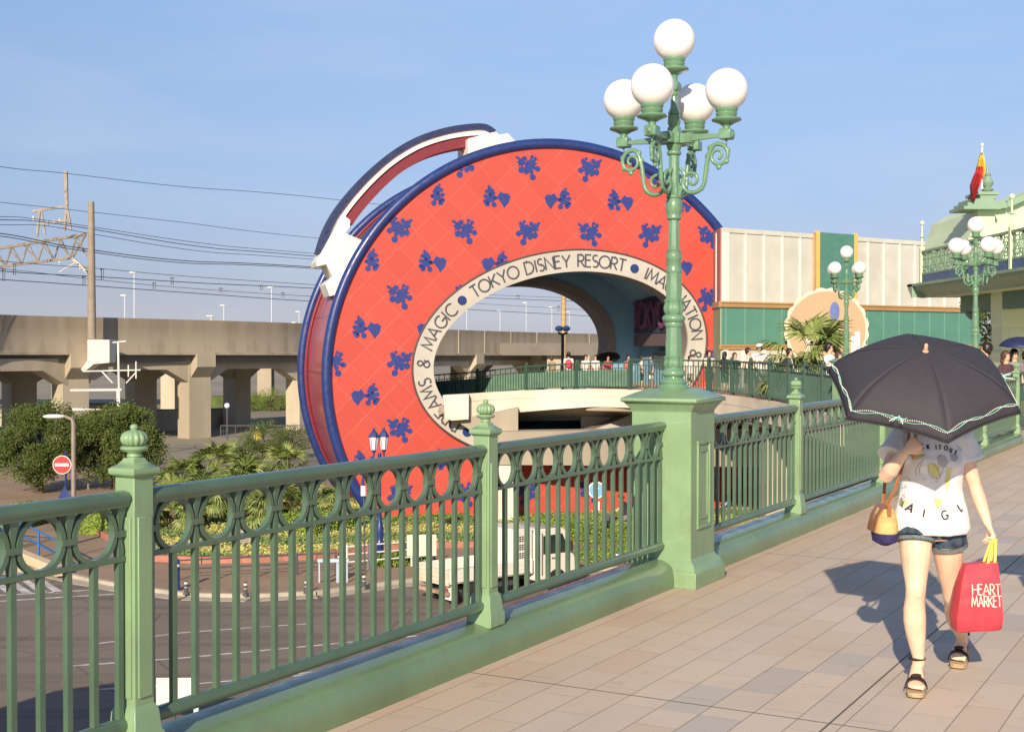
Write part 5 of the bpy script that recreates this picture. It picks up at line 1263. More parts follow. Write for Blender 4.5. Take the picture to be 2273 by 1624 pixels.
# ================================================================ street furniture below
grey_pole = mat('grey lamp pole', (.30, .25, .21), .5, .1, 4)
t = thing('street_light', 'grey arm street light with a long white head left of the nearest finial post', 'street light')
YL = 48
q = MB(); q.tube([W(164, 1345, YL), W(163, 940, YL), W(160, 930, YL), W(140, 922, YL)], [.10, .085, .07, .05], 10); q.build('pole', grey_pole, t)
q = MB(); q.sph(W(120, 924, YL), .42, 18, 10, (1, .45, .20)); q.box(*[0]*0) if False else None; q.build('lamp_head', white_p, t)
t = thing('street_light', 'small white street light head in front of the second evergreen tree', 'street light')
q = MB(); q.tube([W(196, 1150, 66), W(196, 1030, 66)], .05, 6); q.build('pole', grey_pole, t)
q = MB(); q.sph(W(189, 1016, 66), .33, 16, 8, (1, .5, .3)); q.build('lamp_head', white_p, t)
def disc(mbx, c, r, y0, y1, n=32, mi=0): mbx.prism([(c.x+r*cos(2*pi*k/n), c.z+r*sin(2*pi*k/n)) for k in range(n)], c.y+y0, c.y+y1, mi=mi)
sign_red = mat('sign red', (.62, .035, .04), .45, 0)
t = thing('no_entry_sign', 'round red no entry sign with a white bar in front of the evergreen trees', 'sign')
YS = 44.5; c = W(138, 1031, YS)
q = MB(); q.tube([W(148, 1370, YS+.1), W(146, 1000, YS+.1)], .035, 8); q.build('pole', navy, t)
q = MB(); disc(q, c, .315, -.02, .0); q.build('rim', white_p, t, smooth=False)
q = MB(); disc(q, c, .29, -.026, -.021); q.build('disc', sign_red, t, smooth=False)
q = MB(); q.box(c.x-.23, c.x+.23, c.y-.032, c.y-.027, c.z-.05, c.z+.05); q.build('bar', white_p, t, smooth=False)
t = thing('triangular_sign', 'back of a dark blue triangular sign under the no entry sign', 'sign')
q = MB(); c = W(146, 1100, YS); q.prism([(c.x-.30, c.z-.22), (c.x+.0, c.z+.35), (c.x+.34, c.z-.22)], c.y-.12, c.y-.10); q.build('plate', navy, t, smooth=False)
# blue two lantern lamp
t = thing('lantern_lamp', 'ornate dark blue lamp post with two white lanterns in front of the archway', 'street lamp', (0, 0, 0))
YB2 = 44.0; a = W(843, 1258, YB2); b_ = W(842, 1004, YB2); H = b_.z-a.z
q = MB(); q.lathe([(.17, 0), (.17, .12), (.13, .2), (.13, .75), (.16, .8), (.11, .9), (.13, 1.1), (.14, 1.3), (.10, 1.42), (.08, 1.6), (.06, 1.75), (.07, 1.8), (.05, 1.85), (.045, H-.2), (.07, H-.1), (.05, H)], 16, tuple(a)); q.build('post', navy, t, ang=50)
for dx, dy in ((-.17, -.1), (.14, .1)):
    q = MB(); q.tube([(b_.x, b_.y, b_.z-.35), (b_.x+dx*1.1, b_.y+dy, b_.z-.25), (b_.x+dx, b_.y+dy, b_.z+.02)], .03, 8); q.lathe([(.03, 0), (.08, .05), (.06, .1)], 8, (b_.x+dx, b_.y+dy, b_.z)); q.build('bracket', navy, t)
    q = MB(); q.lathe([(.10, .10), (.155, .52)], 6, (b_.x+dx, b_.y+dy, b_.z)); q.build('lantern_glass', globe_m, t, smooth=False)
    q = MB(); q.lathe([(.175, .52), (.175, .55), (.10, .68), (.04, .74), (.05, .78), (.02, .84)], 6, (b_.x+dx, b_.y+dy, b_.z)); 
    for k in range(6): q.tube([(b_.x+dx+.10*cos(k*pi/3), b_.y+dy+.10*sin(k*pi/3), b_.z+.10), (b_.x+dx+.157*cos(k*pi/3), b_.y+dy+.157*sin(k*pi/3), b_.z+.52)], .009, 4)
    q.build('lantern_cap', navy, t, smooth=False)
# bollards
def bollard(lab, x, y, h, r, grp, small=True):
    p = G(x, y, RZ+.1); t = thing('bollard', lab, 'bollard', (p.x, p.y, RZ+.1), 0, grp)
    q = MB()
    if small: q.lathe([(r*1.7, 0), (r*1.6, .03), (r*1.1, .06), (r*.95, .2), (r*.8, h-.03), (r*.7, h)], 14)
    else: q.lathe([(r, 0), (r, .1), (r*.85, .13), (r*.85, h-.32), (r, h-.3), (r, h-.27), (r*.8, h-.24), (r*.8, h-.12), (r*.95, h-.1), (r*.6, h-.04), (.01, h)], 16)
    q.build('body', navy if not small else dark_steel, t)
    q = MB()
    for z in ((h*.45, h*.75) if small else (h-.22,)): q.lathe([(r*.97 if small else r*.84, z), (r*.92 if small else r*.84, z+h*(.13 if small else .07))], 14)
    q.build('reflective_band', white_p, t)
for x, y, lab in ((413, 1318, 'short banded bollard at the kerb right of the nearest finial post'), (545, 1321, 'second short banded bollard along the kerb'), (680, 1316, 'third short banded bollard, below the bicycle stand'), (808, 1303, 'fourth short banded bollard, below the blue lantern lamp'), (1370, 1252, 'short banded bollard seen ahead of the truck')):
    bollard(lab, x, y, .40, .055, 'short banded bollards on the kerb')
bollard('tall navy bollard with a white band on the footpath', 393, 1309, .92, .10, 'navy bollards on the footpath', False)
bollard('tall navy bollard beside the bicycle stand', 756, 1288, .92, .10, 'navy bollards on the footpath', False)
# low chain of rails in front of the bed
def railrow(lab, x0, x1, y0, y1, m, zs=(.35, .62), nm='guard_rail', n=4, r=.025):
    a = G(x0, y0, RZ+.1); b_ = G(x1, y1, RZ+.1); t = thing(nm, lab, 'guard rail')
    q = MB()
    for z in zs: q.tube([a+V((0, 0, z)), b_+V((0, 0, z))], r, 6)
    q.build('rails', m, t)
    q = MB()
    for k in range(n+1): p = a.lerp(b_, k/n); q.tube([p, p+V((0, 0, max(zs)+.05))], r*1.3, 6)
    q.build('rail_posts', m, t)
railrow('thin dark two bar rail in front of the planted bed', 395, 745, 1288, 1270, dark_steel)
railrow('white and blue guard rail right of the bicycle stand', 770, 960, 1268, 1252, white_p, (.3, .55, .8))
railrow('bright blue tubular handrail beside the path at the far left', 48, 128, 1215, 1262, mat('handrail blue', (.03, .17, .48), .4, .05), (.45, .9), 'handrail', 2, .035)
railrow('second bright blue handrail at the left edge', -30, 44, 1205, 1212, MATS['handrail blue'], (.45, .9), 'handrail', 2, .035)
tag(MB().beam(G(40, 1245)+V((0, 0, .25)), G(135, 1285)+V((0, 0, .25)), .3, .3).build('low_wall', mat('pale coping', (.62, .50, .33), .8, .1), None, smooth=False), 'pale low wall beneath the blue handrail', 'wall')
# bicycle stand
p = G(742, 1292, RZ+.1); t = thing('bicycle_stand', 'pale blue and white stand cluster beside the tall navy bollard', 'stand', (p.x, p.y, RZ+.1))
q = MB()
for x in (-.45, -.15, .15): q.tube([(x, 0, 0), (x, 0, .6), (x+.12, .05, .72), (x+.24, 0, .6), (x+.24, 0, 0)], .03, 6)
q.box(-.5, .45, -.06, .06, .62, .72); q.build('hoops', mat('pale blue steel', (.42, .52, .60), .4, .1), t)
# small signs
def plate_sign(lab, x, y0, y1, w, ybase, Yd, col, parts=(), nm='sign'):
    t = thing(nm, lab, 'sign'); q = MB(); q.tube([W(x, ybase, Yd+.05), W(x, y0+3, Yd+.05)], .025, 6); q.build('pole', dark_steel, t)
    a = W(x-w/2, y0, Yd); b_ = W(x+w/2, y1, Yd); q = MB(); q.box(a.x, b_.x, Yd-.02, Yd, b_.z, a.z); q.build('plate', col, t, smooth=False, bevel=.01); return t, a, b_
grey_sign = mat('grey sign plate', (.42, .38, .33), .6, .1, 3)
t, a, b_ = plate_sign('small grey two part signboard among the ground cover', 543, 1184, 1204, 27, 1245, 46.5, grey_sign)
q = MB(); a2 = W(532, 1167, 46.5); b2 = W(553, 1181, 46.5); q.box(a2.x, b2.x, 46.48, 46.5, b2.z, a2.z); q.build('upper_plate', grey_sign, t, smooth=False)
q = MB()
for k in range(4): q.box(a.x+.05, b_.x-.05, 46.474, 46.479, b_.z+.04+k*.065, b_.z+.065+k*.065)
q.build('text_lines', dark_steel, t, smooth=False)
t = thing('parking_sign', 'tiny blue arrow sign with a white and red plate in front of the red wall', 'sign')
q = MB(); q.tube([W(810, 1290, 42), W(807, 1065, 42)], .025, 6); q.build('pole', dark_steel, t)
a = W(801, 1078, 41.9); b_ = W(811, 1100, 41.9); q = MB(); q.box(a.x, b_.x, 41.88, 41.9, b_.z, a.z); q.build('white_plate', white_p, t, smooth=False)
a = W(812, 1078, 41.9); b_ = W(820, 1100, 41.9); q = MB(); q.box(a.x, b_.x, 41.88, 41.9, b_.z, a.z); q.build('red_plate', sign_red, t, smooth=False)
a = W(801, 1076, 41.9); q = MB(); q.prism([(a.x, a.z), (a.x+.06, a.z+.36), (a.x+.14, a.z)], 41.88, 41.9); q.build('blue_arrow', navy, t, smooth=False)
t = thing('round_blue_sign', 'round pale blue sign on a thin pole above a small white plate, behind the truck', 'sign'); YR = 46
q = MB(); q.tube([W(1326, 1205, YR+.05), W(1324, 1070, YR+.05)], .028, 6); q.build('pole', dark_steel, t)
c = W(1324, 1087, YR); q = MB(); disc(q, c, .30, -.02, 0); q.build('rim', mat('pale pink rim', (.75, .62, .60), .5, 0), t, smooth=False)
q = MB(); disc(q, c, .25, -.026, -.021); q.build('disc', mat('sign blue', (.18, .38, .66), .45, .0), t, smooth=False)
q = MB(); q.prism([(c.x-.03, c.z-.17), (c.x+.03, c.z-.17), (c.x+.03, c.z+.04), (c.x+.09, c.z+.04), (c.x, c.z+.17), (c.x-.09, c.z+.04), (c.x-.03, c.z+.04)][::-1], c.y-.031, c.y-.027); q.build('arrow', white_p, t, smooth=False)
a = W(1318, 1112, YR); b_ = W(1331, 1132, YR); q = MB(); q.box(a.x, b_.x, YR-.02, YR, b_.z, a.z); q.build('plate', white_p, t, smooth=False)
t, a, b_ = plate_sign('blank cream signboard on the bed just left of the truck', 936, 1186, 1233, 66, 1262, 41.5, cream, nm='signboard')
t, a, b_ = plate_sign('blank white back of a road sign at the bottom, seen through the nearest panel', 388, 1503, 1568, 82, 1640, 25.2, white_p, nm='road_sign')
a = W(432, 1560, 25.3); q = MB(); q.box(a.x, a.x+.09, 25.22, 25.3, a.z-.5, a.z+.35); q.build('bracket', white_p, t, smooth=False)

# ================================================================ white flatbed truck
truck_w = mat('truck white', (.80, .76, .68), .3, .03, 1, coat=.5)
tyre = mat('tyre rubber', (.03, .03, .03), .8, .1, 5); glass_d = mat('dark window glass', (.03, .05, .04), .06, .0, coat=1)
rear = G(958, 1340); front = G(1285, 1290)
hd = atan2(front.y-rear.y, front.x-rear.x); 
tr = thing('flatbed_truck', 'small white flatbed truck driving right along the road below', 'truck', (rear.x, rear.y, RZ), hd)
TW = .85       # half width
side_y = lambda s: s*TW
q = MB(); q.box(.0, 3.05, -TW, TW, .66, .74); q.build('bed_floor', mat('worn bed floor', (.42, .37, .30), .8, .2, 3), tr, smooth=False)
for s_ in (-1, 1):
    q = MB(); q.box(.0, 3.0, s_*TW-.02, s_*TW+.02, .70, 1.06)
    for x in (.02, 1.48, 2.94): q.box(x, x+.05, s_*TW-.035, s_*TW+.035, .66, 1.08)
    for z in (.82, .94): q.box(.1, 2.9, s_*TW-.026, s_*TW+.026, z, z+.02)
    q.build('side_board', truck_w, tr, smooth=False, bevel=.004)
q = MB(); q.box(-.05, -.01, -TW, TW, .62, 1.06)
for z in (.70, .82, .94): q.box(-.065, -.05, -TW+.05, TW-.05, z, z+.05)
q.build('tail_board', mat('worn white board', (.66, .56, .42), .7, .12, 5), tr, smooth=False)
q = MB(); q.box(2.35, 3.02, -TW+.02, TW-.02, .76, 1.98); q.build('cargo_box', truck_w, tr, smooth=False, bevel=.02)
q = MB()
for i, zz in enumerate((1.62, 1.38, 1.14)):
    for k in range(3): q.box(2.50+.0*k, 2.50+.30, -TW+.008, -TW+.019, zz+.06*k, zz+.06*k+.018)
    for k in range(3): q.box(2.54+.1*k, 2.555+.1*k, -TW+.006, -TW+.018, zz-.02, zz+.16)
q.build('box_lettering', dark_steel, tr, smooth=False)
cabp = [(3.10, .42), (3.10, 1.80), (3.22, 1.90), (4.15, 1.90), (4.34, 1.80), (4.62, 1.12), (4.68, .95), (4.70, .42), (4.42, .42)]
q = MB(); q.prism([(x, z) for x, z in cabp], -TW, TW); q.build('cab', truck_w, tr, ang=30, bevel=.03)
win = [(3.42, 1.16), (3.42, 1.70), (4.16, 1.72), (4.47, 1.14)]
for s_ in (-1, 1):
    q = MB(); q.prism(win, s_*(TW+.004)-.004, s_*(TW+.004)+.004); q.build('side_window', glass_d, tr, smooth=False)
q = MB(); q.add([(4.352, -.74, 1.77), (4.352, .74, 1.77), (4.60, .76, 1.19), (4.60, -.76, 1.19)], [(0, 1, 2, 3)]); q.add([(4.36, -.74, 1.775), (4.36, .74, 1.775), (4.64, .76, 1.185), (4.64, -.76, 1.185)], [(3, 2, 1, 0)]); q.build('windscreen', glass_d, tr, smooth=False)
q = MB(); q.box(3.36, 3.40, -TW-.012, -TW-.001, .55, 1.78); q.box(3.75, 3.9, -TW-.02, -TW-.001, 1.0, 1.04); q.build('door_seam', mat('seam grey', (.18, .17, .16), .6, 0), tr, smooth=False)
q = MB(); q.box(4.35, 4.40, -TW-.22, -TW-.05, 1.2, 1.5); q.tube([(4.38, -TW, 1.55), (4.38, -TW-.13, 1.52), (4.38, -TW-.13, 1.45)], .012, 6); q.build('wing_mirror', tyre, tr, smooth=False)
q = MB(); q.box(3.95, 4.08, -TW-.012, -TW-.001, .82, .94); q.build('marker_light', mat('amber', (.6, .25, .03), .3, 0), tr, smooth=False)
for s_ in (-1, 1):
    q = MB(); q.box(4.69, 4.73, s_*.62-.12, s_*.62+.12, .62, .78); q.build('headlight', mat('lamp glass', (.7, .7, .68), .1, 0), tr, smooth=False)
    q = MB(); q.box(-.07, -.052, s_*.66-.12, s_*.66+.12, .52, .60); q.build('tail_light', sign_red, tr, smooth=False)
q = MB(); q.box(.1, 3.9, -.35, -.27, .44, .60); q.box(.1, 3.9, .27, .35, .44, .60); q.box(.4, 1.0, -.5, .5, .30, .5); q.box(1.7, 2.5, -.62, -.36, .36, .62); q.build('chassis', dark_steel, tr, smooth=False)
q = MB(); q.box(-.08, .02, -.8, .8, .36, .46); q.build('rear_bumper', mat('red white bumper', (.55, .35, .25), .6, .4, 6), tr, smooth=False)
q = MB(); q.box(.10, .16, -TW, -.45, .2, .6); q.box(1.5, 1.54, -TW, -.5, .25, .62); q.build('mud_flap', truck_w, tr, smooth=False)
for x in (.85, 3.95):
    for s_ in (-1, 1):
        wt = MB(); M = Mx.Translation((x, s_*(TW-.12), .30)) @ Mx.Rotation(pi/2, 4, 'X')
        b0 = MB(); b0.lathe([(.19, -.085), (.27, -.085), (.30, -.06), (.30, .06), (.27, .085), (.19, .085)], 28); wt.join(b0, M); o = wt.build('wheel', tyre, tr, ang=50)
        r_ = MB(); b0 = MB(); b0.lathe([(.02, -.06), (.10, -.06), (.12, -.03), (.19, -.07), (.20, -.08), (.19, .08), (.12, .03), (.10, .06), (.02, .06)], 24); r_.join(b0, M); r_.build('rim', steel, o, ang=50)
arch_ = MB()
q = MB(); Mw = Mx.Translation((3.95, -TW-.004, .30)) @ Mx.Rotation(pi/2, 4, 'X'); b0 = MB(); b0.lathe([(.0, 0), (.39, 0), (.39, .01), (.0, .01)], 28); q.join(b0, Mw); q.build('wheel_arch', tyre, tr, smooth=False)

# ================================================================ people
skin = mat('skin', (.60, .38, .25), .5, .05, 6, subs=.08); hair_b = mat('black hair', (.018, .013, .012), .4, .2, 30); hair_br = mat('brown hair', (.10, .045, .025), .45, .2, 30)
def ringz(cx, cy, z, rx, ry, n=16, rot=0, tilt=0):
    return [V((cx+rx*cos(2*pi*k/n), cy+ry*sin(2*pi*k/n), z)) for k in range(n)]
def head_mesh(mbx, c, s=1.0):
    c = V(c); mbx.sph(c+V((0, .01*s, .02*s)), .10*s, 14, 10, (.78, .92, 1.0)); mbx.sph(c+V((0, -.025*s, -.05*s)), .065*s, 12, 8, (.9, .95, 1.0))
    mbx.sph(c+V((0, -.095*s, -.015*s)), .016*s, 8, 6, (.8, 1.1, 1.2))
    for k in (-1, 1): mbx.sph(c+V((.078*s*k, .01*s, -.01*s)), .022*s, 8, 6, (.45, .8, 1.2))
def person(lab, loc, rz, h=1.65, top=(.7, .68, .62), bot=(.05, .06, .1), hair=None, arms='down', skirt=False, cap=None, bag=None, short=True, group='people on the footbridge and terrace', legs='stand', longhair=False):
    t = thing('person', lab, 'person', loc, rz, group); s = h/1.65
    hip = .84*s; sh = 1.36*s
    b = MB()
    st = .10*s
    for k in (-1, 1):
        fx = k*.085*s; fwd = (-.06*k*s if legs == 'walk' else 0)
        b.tube([(fx, 0, hip+.02), (fx, fwd*.3-.005, hip*.75), (fx, fwd*.5, hip*.52), (fx, fwd*.8+.01, hip*.32), (fx, fwd+.01, .07*s)], [.082*s, .078*s, .055*s, .052*s, .034*s], 12)
        b.sph((fx, fwd-.045*s, .035*s), .045*s, 10, 6, (.85, 2.1, .75))
    b.loft([ringz(0, 0, hip-.06*s, .13*s, .09*s), ringz(0, 0, hip+.02*s, .155*s, .10*s), ringz(0, 0, hip+.16*s, .125*s, .085*s), ringz(0, 0, hip+.34*s, .15*s, .10*s), ringz(0, 0, sh-.07*s, .16*s, .09*s), ringz(0, 0, sh-.01*s, .10*s, .07*s), ringz(0, 0, sh+.03*s, .055*s, .055*s), ringz(0, -.01*s, sh+.12*s, .05*s, .05*s)])
    A = []
    for k in (-1, 1):
        S = V((k*.175*s, 0, sh-.05*s))
        mode = arms if isinstance(arms, str) else arms[(k+1)//2]
        if mode == 'down': E = S+V((k*.03*s, .02*s, -.28*s)); Hd = E+V((0, -.07*s, -.24*s))
        elif mode == 'rail': E = S+V((k*.05*s, -.10*s, -.24*s)); Hd = E+V((-k*.02*s, -.24*s, .02*s))
        elif mode == 'face': E = S+V((k*.06*s, -.12*s, -.22*s)); Hd = E+V((-k*.14*s, -.12*s, .24*s))
        elif mode == 'chest': E = S+V((k*.07*s, -.03*s, -.26*s)); Hd = E+V((-k*.16*s, -.2*s, .08*s))
        else: E = S+V((k*.05*s, 0, -.28*s)); Hd = E+V((0, -.2*s, -.05*s))
        b.tube([S+V((-k*.04*s, 0, .01)), S, (S+E)/2, E, (E+Hd)/2, Hd], [.05*s, .048*s, .040*s, .034*s, .031*s, .022*s], 10)
        d = (Hd-E).normalized(); up_ = V((0, 0, 1)) if abs(d.z) < .9 else V((0, 1, 0)); sd_ = d.cross(up_).normalized()
        b.sph(Hd+d*.035*s, .032*s, 8, 6, (1, 1, 1))
        for j in range(4): o_ = sd_*(.012*s*(j-1.5)); b.tube([Hd+d*.03*s+o_, Hd+d*.075*s+o_*1.2, Hd+d*(.11 if j in (1, 2) else .10)*s+o_*1.3-up_*.012], [.009*s, .008*s, .006*s], 6)
        b.tube([Hd+d*.01*s-sd_*k*.02*s, Hd+d*.05*s-sd_*k*.05*s], [.010*s, .007*s], 6)
        A.append((S, E))
    head_mesh(b, (0, -.005*s, sh+.185*s), s)
    fuse(b, 'body', skin, t, .013*s, 4)
    e = MB()
    for k in (-1, 1): e.sph((k*.032*s, -.088*s, sh+.185*s), .009*s, 8, 6)
    e.sph((0, -.083*s, sh+.135*s), .014*s, 8, 6, (1.3, .4, .35)); e.build('facial_features', hair_b, t)
    # clothing
    tm_ = mat('cloth %02d%02d%02d' % tuple(int(c*99) for c in top), top, .85, .08, 12, .2, 60); bm_ = mat('cloth %02d%02d%02d' % tuple(int(c*99) for c in bot), bot, .85, .1, 12, .2, 60)
    g = MB(); g.loft([ringz(0, 0, hip-.05*s, .172*s, .125*s), ringz(0, 0, hip+.14*s, .152*s, .112*s), ringz(0, 0, hip+.34*s, .172*s, .122*s), ringz(0, 0, sh-.06*s, .182*s, .108*s), ringz(0, 0, sh-.01*s, .13*s, .085*s), ringz(0, 0, sh+.02*s, .072*s, .07*s)])
    for S, E in A: k = 1 if S.x > 0 else -1; g.tube([S+V((-k*.06*s, 0, .01)), S+V((k*.012*s, 0, 0)), S.lerp(E, .3), S.lerp(E, .62)], [.06*s, .062*s, .060*s, .064*s], 12)
    fuse(g, 'shirt', tm_, t, .016*s, 3)
    g = MB()
    if skirt: g.loft([ringz(0, 0, hip+.08*s, .15*s, .115*s, 20), ringz(0, 0, hip-.1*s, .19*s, .15*s, 20), ringz(0, 0, hip*.55, .24*s, .2*s, 20)])
    else:
        g.loft([ringz(0, 0, hip-.08*s, .16*s, .115*s), ringz(0, 0, hip+.08*s, .155*s, .115*s)])
        for k in (-1, 1):
            fx = k*.085*s; zz = hip*.5 if short else .09*s; g.tube([(fx, 0, hip), (fx, 0, hip*.75), (fx*1.02, 0, zz)], [.095*s, .094*s, .085*s if short else .06*s], 12)
    fuse(g, 'skirt' if skirt else ('shorts' if short else 'trousers'), bm_, t, .018*s, 3)
    hm_ = hair or hair_b; c = V((0, 0, sh+.185*s)); g = MB()
    g.sph(c+V((0, .022*s, .035*s)), .113*s, 16, 12, (.86, .98, .98)); 
    for k in (-1, 1): g.sph(c+V((k*.075*s, .015*s, 0)), .045*s, 8, 6, (.6, 1, 1.5))
    if longhair: g.sph(c+V((0, .07*s, -.09*s)), .09*s, 12, 8, (1.0, .6, 1.5))
    else: g.sph(c+V((0, .06*s, -.03*s)), .075*s, 12, 8, (1.05, .6, 1.1))
    # cut the fringe: keep the face clear
    g2 = MB(); g2.v = [(x, max(y, -.062*s) if z < c.z+.045*s else y, z) for x, y, z in g.v]; g2.f = g.f; g2.m = g.m
    g2.build('hair', hm_, t, ang=80)
    if cap:
        g = MB(); g.lathe([(.112*s, 0), (.112*s, .04*s), (.095*s, .08*s), (.05*s, .105*s), (.005, .108*s)], 20, (0, .01*s, c.z+.035*s)); g.sph((0, -.12*s, c.z+.04*s), .075*s, 12, 6, (1, .8, .12)); g.build('cap', mat('cap cloth', cap, .8, .05), t, ang=60)
    if bag:
        kind, colr = bag; m_ = mat('bag %02d%02d%02d' % tuple(int(c_*99) for c_ in colr), colr, .7, .1, 10)
        if kind == 'back': g = MB(); g.sph((0, .19*s, sh-.24*s), .19*s, 14, 10, (.9, .55, 1.15)); g.build('backpack', m_, t)
        else:
            g = MB(); g.loft([[V((x, -.118*s, z)), V((x+.04*s, -.118*s, z)), V((x+.04*s, -.13*s, z)), V((x, -.13*s, z))] for x, z in ((-.10*s, sh), (-.02*s, sh-.2*s), (.10*s, hip+.06*s))]); g.sph((.16*s, -.06*s, hip-.02*s), .09*s, 10, 8, (1, .5, 1)); g.build('shoulder_bag', m_, t, smooth=False)
    return t
def edgeY(x):      # bridge railing distance at photo column x
    tt = (x-1136.5)/F; P = [V((8.38, 33.5, 0))]+EDGE[-3:1:-1]+[ramp[1], ramp[2], ramp[3]]
    for a, b in zip(P[:-1], P[1:]):
        s0, s1 = a.x/a.y, b.x/b.y
        if min(s0, s1) <= tt <= max(s0, s1): f = (tt-s0)/(s1-s0); q = a.lerp(b, f); return q
    return P[-1]
def on_bridge(x, ytop, back=1.0, **k):
    p = edgeY(x); Yp = p.y+back; zt = W(x, ytop, Yp).z; zb = p.z; X = (x-1136.5)/F*Yp; h = (zt-zb)*1.0
    return (X, Yp, zb), max(1.35, min(1.85, h/1.03))
cw = (.78, .75, .68); blk = (.03, .028, .03); pk = (.66, .06, .12); navy_c = (.04, .05, .10); kh = (.32, .27, .18); den = (.07, .10, .16)
ppl = [
 (1225, 792, 3.0, 2.6, dict(top=kh, bot=den, hair=hair_br, arms='down'), 'person with brown hair standing left of the pink backpack'),
 (1262, 780, 2.8, 3.1, dict(top=cw, bot=den, bag=('back', pk)), 'person with a bright pink backpack seen from behind on the footbridge'),
 (1300, 790, 2.0, .3, dict(top=cw, bot=navy_c), 'person in a white top just right of the pink backpack'),
 (1322, 790, 1.8, -.4, dict(top=cw, bot=pk, skirt=True, longhair=True), 'person in a red skirt left of the dark sun umbrella on the bridge'),
 (1350, 797, 1.0, .2, dict(top=(.5, .09, .09), bot=cw, longhair=True), 'person in a red top under the dark umbrella on the bridge'),
 (1395, 800, 1.6, .1, dict(top=(.55, .15, .12), bot=kh), 'person in a faded red top right of the dark umbrella on the bridge'),
 (1425, 795, 1.2, 1.4, dict(top=cw, bot=blk, longhair=True), 'person with long dark hair leaning over a bag near the doorway'),
 (1446, 797, 1.6, -1.2, dict(top=(.13, .18, .26), bot=cw), 'person in a slate blue top near the doorway'),
 (1532, 793, 2.2, .6, dict(top=cw, bot=kh), 'person in white right behind the lamp column'),
 (1574, 776, 1.2, .3, dict(top=(.72, .56, .48), bot=kh), 'person in a pale pink shirt at the corner of the white building'),
 (1609, 779, .9, 2.4, dict(top=blk, bot=(.08, .18, .12), longhair=True, bag=('sling', cw)), 'dark haired person in black and white beside the person with wavy hair'),
 (1631, 781, .8, .4, dict(top=blk, bot=kh, hair=hair_br), 'person with short wavy hair in a black top leaning on the railing'),
 (1661, 770, 1.1, .9, dict(top=(.68, .62, .52), bot=kh, arms=('down', 'rail')), 'person in a beige shirt just left of the white cap'),
 (1686, 761, 1.0, -.5, dict(top=cw, bot=cw, cap=(.80, .76, .66), arms='chest'), 'person in a white cap and white shirt holding something at the chest'),
 (1753, 771, .8, .7, dict(top=blk, bot=navy_c, short=False, bag=('sling', cw)), 'person in a black t-shirt with a white sling strap by the railing'),
 (1841, 758, .9, .9, dict(top=(.85, .83, .80), bot=kh, short=False, arms=('chest', 'face')), 'tall person in a bright white shirt with a hand raised to the face'),
 (1862, 779, 1.4, .5, dict(top=(.5, .3, .25), bot=navy_c, hair=hair_br), 'person with brown hair partly hidden behind the smallest lamp column'),
 (1905, 774, 1.6, 0, dict(top=cw, bot=navy_c, hair=hair_br, longhair=True), 'person with reddish brown bob hair just above the edge of the parasol'),
]
for x, y, back, rz, kw, lab in ppl:
    if x <= 1862:
        loc, h = on_bridge(x, y, back)
    else: Yp = 34.5; loc = ((x-1136.5)/F*Yp, Yp, 0); h = W(x, y, Yp).z/1.03
    person(lab, loc, rz, h=h, **kw)
def at_deck(lab, x, y, Yp, rz, **kw): h = W(x, y, Yp).z/1.03; person(lab, ((x-1136.5)/F*Yp, Yp, 0), rz, h=h, **kw)
at_deck('person whose dark head shows just over the top of the parasol', 1978, 763, 36, 2.0, top=navy_c, bot=navy_c)
at_deck('person in a brown jacket with black hair behind the right lamp pedestal', 2188, 757, 28.0, -1.9, top=(.22, .13, .09), bot=navy_c, short=False)
at_deck('person with brown hair in a dark top at the right edge by the pavilion', 2233, 776, 30, .5, top=(.10, .05, .06), bot=navy_c, hair=hair_br, longhair=True)
at_deck('dark haired person in grey under the navy umbrella at the right edge', 2252, 772, 31.5, .2, top=(.30, .27, .28), bot=navy_c, longhair=True)
at_deck('person half cut off by the right edge of the photo', 2278, 776, 33, .2, top=blk, bot=navy_c)
q = edgeY(575); wx = W(572, 1018, 90)
person('worker in a white helmet and yellow top behind the palms', (wx.x, wx.y, RZ), .3, h=1.7, top=(.75, .60, .08), bot=navy_c, cap=(.80, .78, .74), group='people at street level', short=False)
# simple umbrellas in the distance
def dist_umbrella(lab, x, y, Yp, r, m, tilt=0, rz=0):
    p = W(x, y, Yp); t = thing('umbrella', lab, 'umbrella', p, rz); t.rotation_euler.x = tilt
    q = MB(); n = 8; rings = []
    for k in range(6):
        f = k/5; rr_ = r*sin(f*1.25)/sin(1.25); z = -r*.42*(1-cos(f*1.25))/(1-cos(1.25)); rings.append([V((rr_*cos(2*pi*j/32)*(1-.04*f*abs(sin(4*2*pi*j/32*1))), rr_*sin(2*pi*j/32)*(1-.04*f*abs(sin(4*2*pi*j/32))), z)) for j in range(32)])
    rings[0] = [V((.004*cos(2*pi*j/32), .004*sin(2*pi*j/32), 0)) for j in range(32)]
    q.loft(rings, caps=False); o = q.build('canopy', m, t, ang=60); s = o.modifiers.new('t', 'SOLIDIFY'); s.thickness = .006
    q = MB(); q.tube([(0, 0, .06), (0, 0, -r*1.15)], .008, 6); q.build('shaft', steel, t)
dist_umbrella('dark sun umbrella held by a walker on the footbridge near the doorway', 1350, 783, edgeY(1350).y+1.0, .5, mat('dark umbrella cloth', (.025, .025, .04), .6, .1), -.5)
dist_umbrella('navy umbrella cut off by the right edge of the photo', 2268, 748, 31.5, .52, mat('navy umbrella cloth', (.02, .03, .10), .6, .1), .1)
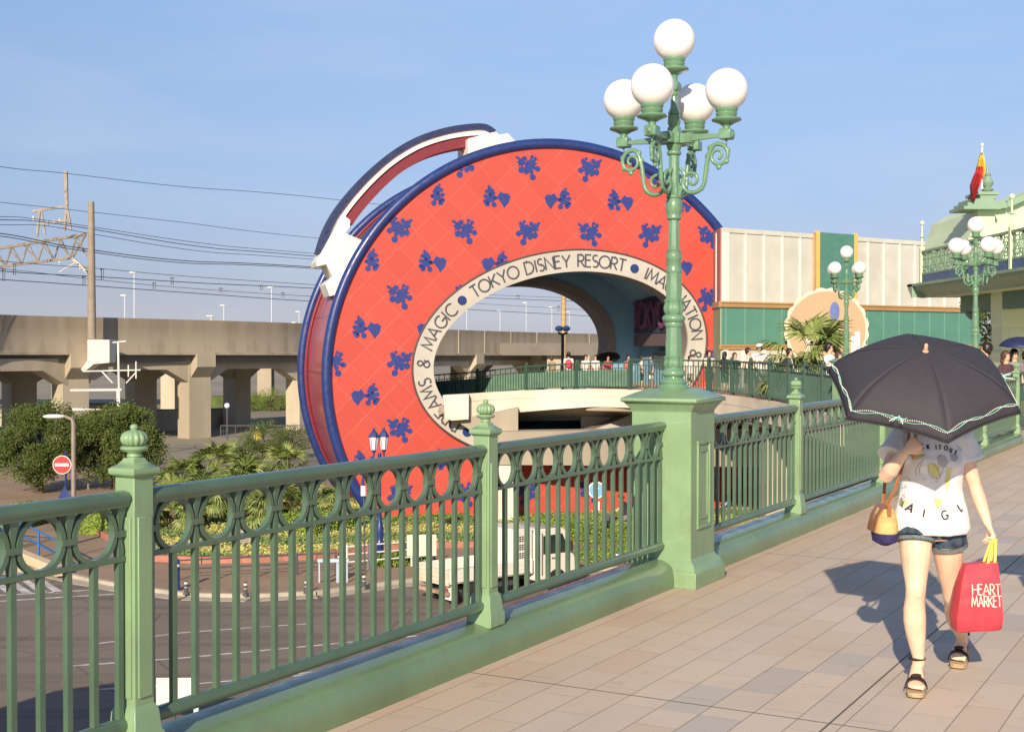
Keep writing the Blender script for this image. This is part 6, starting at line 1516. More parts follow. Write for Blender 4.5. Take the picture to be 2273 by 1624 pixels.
# cyclist
cy = G(1378, 1200, RZ+.1); t = thing('bicycle', 'city bicycle ridden past the grey wall behind the truck', 'bicycle', (cy.x, cy.y, RZ+.1), radians(175))
for x in (-.52, .52):
    q = MB(); q.tube([(x+.32*cos(2*pi*k/24), 0, .33+.32*sin(2*pi*k/24)) for k in range(24)], .018, 6, loop=True); o = q.build('wheel', tyre, t)
    q = MB()
    for k in range(8): q.tube([(x, 0, .33), (x+.31*cos(2*pi*k/8), 0, .33+.31*sin(2*pi*k/8))], .003, 4)
    q.build('spokes', steel, o)
q = MB(); q.tube([(-.52, 0, .33), (-.12, 0, .30), (.30, 0, .72), (.36, 0, .85)], .018, 6); q.tube([(-.12, 0, .30), (-.24, 0, .82)], .016, 6); q.tube([(.52, 0, .33), (.36, 0, .9), (.34, 0, 1.0)], .016, 6); q.build('frame', steel, t)
q = MB(); q.sph((-.25, 0, .86), .09, 10, 6, (1.4, .8, .4)); q.build('saddle', tyre, t)
q = MB(); q.tube([(.22, -.25, 1.02), (.34, -.15, 1.04), (.34, .15, 1.04), (.22, .25, 1.02)], .012, 6); q.build('handlebar', steel, t)
q = MB(); q.box(.42, .68, -.15, .15, .75, .98); q.build('basket', white_p, t, smooth=False)
t = thing('person', 'cyclist in a black top riding a bicycle behind the truck', 'person', (cy.x, cy.y, RZ+.1), radians(175), 'people at street level')
b = MB()
for k in (-1, 1):
    kn = V((.16 if k > 0 else .10, k*.09, .62 if k > 0 else .72)); ft = V((-.05 if k > 0 else .02, k*.1, .20 if k > 0 else .34))
    b.tube([(-.22, k*.08, .92), kn, (kn+ft)/2-V((.03, 0, 0)), ft], [.09, .06, .055, .035], 10); b.sph(ft+V((.05, 0, -.04)), .04, 8, 6, (2, .9, .7))
    b.tube([(-.02, k*.17, 1.36), (.10, k*.20, 1.16), (.25, k*.22, 1.06)], [.045, .034, .022], 8)
    for j in range(4): b.tube([(.25, k*(.20+.015*j), 1.06), (.29, k*(.20+.015*j), 1.045), (.29, k*(.20+.015*j), 1.01)], .008, 5)
b.tube([(-.22, 0, .88), (-.18, 0, 1.1), (-.06, 0, 1.38), (-.02, 0, 1.46), (0, 0, 1.54)], [.14, .12, .13, .06, .05], 12)
hb_ = MB(); head_mesh(hb_, (0, 0, 0), 1.0); b.join(hb_, Mx.Translation((.02, 0, 1.60)) @ Mx.Rotation(pi/2, 4, 'Z'))
fuse(b, 'body', skin, t, .014, 4)
b = MB(); b.tube([(-.23, 0, .90), (-.18, 0, 1.1), (-.06, 0, 1.36), (-.03, 0, 1.44)], [.165, .145, .155, .09], 14)
for k in (-1, 1): b.tube([(-.03, k*.12, 1.37), (.05, k*.19, 1.25)], [.06, .055], 10)
fuse(b, 'shirt', mat('black cloth', (.025, .025, .03), .8, .1), t, .016, 3)
b = MB()
for k in (-1, 1): kn = V((.16 if k > 0 else .10, k*.09, .62 if k > 0 else .72)); b.tube([(-.24, k*.07, .92), kn], [.12, .085], 12)
fuse(b, 'shorts', mat('grey cloth', (.22, .2, .18), .8, .1), t, .018, 3)
b = MB(); b.sph((-.0, 0, 1.63), .115, 14, 10, (1, .9, 1)); b.sph((-.05, 0, 1.60), .09, 10, 8); b.build('hair', hair_b, t, ang=80)
for o in (t,): pass
# ================================================================ the woman with the parasol
O = V((2.25, 6.95, 0))
def L_(x, y, z): return V((x, y, z))-O
woman = thing('person', 'woman in white printed t-shirt and denim shorts walking with a black parasol over her face', 'person', O)
skin_w = mat('fair skin', (.78, .57, .40), .42, .05, 7, .12, 90, subs=.12, dirt=(.72, .46, .32))
def axes(d, n):
    d = V(d).normalized(); n = V(n); n = (n-d*n.dot(d)).normalized(); return d, n, d.cross(n)
def hand(mbx, w, d, n, flip=1, curl=(.5, .9, .7), thumb=.8, sc=1.0, spread=0.0):
    d, n, s = axes(d, n); s = s*flip; w = V(w)
    rings = []
    for f, a, b in ((-.01, .021, .016), (.012, .023, .016), (.035, .033, .015), (.06, .039, .0135), (.078, .038, .012), (.086, .030, .009)):
        c = w+d*f*sc; rings.append([c+s*(a*sc*cos(2*pi*k/14))+n*(b*sc*sin(2*pi*k/14)) for k in range(14)])
    mbx.loft(rings)
    for j, (o, ln) in enumerate(((.0285, .066), (.0098, .074), (-.0092, .068), (-.0275, .053))):
        p = w+d*(.078-.004*abs(j-1))*sc+s*o*sc; P = [p-d*.01*sc]; R = [.0092*sc]; ang_ = 0; 
        for q_, (fr, rr_) in enumerate(((.45, .0088), (.30, .0080), (.25, .0066))):
            ang_ += curl[q_]; dd = d*cos(ang_)+n*sin(ang_)+s*(spread*(1.5-j)); mid = P[-1]+dd*(ln*fr*.5*sc); P.append(mid); R.append(rr_*sc); P.append(P[-1]+dd*(ln*fr*.5*sc)); R.append(rr_*sc)
        P.append(P[-1]+dd*.004*sc); R.append(.003*sc)
        mbx.tube(P, R, 9)
    P = [w+d*.018*sc+s*.014*sc+n*.004, w+d*.038*sc+s*.036*sc+n*.008*sc]; a_ = (d*.75+s*.45+n*thumb*.5).normalized(); P.append(P[-1]+a_*.030*sc); a2 = (d*.6-s*.25*thumb+n*thumb).normalized(); P.append(P[-1]+a2*.024*sc); P.append(P[-1]+a2*.006*sc)
    mbx.tube(P, [.012*sc, .0115*sc, .0098*sc, .0080*sc, .003*sc], 9)
b = MB()
b.sph(L_(2.089, 6.822, .540), .036, 14, 10, (1.0, .75, 1.5)); b.sph(L_(2.358, 7.060, .475), .036, 14, 10, (1.0, .75, 1.5))
def limb(pts, rs, n=16): b.tube([L_(*p) for p in pts], rs, n)
limb([(2.125, 6.95, .90), (2.115, 6.93, .82), (2.103, 6.90, .72), (2.096, 6.875, .63), (2.092, 6.858, .575), (2.090, 6.85, .53), (2.090, 6.862, .485), (2.092, 6.88, .43), (2.097, 6.89, .37), (2.104, 6.895, .30), (2.111, 6.895, .235), (2.118, 6.895, .18), (2.122, 6.90, .13)],
     [.088, .086, .080, .066, .056, .0515, .050, .056, .0585, .052, .041, .032, .033])
limb([(2.275, 6.96, .90), (2.285, 6.97, .80), (2.305, 7.0, .70), (2.33, 7.04, .58), (2.350, 7.07, .51), (2.362, 7.095, .455), (2.38, 7.13, .42), (2.41, 7.20, .36), (2.445, 7.28, .30), (2.485, 7.36, .24), (2.52, 7.43, .19), (2.545, 7.475, .155), (2.555, 7.50, .12)],
     [.088, .086, .078, .064, .056, .051, .050, .057, .056, .047, .038, .032, .033])
def foot(heel, ball, toe, sc=1.0):
    h, bl, t_ = V(heel), V(ball), V(toe); d = (t_-h).normalized(); s = d.cross(V((0, 0, 1))).normalized(); up = s.cross(d)
    prof = [(h, .020, .022, .012), (h.lerp(bl, .15), .030, .034, .020), (h.lerp(bl, .45), .032, .038, .026), (h.lerp(bl, .8), .040, .026, .014), (bl, .044, .020, .010), (bl.lerp(t_, .5), .043, .015, .006), (bl.lerp(t_, .8), .036, .010, .004)]
    b.loft([[c-O+s*(rx*cos(2*pi*k/14))+V((0, 0, 1))*(rz_*sin(2*pi*k/14)+lift) for k in range(14)] for c, rx, rz_, lift in prof])
    for j in range(5):
        o = (-.034+.017*j)*1.0; ln = (.038, .034, .031, .027, .022)[j]; r = (.0115, .0085, .008, .0078, .0072)[j]
        return_s = s*o
        p0 = bl.lerp(t_, .45)+s*o-O+V((0, 0, .008)); b.tube([p0, p0+d*ln*.6+V((0, 0, .003)), p0+d*ln*1.1-V((0, 0, .004))], [r*1.1, r, r*.5], 8)
    return d, s
fR = ((2.128, 6.945, .105), (2.080, 6.805, .055), (2.055, 6.73, .047)); fL = ((2.565, 7.525, .105), (2.505, 7.415, .060), (2.475, 7.345, .047))
foot(*fR); foot(*fL)
b.loft([ringz(*( (2.20-O.x, 6.955-O.y)), z, rx, ry, 20) for z, rx, ry in ((.78, .11, .085), (.83, .165, .115), (.90, .168, .112), (.98, .135, .092), (1.05, .122, .085), (1.14, .135, .095), (1.22, .150, .102), (1.28, .158, .090), (1.325, .14, .072), (1.355, .07, .055), (1.39, .046, .046), (1.47, .043, .045))])
for k in (-1, 1): b.sph(L_(2.20+k*.067, 6.875, 1.19), .058, 14, 10)
Sr, Er, Wr = V((2.045, 6.945, 1.30)), V((1.928, 6.83, 1.125)), V((1.985, 6.70, 1.262))
limb([tuple(Sr.lerp(V((2.2, 6.95, 1.30)), .35)), tuple(Sr), tuple(Sr.lerp(Er, .35)), tuple(Sr.lerp(Er, .8)), tuple(Er), tuple(Er.lerp(Wr, .25)), tuple(Er.lerp(Wr, .6)), tuple(Wr)], [.052, .054, .047, .041, .039, .041, .033, .023])
Sl, El, Wl = V((2.35, 6.945, 1.30)), V((2.425, 6.94, 1.06)), V((2.468, 6.865, .868))
limb([tuple(Sl.lerp(V((2.2, 6.95, 1.30)), .35)), tuple(Sl), tuple(Sl.lerp(El, .35)), tuple(Sl.lerp(El, .8)), tuple(El), tuple(El.lerp(Wl, .3)), tuple(El.lerp(Wl, .65)), tuple(Wl)], [.052, .054, .045, .037, .034, .036, .029, .0205])
UC = V((2.0343, 6.60, 1.567)); e1 = V((-.0088, -.8812, -.4727)).normalized(); e2 = V((.9987, -.0315, .0402)).normalized(); un = V((-.0503, -.4717, .8803)).normalized()
grip = UC-un*.285
hand(b, Wr-O, (grip+V((.0, .0, .0))-Wr).normalized()*.4+V((.45, -.35, .35)), V((.25, .9, -.15)), -1, (.95, 1.25, .9), .9, 1.0)
hand(b, Wl-O, V((.25, -.45, -1)), V((-1, .1, -.1)), 1, (.75, 1.1, .7), .7, .98)
hb_ = MB(); head_mesh(hb_, (0, 0, 0), 1.0)
for v_ in hb_.v: pass
b.join(hb_, Mx.Translation(L_(2.205, 6.935, 1.525)))
bodyw = fuse(b, 'body', skin_w, woman, .0052, 5)
hc = L_(2.205, 6.935, 1.525); g = MB(); g.sph(hc+V((0, .022, .035)), .112, 20, 14, (.86, .98, .98)); g.sph(hc+V((0, .07, -.09)), .088, 16, 10, (1.05, .6, 1.7))
for k in (-1, 1): g.sph(hc+V((k*.078, .0, -.03)), .05, 10, 8, (.5, .9, 2.1))
g2 = MB(); g2.v = [(x, max(y, hc.y-.060) if z < hc.z+.05 else y, z) for x, y, z in g.v]; g2.f = g.f; g2.m = g.m; g2.build('hair', hair_br, woman, ang=80)
e = MB()
for k in (-1, 1): e.sph(hc+V((k*.031, -.086, .0)), .010, 10, 6, (1.3, .6, .7)); e.sph(hc+V((k*.031, -.088, .022)), .014, 8, 4, (1.2, .4, .18))
e.build('eyes_and_brows', hair_b, woman); e = MB(); e.sph(hc+V((0, -.080, -.052)), .018, 10, 6, (1.2, .4, .35)); e.build('lips', mat('lips', (.55, .2, .18), .4, 0), woman)
# t-shirt
shirt_m = mat('white jersey', (.80, .79, .76), .85, .02, 2, .25, 9)
g = MB(); cx_, cy_ = 2.20-O.x, 6.955-O.y
g.loft([ringz(cx_+dx, cy_+dy, z, rx, ry, 28) for z, rx, ry, dx, dy in ((.816, .198, .148, 0, 0), (.842, .206, .156, -.002, 0), (.90, .195, .150, 0, 0), (.98, .170, .126, 0, 0), (1.06, .160, .120, 0, 0), (1.14, .162, .130, 0, -.004), (1.20, .172, .138, 0, -.008), (1.26, .182, .122, 0, 0), (1.31, .178, .098, 0, 0), (1.345, .13, .078, 0, 0), (1.37, .095, .068, 0, 0))])
for k in (-1, 1): g.sph(L_(2.20+k*.068, 6.868, 1.19), .062, 14, 10)
Ml = Sl.lerp(El, .42); Mr = Sr.lerp(Er, .45)
for S, Mm, E in ((Sr, Mr, Er), (Sl, Ml, El)):
    kx = -1 if S.x < 2.2 else 1
    g.tube([S.lerp(V((2.2, 6.95, 1.30)), .4)-O, S-O+V((kx*.012, 0, .004)), S.lerp(E, .25)-O+V((kx*.012, 0, 0)), Mm-O+V((kx*.014, 0, 0))], [.062, .070, .072, .078], 20)
shirt = fuse(g, 'shirt', shirt_m, woman, .009, 5)
dsp = bpy.data.textures.new('folds', 'CLOUDS'); dsp.noise_scale = .09; dm = shirt.modifiers.new('folds', 'DISPLACE'); dm.texture = dsp; dm.strength = .016; dm.mid_level = .5
# sleeve hems
for Mm, E, r in ((Mr, Er, .079), (Ml, El, .079)):
    kx = -1 if Mm.x < 2.2 else 1; d = (E-Mm).normalized(); c = Mm-O+V((kx*.014, 0, 0)); g = MB(); g.tube([c-d*.016, c+d*.002], r+.001, 24); g.build('sleeve_hem', shirt_m, woman, ang=50)
# print, laid on the cloth
dg = bpy.context.evaluated_depsgraph_get(); bvh = BVHTree.FromObject(shirt, dg)
def on_shirt(x, z, lift=.0018):
    h = bvh.ray_cast(V((x, -1.0, z)), V((0, 1, 0)))
    if h[0] is None: return V((x, -.1, z))
    return h[0]+V((0, -lift, 0))
def px_shirt(px, py): p = W(px, py, 6.83); return p.x-O.x, p.z
def zz7(x, y): return px_shirt((2050+x/5.074)/1.077, (1000+y/5.074)/1.077)
def letter(mbx, ch, cx, cy, h, rot, w, lift=.002):
    x0, z0 = zz7(cx, cy); wd, pls = GL[ch]; hh = h/5.074/1.077*6.83/F; a = radians(rot)
    for pl_ in pls:
        P = []
        for (u_, v_) in pl_:
            P.append(((u_-wd/2)*.8*hh, (v_-.5)*hh))
        Q = []
        for (p_, q_) in zip(P[:-1], P[1:]):
            for t_ in (0, .33, .66): Q.append((p_[0]+(q_[0]-p_[0])*t_, p_[1]+(q_[1]-p_[1])*t_))
        Q.append(P[-1])
        def fn(q, a=a): X = q.x*cos(a)-q.z*sin(a)+x0; Z = q.x*sin(a)+q.z*cos(a)+z0; return on_shirt(X, Z, lift+q.y)
        stroke(mbx, Q, w, fn, 0, .0015)
ink = mat('print ink', (.05, .045, .045), .8, 0); inkf = mat('faded print ink', (.52, .50, .47), .8, 0)
for ch, x, y, r in (('C', 800, 340, 6), ('K', 868, 345, 4), ('I', 958, 348, -4), ('T', 1005, 352, -8), ('O', 1082, 358, -14), ('U', 1140, 385, -24), ('T', 1200, 415, -36)):
    q = MB(); letter(q, ch, x, y, 52, r, .0052); q.build('print_letter', ink, woman, smooth=False)
for ch, x, y, r in (('A', 665, 1095, -28), ('I', 803, 1145, -14), ('G', 1045, 1165, 6), ('L', 1262, 1080, 34)):
    q = MB(); letter(q, ch, x, y, 100, r, .0082); q.build('print_letter', ink, woman, smooth=False)
for ch, x, y, r in (('M', 590, 1030, -38), ('G', 735, 1125, -22), ('C', 890, 1160, -6), ('I', 1120, 1145, 12), ('R', 1180, 1120, 20)):
    q = MB(); letter(q, ch, x, y, 85, r, .0030, .0015); q.build('faded_letter', inkf, woman, smooth=False)
# loose yellow and grey brush shapes of the print
def patch(cx, cy, pts, m, nm, lift=.0012):
    q = MB(); P = [zz7(cx+a, cy+b_) for a, b_ in pts]; c = (sum(p[0] for p in P)/len(P), sum(p[1] for p in P)/len(P)); vs = [on_shirt(*c, lift)]; K = 4
    ring = []
    PP = []
    for i in range(len(P)):
        a, b2 = P[i], P[(i+1) % len(P)]
        for t_ in range(3): PP.append((a[0]+(b2[0]-a[0])*t_/3, a[1]+(b2[1]-a[1])*t_/3))
    n_ = len(PP)
    for k in range(1, K+1):
        for p in PP: vs.append(on_shirt(c[0]+(p[0]-c[0])*k/K, c[1]+(p[1]-c[1])*k/K, lift))
    fs = [(0, 1+i, 1+(i+1) % n_) for i in range(n_)]
    for k in range(1, K):
        for i in range(n_): j = (i+1) % n_; fs.append((1+(k-1)*n_+i, 1+k*n_+i, 1+k*n_+j, 1+(k-1)*n_+j))
    q.add(vs, fs); q.build(nm, m, woman)
yel_p = mat('pale yellow print', (.72, .66, .26), .85, .1, 20); gry_p = mat('pale grey print', (.58, .57, .56), .85, .08, 20)
patch(740, 455, [(-80, 0), (-40, -38), (40, -30), (90, -5), (30, 20), (-20, 42), (-60, 30)], yel_p, 'print_shape')
patch(930, 640, [(-90, -90), (-20, -110), (60, -60), (50, 10), (40, 95), (-20, 50), (-70, 0)], yel_p, 'print_shape')
patch(1030, 530, [(-70, -60), (-20, -90), (40, -60), (60, 0), (30, 60), (-30, 50), (-70, 10)], gry_p, 'print_shape')
patch(1110, 760, [(-40, -160), (30, -170), (20, -60), (10, 60), (-20, 160), (-40, 40)], yel_p, 'print_shape')
patch(960, 1030, [(-40, -60), (20, -70), (80, -40), (40, 30), (10, 80), (-20, 30)], yel_p, 'print_shape')
patch(600, 1040, [(-30, -20), (30, -40), (60, 0), (20, 40), (-30, 30)], yel_p, 'print_shape')
patch(1160, 470, [(-40, -40), (30, -50), (60, 0), (20, 50), (-40, 40)], gry_p, 'print_shape')
q = MB(); rnd = random.Random(4)
def scribble(pts, w=.0016):
    P = [zz7(*p) for p in pts]; Q = []
    for p_, q_ in zip(P[:-1], P[1:]):
        for t_ in (0, .25, .5, .75): Q.append((p_[0]+(q_[0]-p_[0])*t_, p_[1]+(q_[1]-p_[1])*t_))
    Q.append(P[-1]); stroke(q, Q, w, lambda v_: on_shirt(v_.x, v_.z, .0022+v_.y), 0, .001)
for pts in (((730, 690), (720, 620), (740, 550), (790, 490)), ((840, 560), (850, 640), (900, 710), (975, 735)), ((900, 540), (960, 620), (1000, 700)), ((770, 530), (750, 600), (760, 660)), ((1040, 570), (1010, 650), (980, 730)), ((950, 480), (990, 440), (1060, 455)), ((640, 720), (680, 780)), ((570, 910), (620, 960), (700, 1020)), ((1230, 330), (1290, 380), (1270, 400), (1235, 370)), ((800, 735), (830, 740)), ((940, 765), (970, 760)), ((930, 990), (960, 1060), (990, 1090)), ((1060, 980), (1100, 940), (1130, 980), (1080, 1010)), ((655, 960), (690, 1000)), ((600, 880), (640, 850), (660, 880))): scribble(pts)
for k in range(34):
    a = rnd.uniform(0, 6.28); x = 860+rnd.uniform(200, 300)*cos(a)*1.0; y = 860+rnd.uniform(130, 200)*sin(a); scribble(((x, y), (x+rnd.uniform(-14, 14), y+rnd.uniform(4, 16))), .0022)
q.build('print_lines', mat('print line grey', (.22, .2, .18), .85, 0), woman, smooth=False)
# denim shorts
denim = mat('dark denim', (.055, .085, .125), .9, .35, 26, .5, 140, dirt=(.02, .032, .06)); denim_e = mat('frayed denim edge', (.16, .20, .20), .9, .3, 60)
g = MB(); g.loft([ringz(cx_, cy_, z, rx, ry, 24) for z, rx, ry in ((.79, .14, .10), (.83, .172, .120), (.89, .168, .115), (.905, .155, .108))])
g.tube([L_(2.125, 6.95, .90), L_(2.112, 6.925, .84), L_(2.103, 6.905, .79)], [.080, .094, .099], 22); g.tube([L_(2.275, 6.96, .90), L_(2.290, 6.975, .82), L_(2.298, 6.985, .755)], [.080, .096, .101], 22)
fuse(g, 'shorts', denim, woman, .008, 4)
for c, c2, r in (((2.103, 6.905, .792), (2.101, 6.900, .775), .1005), ((2.298, 6.985, .757), (2.301, 6.989, .740), .1025)):
    g = MB(); g.tube([L_(*c), L_(*c2)], r, 28); g.build('hem_cuff', denim_e, woman, ang=50)
g = MB(); g.tube([L_(2.198, 6.826, .84), L_(2.200, 6.83, .80)], .0035, 6); g.tube([L_(2.21, 6.826, .84), L_(2.212, 6.84, .79)], .002, 6); g.build('fly_stitching', denim_e, woman)
# wedge sandals
rope = mat('rope sole', (.52, .38, .22), .9, .12, 8, .6, 60, stretch=(1, 1, 6)); suede = mat('dark brown suede', (.035, .018, .016), .8, .15, 20)
def sandal(heel, ball, toe, lab):
    h, bl, t_ = V(heel), V(ball), V(toe); d = (t_-h); d.z = 0; d.normalize(); s = V((d.y, -d.x, 0)); g = MB(); rings = []
    h0 = h-d*.028; t0 = t_+d*.022; Lh = (t0-h0).dot(d)
    out = [(0, .022), (.06, .036), (.2, .036), (.45, .035), (.7, .045), (.85, .046), (.95, .036), (1.0, .018)]
    for f, w in out:
        c = V((h0.x, h0.y, 0))+d*(Lh*f); ht = .088 if f < .25 else (.088-.055*min(1, (f-.25)/.45)); tz = .028 if f > .9 else .0
        rings.append([c-s*w+V((0, 0, .003+(f > .9)*.006)), c+s*w+V((0, 0, .003+(f > .9)*.006)), c+s*(w*1.02)+V((0, 0, ht)), c-s*(w*1.02)+V((0, 0, ht))])
    g.loft([[v_-O for v_ in r] for r in rings]); g.build('sandal_sole', rope, woman, ang=30, bevel=.004)
    g = MB(); rings = []
    for f in (0, .33, .66, 1):
        c = bl.lerp(t_, -.18+f*.55); c.z = 0; zb = .036; rings.append([c+s*(.057*cos(pi*k/12))+V((0, 0, zb+.062*sin(pi*k/12)*(1-.12*f))) -O for k in range(13)]+[c+s*(.052*cos(pi*k/12))+V((0, 0, zb+.056*sin(pi*k/12)*(1-.12*f))) -O for k in range(12, -1, -1)])
    g.loft(rings); g.sph(bl.lerp(t_, .05)-O+V((0, 0, .046)), .018, 8, 6, (1.6, .8, .6)); g.build('toe_strap', suede, woman, ang=50)
    g = MB(); an = h+V((0, 0, .055))-d*0; an = V((h.x, h.y, h.z+.06))+d*.035
    g.tube([an-O+s*(.037*cos(2*pi*k/20))+d*(.045*sin(2*pi*k/20)) for k in range(20)], .0075, 6, loop=True); g.tube([h-O-d*.03+V((0, 0, -.01)), h-O-d*.028+V((0, 0, .03)), h-O-d*.012+V((0, 0, .062))], [.016, .012, .007], 8, flat=1.6)
    g.build('ankle_strap', suede, woman, ang=60)
sandal(*fR, 'a'); sandal(*fL, 'b')

# ---------------------------------------------------------------- parasol
par = thing('parasol', 'black six sided parasol with mint ribbon and pearl trim held tilted by the woman', 'parasol', UC)
RR, HH = .478, .227
def ribp(i, t):    # t 0 centre .. 1 tip
    a = i*pi/3; rdir = e1*cos(a)+e2*sin(a); return rdir*(RR*sin(t*1.35)/sin(1.35))+un*(HH*((cos(t*1.35)-cos(1.35))/(1-cos(1.35))))
def canp(i, f, t, lift=0):
    p = ribp(i, t).lerp(ribp(i+1, t), f); k = 4*f*(1-f); mid = (ribp(i, t)+ribp(i+1, t))/2; rdir = (mid-un*mid.dot(un)); rdir = rdir.normalized() if rdir.length > 1e-4 else V((0, 0, 0))
    p = p+rdir*(k*.018*t)-rdir*(k*.028*max(0, t-.75)/.25)+un*(k*.016*max(0, t-.3)); return p+un*lift
par_m = mat('black parasol cloth', (.046, .043, .054), .75, .06, 30, .15, 300)
g = MB(); TN = 16; FN = 12
for i in range(6):
    vs = []; fs = []
    for a in range(TN+1):
        for f_ in range(FN+1): vs.append(canp(i, f_/FN, a/TN))
    for a in range(TN):
        for f_ in range(FN): o = a*(FN+1)+f_; fs.append((o, o+1, o+FN+2, o+FN+1))
    g.add(vs, fs)
can = g.build('canopy', par_m, par, ang=180); s = can.modifiers.new('t', 'SOLIDIFY'); s.thickness = .0015
g = MB()
for i in range(6):
    P = [canp(i, k/44, 1.0) for k in range(45)]
    for k in range(44): g.sph(P[k], .0062, 6, 4, (1, 1, .7))
g.build('scalloped_edge', par_m, par)
for i in range(6):
    g = MB(); g.tube([ribp(i, t/10)-un*.006 for t in range(11)], .0022, 6); o = g.build('rib', steel, par); g = MB(); m1 = ribp(i, .55)-un*.006; g.tube([m1, -un*.02], .002, 6); g.build('strut', steel, o)
g = MB(); g.tube([un*(HH-.01), un*.1, -un*.33], [.006, .006, .006], 10); g.build('shaft', steel, par)
g = MB(); g.tube([-un*.25, -un*.30, -un*.38, -un*.40], [.010, .012, .011, .006], 12); g.build('handle', mat('wooden handle', (.42, .20, .08), .35, .15, 8, coat=.5), par)
g = MB(); g.tube([un*(HH-.004), un*(HH+.002), un*(HH+.004)], [.016, .015, .008], 14); g.tube([un*(HH), un*(HH+.025), un*(HH+.038), un*(HH+.044)], [.009, .0105, .009, .003], 12); g.build('ferrule', mat('pale wood tip', (.72, .42, .24), .4, .05, 10, coat=.4), par)
mint = mat('mint ribbon', (.28, .66, .52), .5, .03); pearl = mat('pearl beads', (.82, .76, .70), .25, 0, coat=.5)
def trim(i, ph): 
    R_ = []; Pp = []
    for k in range(61):
        f = k/60; 
        if i == 0 and False: pass
        tA = .88+.022*sin(f*4*pi+ph); tB = .875+.022*sin(f*4*pi+ph+1.6); R_.append(canp(i, f, tA, .005)); Pp.append(canp(i, f, tB, .005))
    return R_, Pp
gr, gp_ = MB(), MB()
for i in (5, 0, 1, 2, 3, 4):
    A, B = trim(i, i*1.3*0+.4)
    rings = []
    for k in range(len(A)):
        d = (A[min(k+1, 60)]-A[max(k-1, 0)]).normalized(); s_ = d.cross(un).normalized()*.0026; rings.append([A[k]-s_, A[k]+s_, A[k]+s_+un*.0012, A[k]-s_+un*.0012])
    gr.loft(rings)
    L0 = sum((B[k+1]-B[k]).length for k in range(60)); nb = int(L0/.0105); acc = 0; k = 0
    for j in range(nb):
        tgt = j*L0/nb
        while k < 59 and acc+(B[k+1]-B[k]).length < tgt: acc += (B[k+1]-B[k]).length; k += 1
        gp_.sph(B[k].lerp(B[k+1], (tgt-acc)/max((B[k+1]-B[k]).length, 1e-5)), .0033, 6, 4)
# bows on alternate panels
for i, f0 in ((5, .5), (1, .5), (3, .5)):
    c = canp(i, f0, .87, .006); d = (canp(i, f0+.05, .87)-canp(i, f0-.05, .87)).normalized(); r_ = d.cross(un).normalized()
    if r_.dot(c) < 0: r_ = -r_
    for sx in (-1, 1):
        P = [c+d*(sx*.03*sin(t_*pi/8)*1.0)+(-r_)*(.018*sin(t_*pi/4))+un*.004 for t_ in range(9)]
        gr.tube([c+d*(sx*.034*(1-cos(2*pi*k/12))/2)+r_*(-.014*sin(2*pi*k/12)*1.0-.006)+un*.004 for k in range(13)], .0022, 5)
        gr.tube([c+un*.003, c+d*sx*.012+r_*.02+un*.003, c+d*sx*.018+r_*.045+un*.002], [.0026, .0024, .002], 5)
        for k in range(7): gp_.sph(c+d*sx*(.012+.003*k)+r_*(.006+.007*k)+un*.004, .0033, 6, 4); gp_.sph(c+d*sx*(.006+.006*k)-r_*(.010+.004*sin(k))+un*.005, .0033, 6, 4)
    gr.sph(c+un*.006, .006, 8, 6)
gr.build('mint_ribbon', mint, par, ang=60); gp_.build('pearl_string', pearl, par)

# ---------------------------------------------------------------- red shopping bag
tb = thing('shopping_bag', 'red HEART MARKET shopping bag with yellow handles held at her side', 'bag', (2.385, 6.80, .337))
red_b = mat('red bag paper', (.64, .05, .07), .4, .08, 6, .4, 14)
g = MB(); rings = []
for z, w, dp, dx in ((.0, .105, .045, .0), (.012, .118, .055, .0), (.08, .122, .062, .0), (.17, .112, .056, .004), (.26, .100, .044, .010), (.33, .088, .034, .016), (.345, .085, .032, .017)):
    rings.append([V((dx+x*w, y*dp+.004*sin(x*9+z*40), z+.006*x)) for x, y in ((-1, -.3), (-.96, -1), (-.5, -1.08), (0, -1.0), (.5, -1.08), (.96, -1), (1, -.3), (1, .3), (.96, 1), (.5, 1.05), (0, 1), (-.5, 1.05), (-.96, 1), (-1, .3))])
g.loft(rings); g.build('bag_body', red_b, tb, ang=50)
hy = mat('yellow handles', (.80, .60, .10), .5, .05)
hp = V((2.480, 6.812, .800))-V((2.385, 6.80, .337))
for yy in (-.03, .03):
    g = MB(); P = [V((.035, yy, .30)), V((.05, yy, .345)), hp+V((-.008, yy*.2, .0)), hp+V((.006, yy*.2, .004)), V((.085, yy, .345)), V((.085, yy, .30))]
    g.tube(P, .0075, 8, flat=.35, up=(0, 1, 0)); g.build('handle', hy, tb, ang=60)
g = MB()
def bagf(q):
    z = q.z; w = .118-.03*(z/.345); dp = .062-.03*max(0, (z-.08)/.265); return V((q.x, -dp*1.10-.009+q.y, z))
def bagword(txt, x0, z0, h, tot):
    ws = sum(GL[c][0] for c in txt)+.12*(len(txt)-1); k = tot/(ws*h); x = x0
    for ch in txt:
        for pl_ in GL[ch][1]: 
            Q = []
            for (p_, q_) in zip(pl_[:-1], pl_[1:]):
                for t_ in (0, .5): Q.append((x+(p_[0]+(q_[0]-p_[0])*t_)*h*k, z0+(p_[1]+(q_[1]-p_[1])*t_)*h))
            Q.append((x+pl_[-1][0]*h*k, z0+pl_[-1][1]*h)); stroke(g, Q, .0050, bagf, 0, .0015)
        x += (GL[ch][0]+.12)*h*k
bagword('HEART', -.040, .192, .052, .142); bagword('MARKET', -.046, .132, .054, .152)
g.build('lettering', mat('cream lettering', (.80, .70, .55), .6, 0), tb, smooth=False)

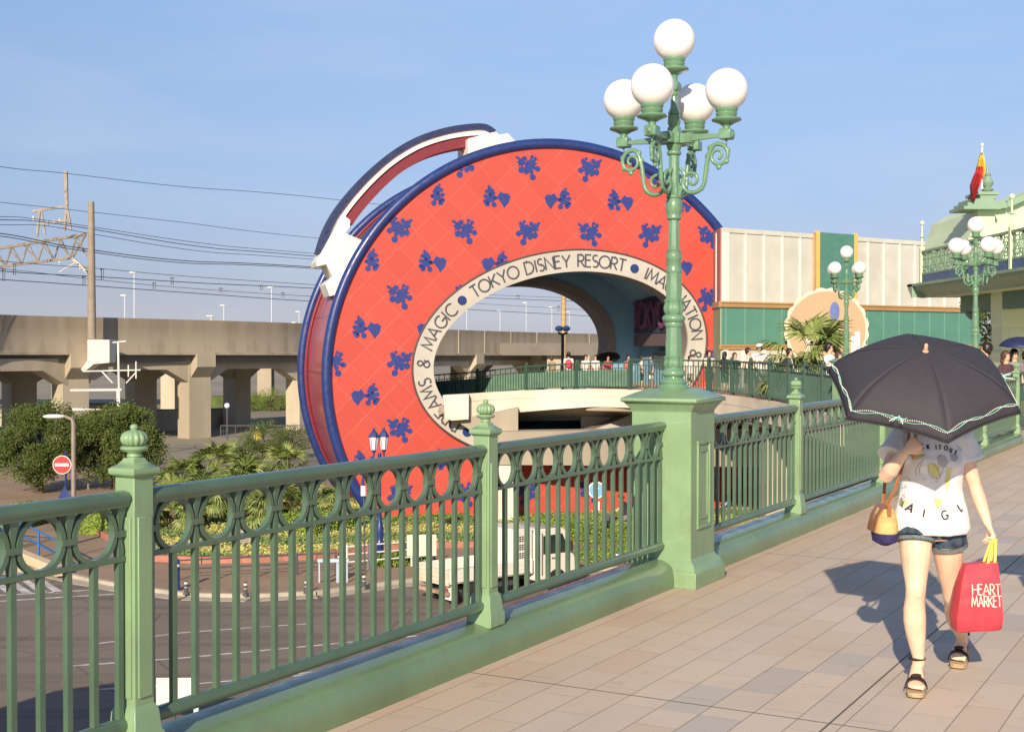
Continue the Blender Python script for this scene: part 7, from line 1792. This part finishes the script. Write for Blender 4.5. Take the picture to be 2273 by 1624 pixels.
# ---------------------------------------------------------------- straw handbag on its strap
sb = thing('straw_bag', 'small straw shoulder bag with a dark blue woven bottom hanging beside her hip', 'bag', (1.947, 6.92, .755))
straw = mat('woven straw', (.62, .44, .17), .8, .2, 14, .9, 26, stretch=(.6, .6, 4)); navyw = mat('navy woven straw', (.035, .03, .13), .8, .25, 30, .9, 40, stretch=(.6, .6, 4))
def bagprof(z): f = z/.20; return .012+.052*sqrt(max(0, 1-((f-.42)/.62)**2)) if f < 1.0 else .012
g = MB(); rings = []
for k in range(30):
    z = .066+.134*k/29; r = bagprof(z)*(1+.03*sin(k*pi)); r += .0022*abs(sin(k*1.6)); rings.append([V((r*cos(2*pi*j/24)*1.0, r*1.5*sin(2*pi*j/24), z)) for j in range(24)])
g.loft(rings); g.build('woven_body', straw, sb, ang=70)
g = MB(); rings = []
for k in range(16):
    z = .0+.067*k/15; r = (bagprof(z)*min(1, .35+k/7))+.0015+.002*abs(sin(k*1.6)); rings.append([V((r*cos(2*pi*j/24), r*1.5*sin(2*pi*j/24), z)) for j in range(24)])
g.loft(rings); g.build('woven_base', navyw, sb, ang=70)
leather = mat('tan leather', (.36, .13, .045), .45, .12, 12, coat=.2)
g = MB(); g.loft([[V((-.020-.0*k, y, z)), V((-.020+.006, y, z))] for y, z in ((-.02, .21), (-.02, .205))], closed=False, caps=False) if False else None
g.loft([[V((x-.006, -.07, z)), V((x-.006, .07, z)), V((x, .07, z)), V((x, -.07, z))] for x, z in ((.0, .212), (-.025, .20), (-.048, .16), (-.062, .11), (-.068, .075))]); g.build('leather_flap', leather, sb, ang=60)
g = MB(); g.box(-.010, .012, -.083, -.070, .15, .215); g.sph((.001, -.085, .19), .005, 8, 6); g.sph((.001, -.085, .165), .005, 8, 6); g.build('leather_tab', leather, sb, smooth=False, bevel=.002)
ob = V((1.947, 6.92, .755)); g = MB(); P = [V((.005, -.03, .20)), V((.006, -.03, .225)), V((1.985, 6.86, 1.05))-ob, V((2.02, 6.835, 1.20))-ob, V((2.055, 6.86, 1.335))-ob, V((2.075, 6.93, 1.372))-ob, V((2.06, 7.02, 1.33))-ob, V((1.99, 7.06, 1.12))-ob, V((.01, .06, .22)), V((.005, .05, .2))]
g.tube(P, .0095, 8, flat=.3, up=(.2, -1, 0)); g.build('strap', leather, sb, ang=60)
g = MB(); g.tube([V((.005+.011*cos(2*pi*k/12), -.03, .222+.011*sin(2*pi*k/12))) for k in range(12)], .002, 6, loop=True); g.build('ring', mat('brass', (.6, .4, .12), .3, 0, metal=1), sb)

# people, and a slab added for its shadow, just outside the photo whose shadows reach into it
person('walker just beyond the right edge whose shadow crosses the deck', (3.47, 7.35, 0), .2, h=1.62, top=(.5, .5, .5), bot=(.1, .1, .15), arms=('down', 'chest'), group='walkers on the deck')
pu = V((3.42, 7.2, 1.78)); t = thing('umbrella', 'umbrella of the walker just beyond the right edge', 'umbrella', pu); q = MB(); rings = []
for k in range(6):
    f = k/5; rr_ = .48*sin(f*1.25)/sin(1.25)+.003; rings.append([V((rr_*cos(2*pi*j/24), rr_*sin(2*pi*j/24), -.2*(1-cos(f*1.25))/(1-cos(1.25)))) for j in range(24)])
q.loft(rings, caps=False); q.build('canopy', MATS['dark umbrella cloth'], t, ang=60); q = MB(); q.tube([(0, 0, .04), (0, 0, -.62)], .007, 6); q.build('shaft', steel, t)
struct(MB().slab([(-40, -5), (-10.4, -5), (-10.5, 15.0), (-10.8, 16.1), (-11.4, 16.3), (-12.5, 15.6), (-13.2, 14.2), (-14.5, 12), (-40, 4)], -.6, 0).build('shadow_slab', concrete_l, smooth=False))  # unseen added slab, outline shaped to throw the shadow on the road
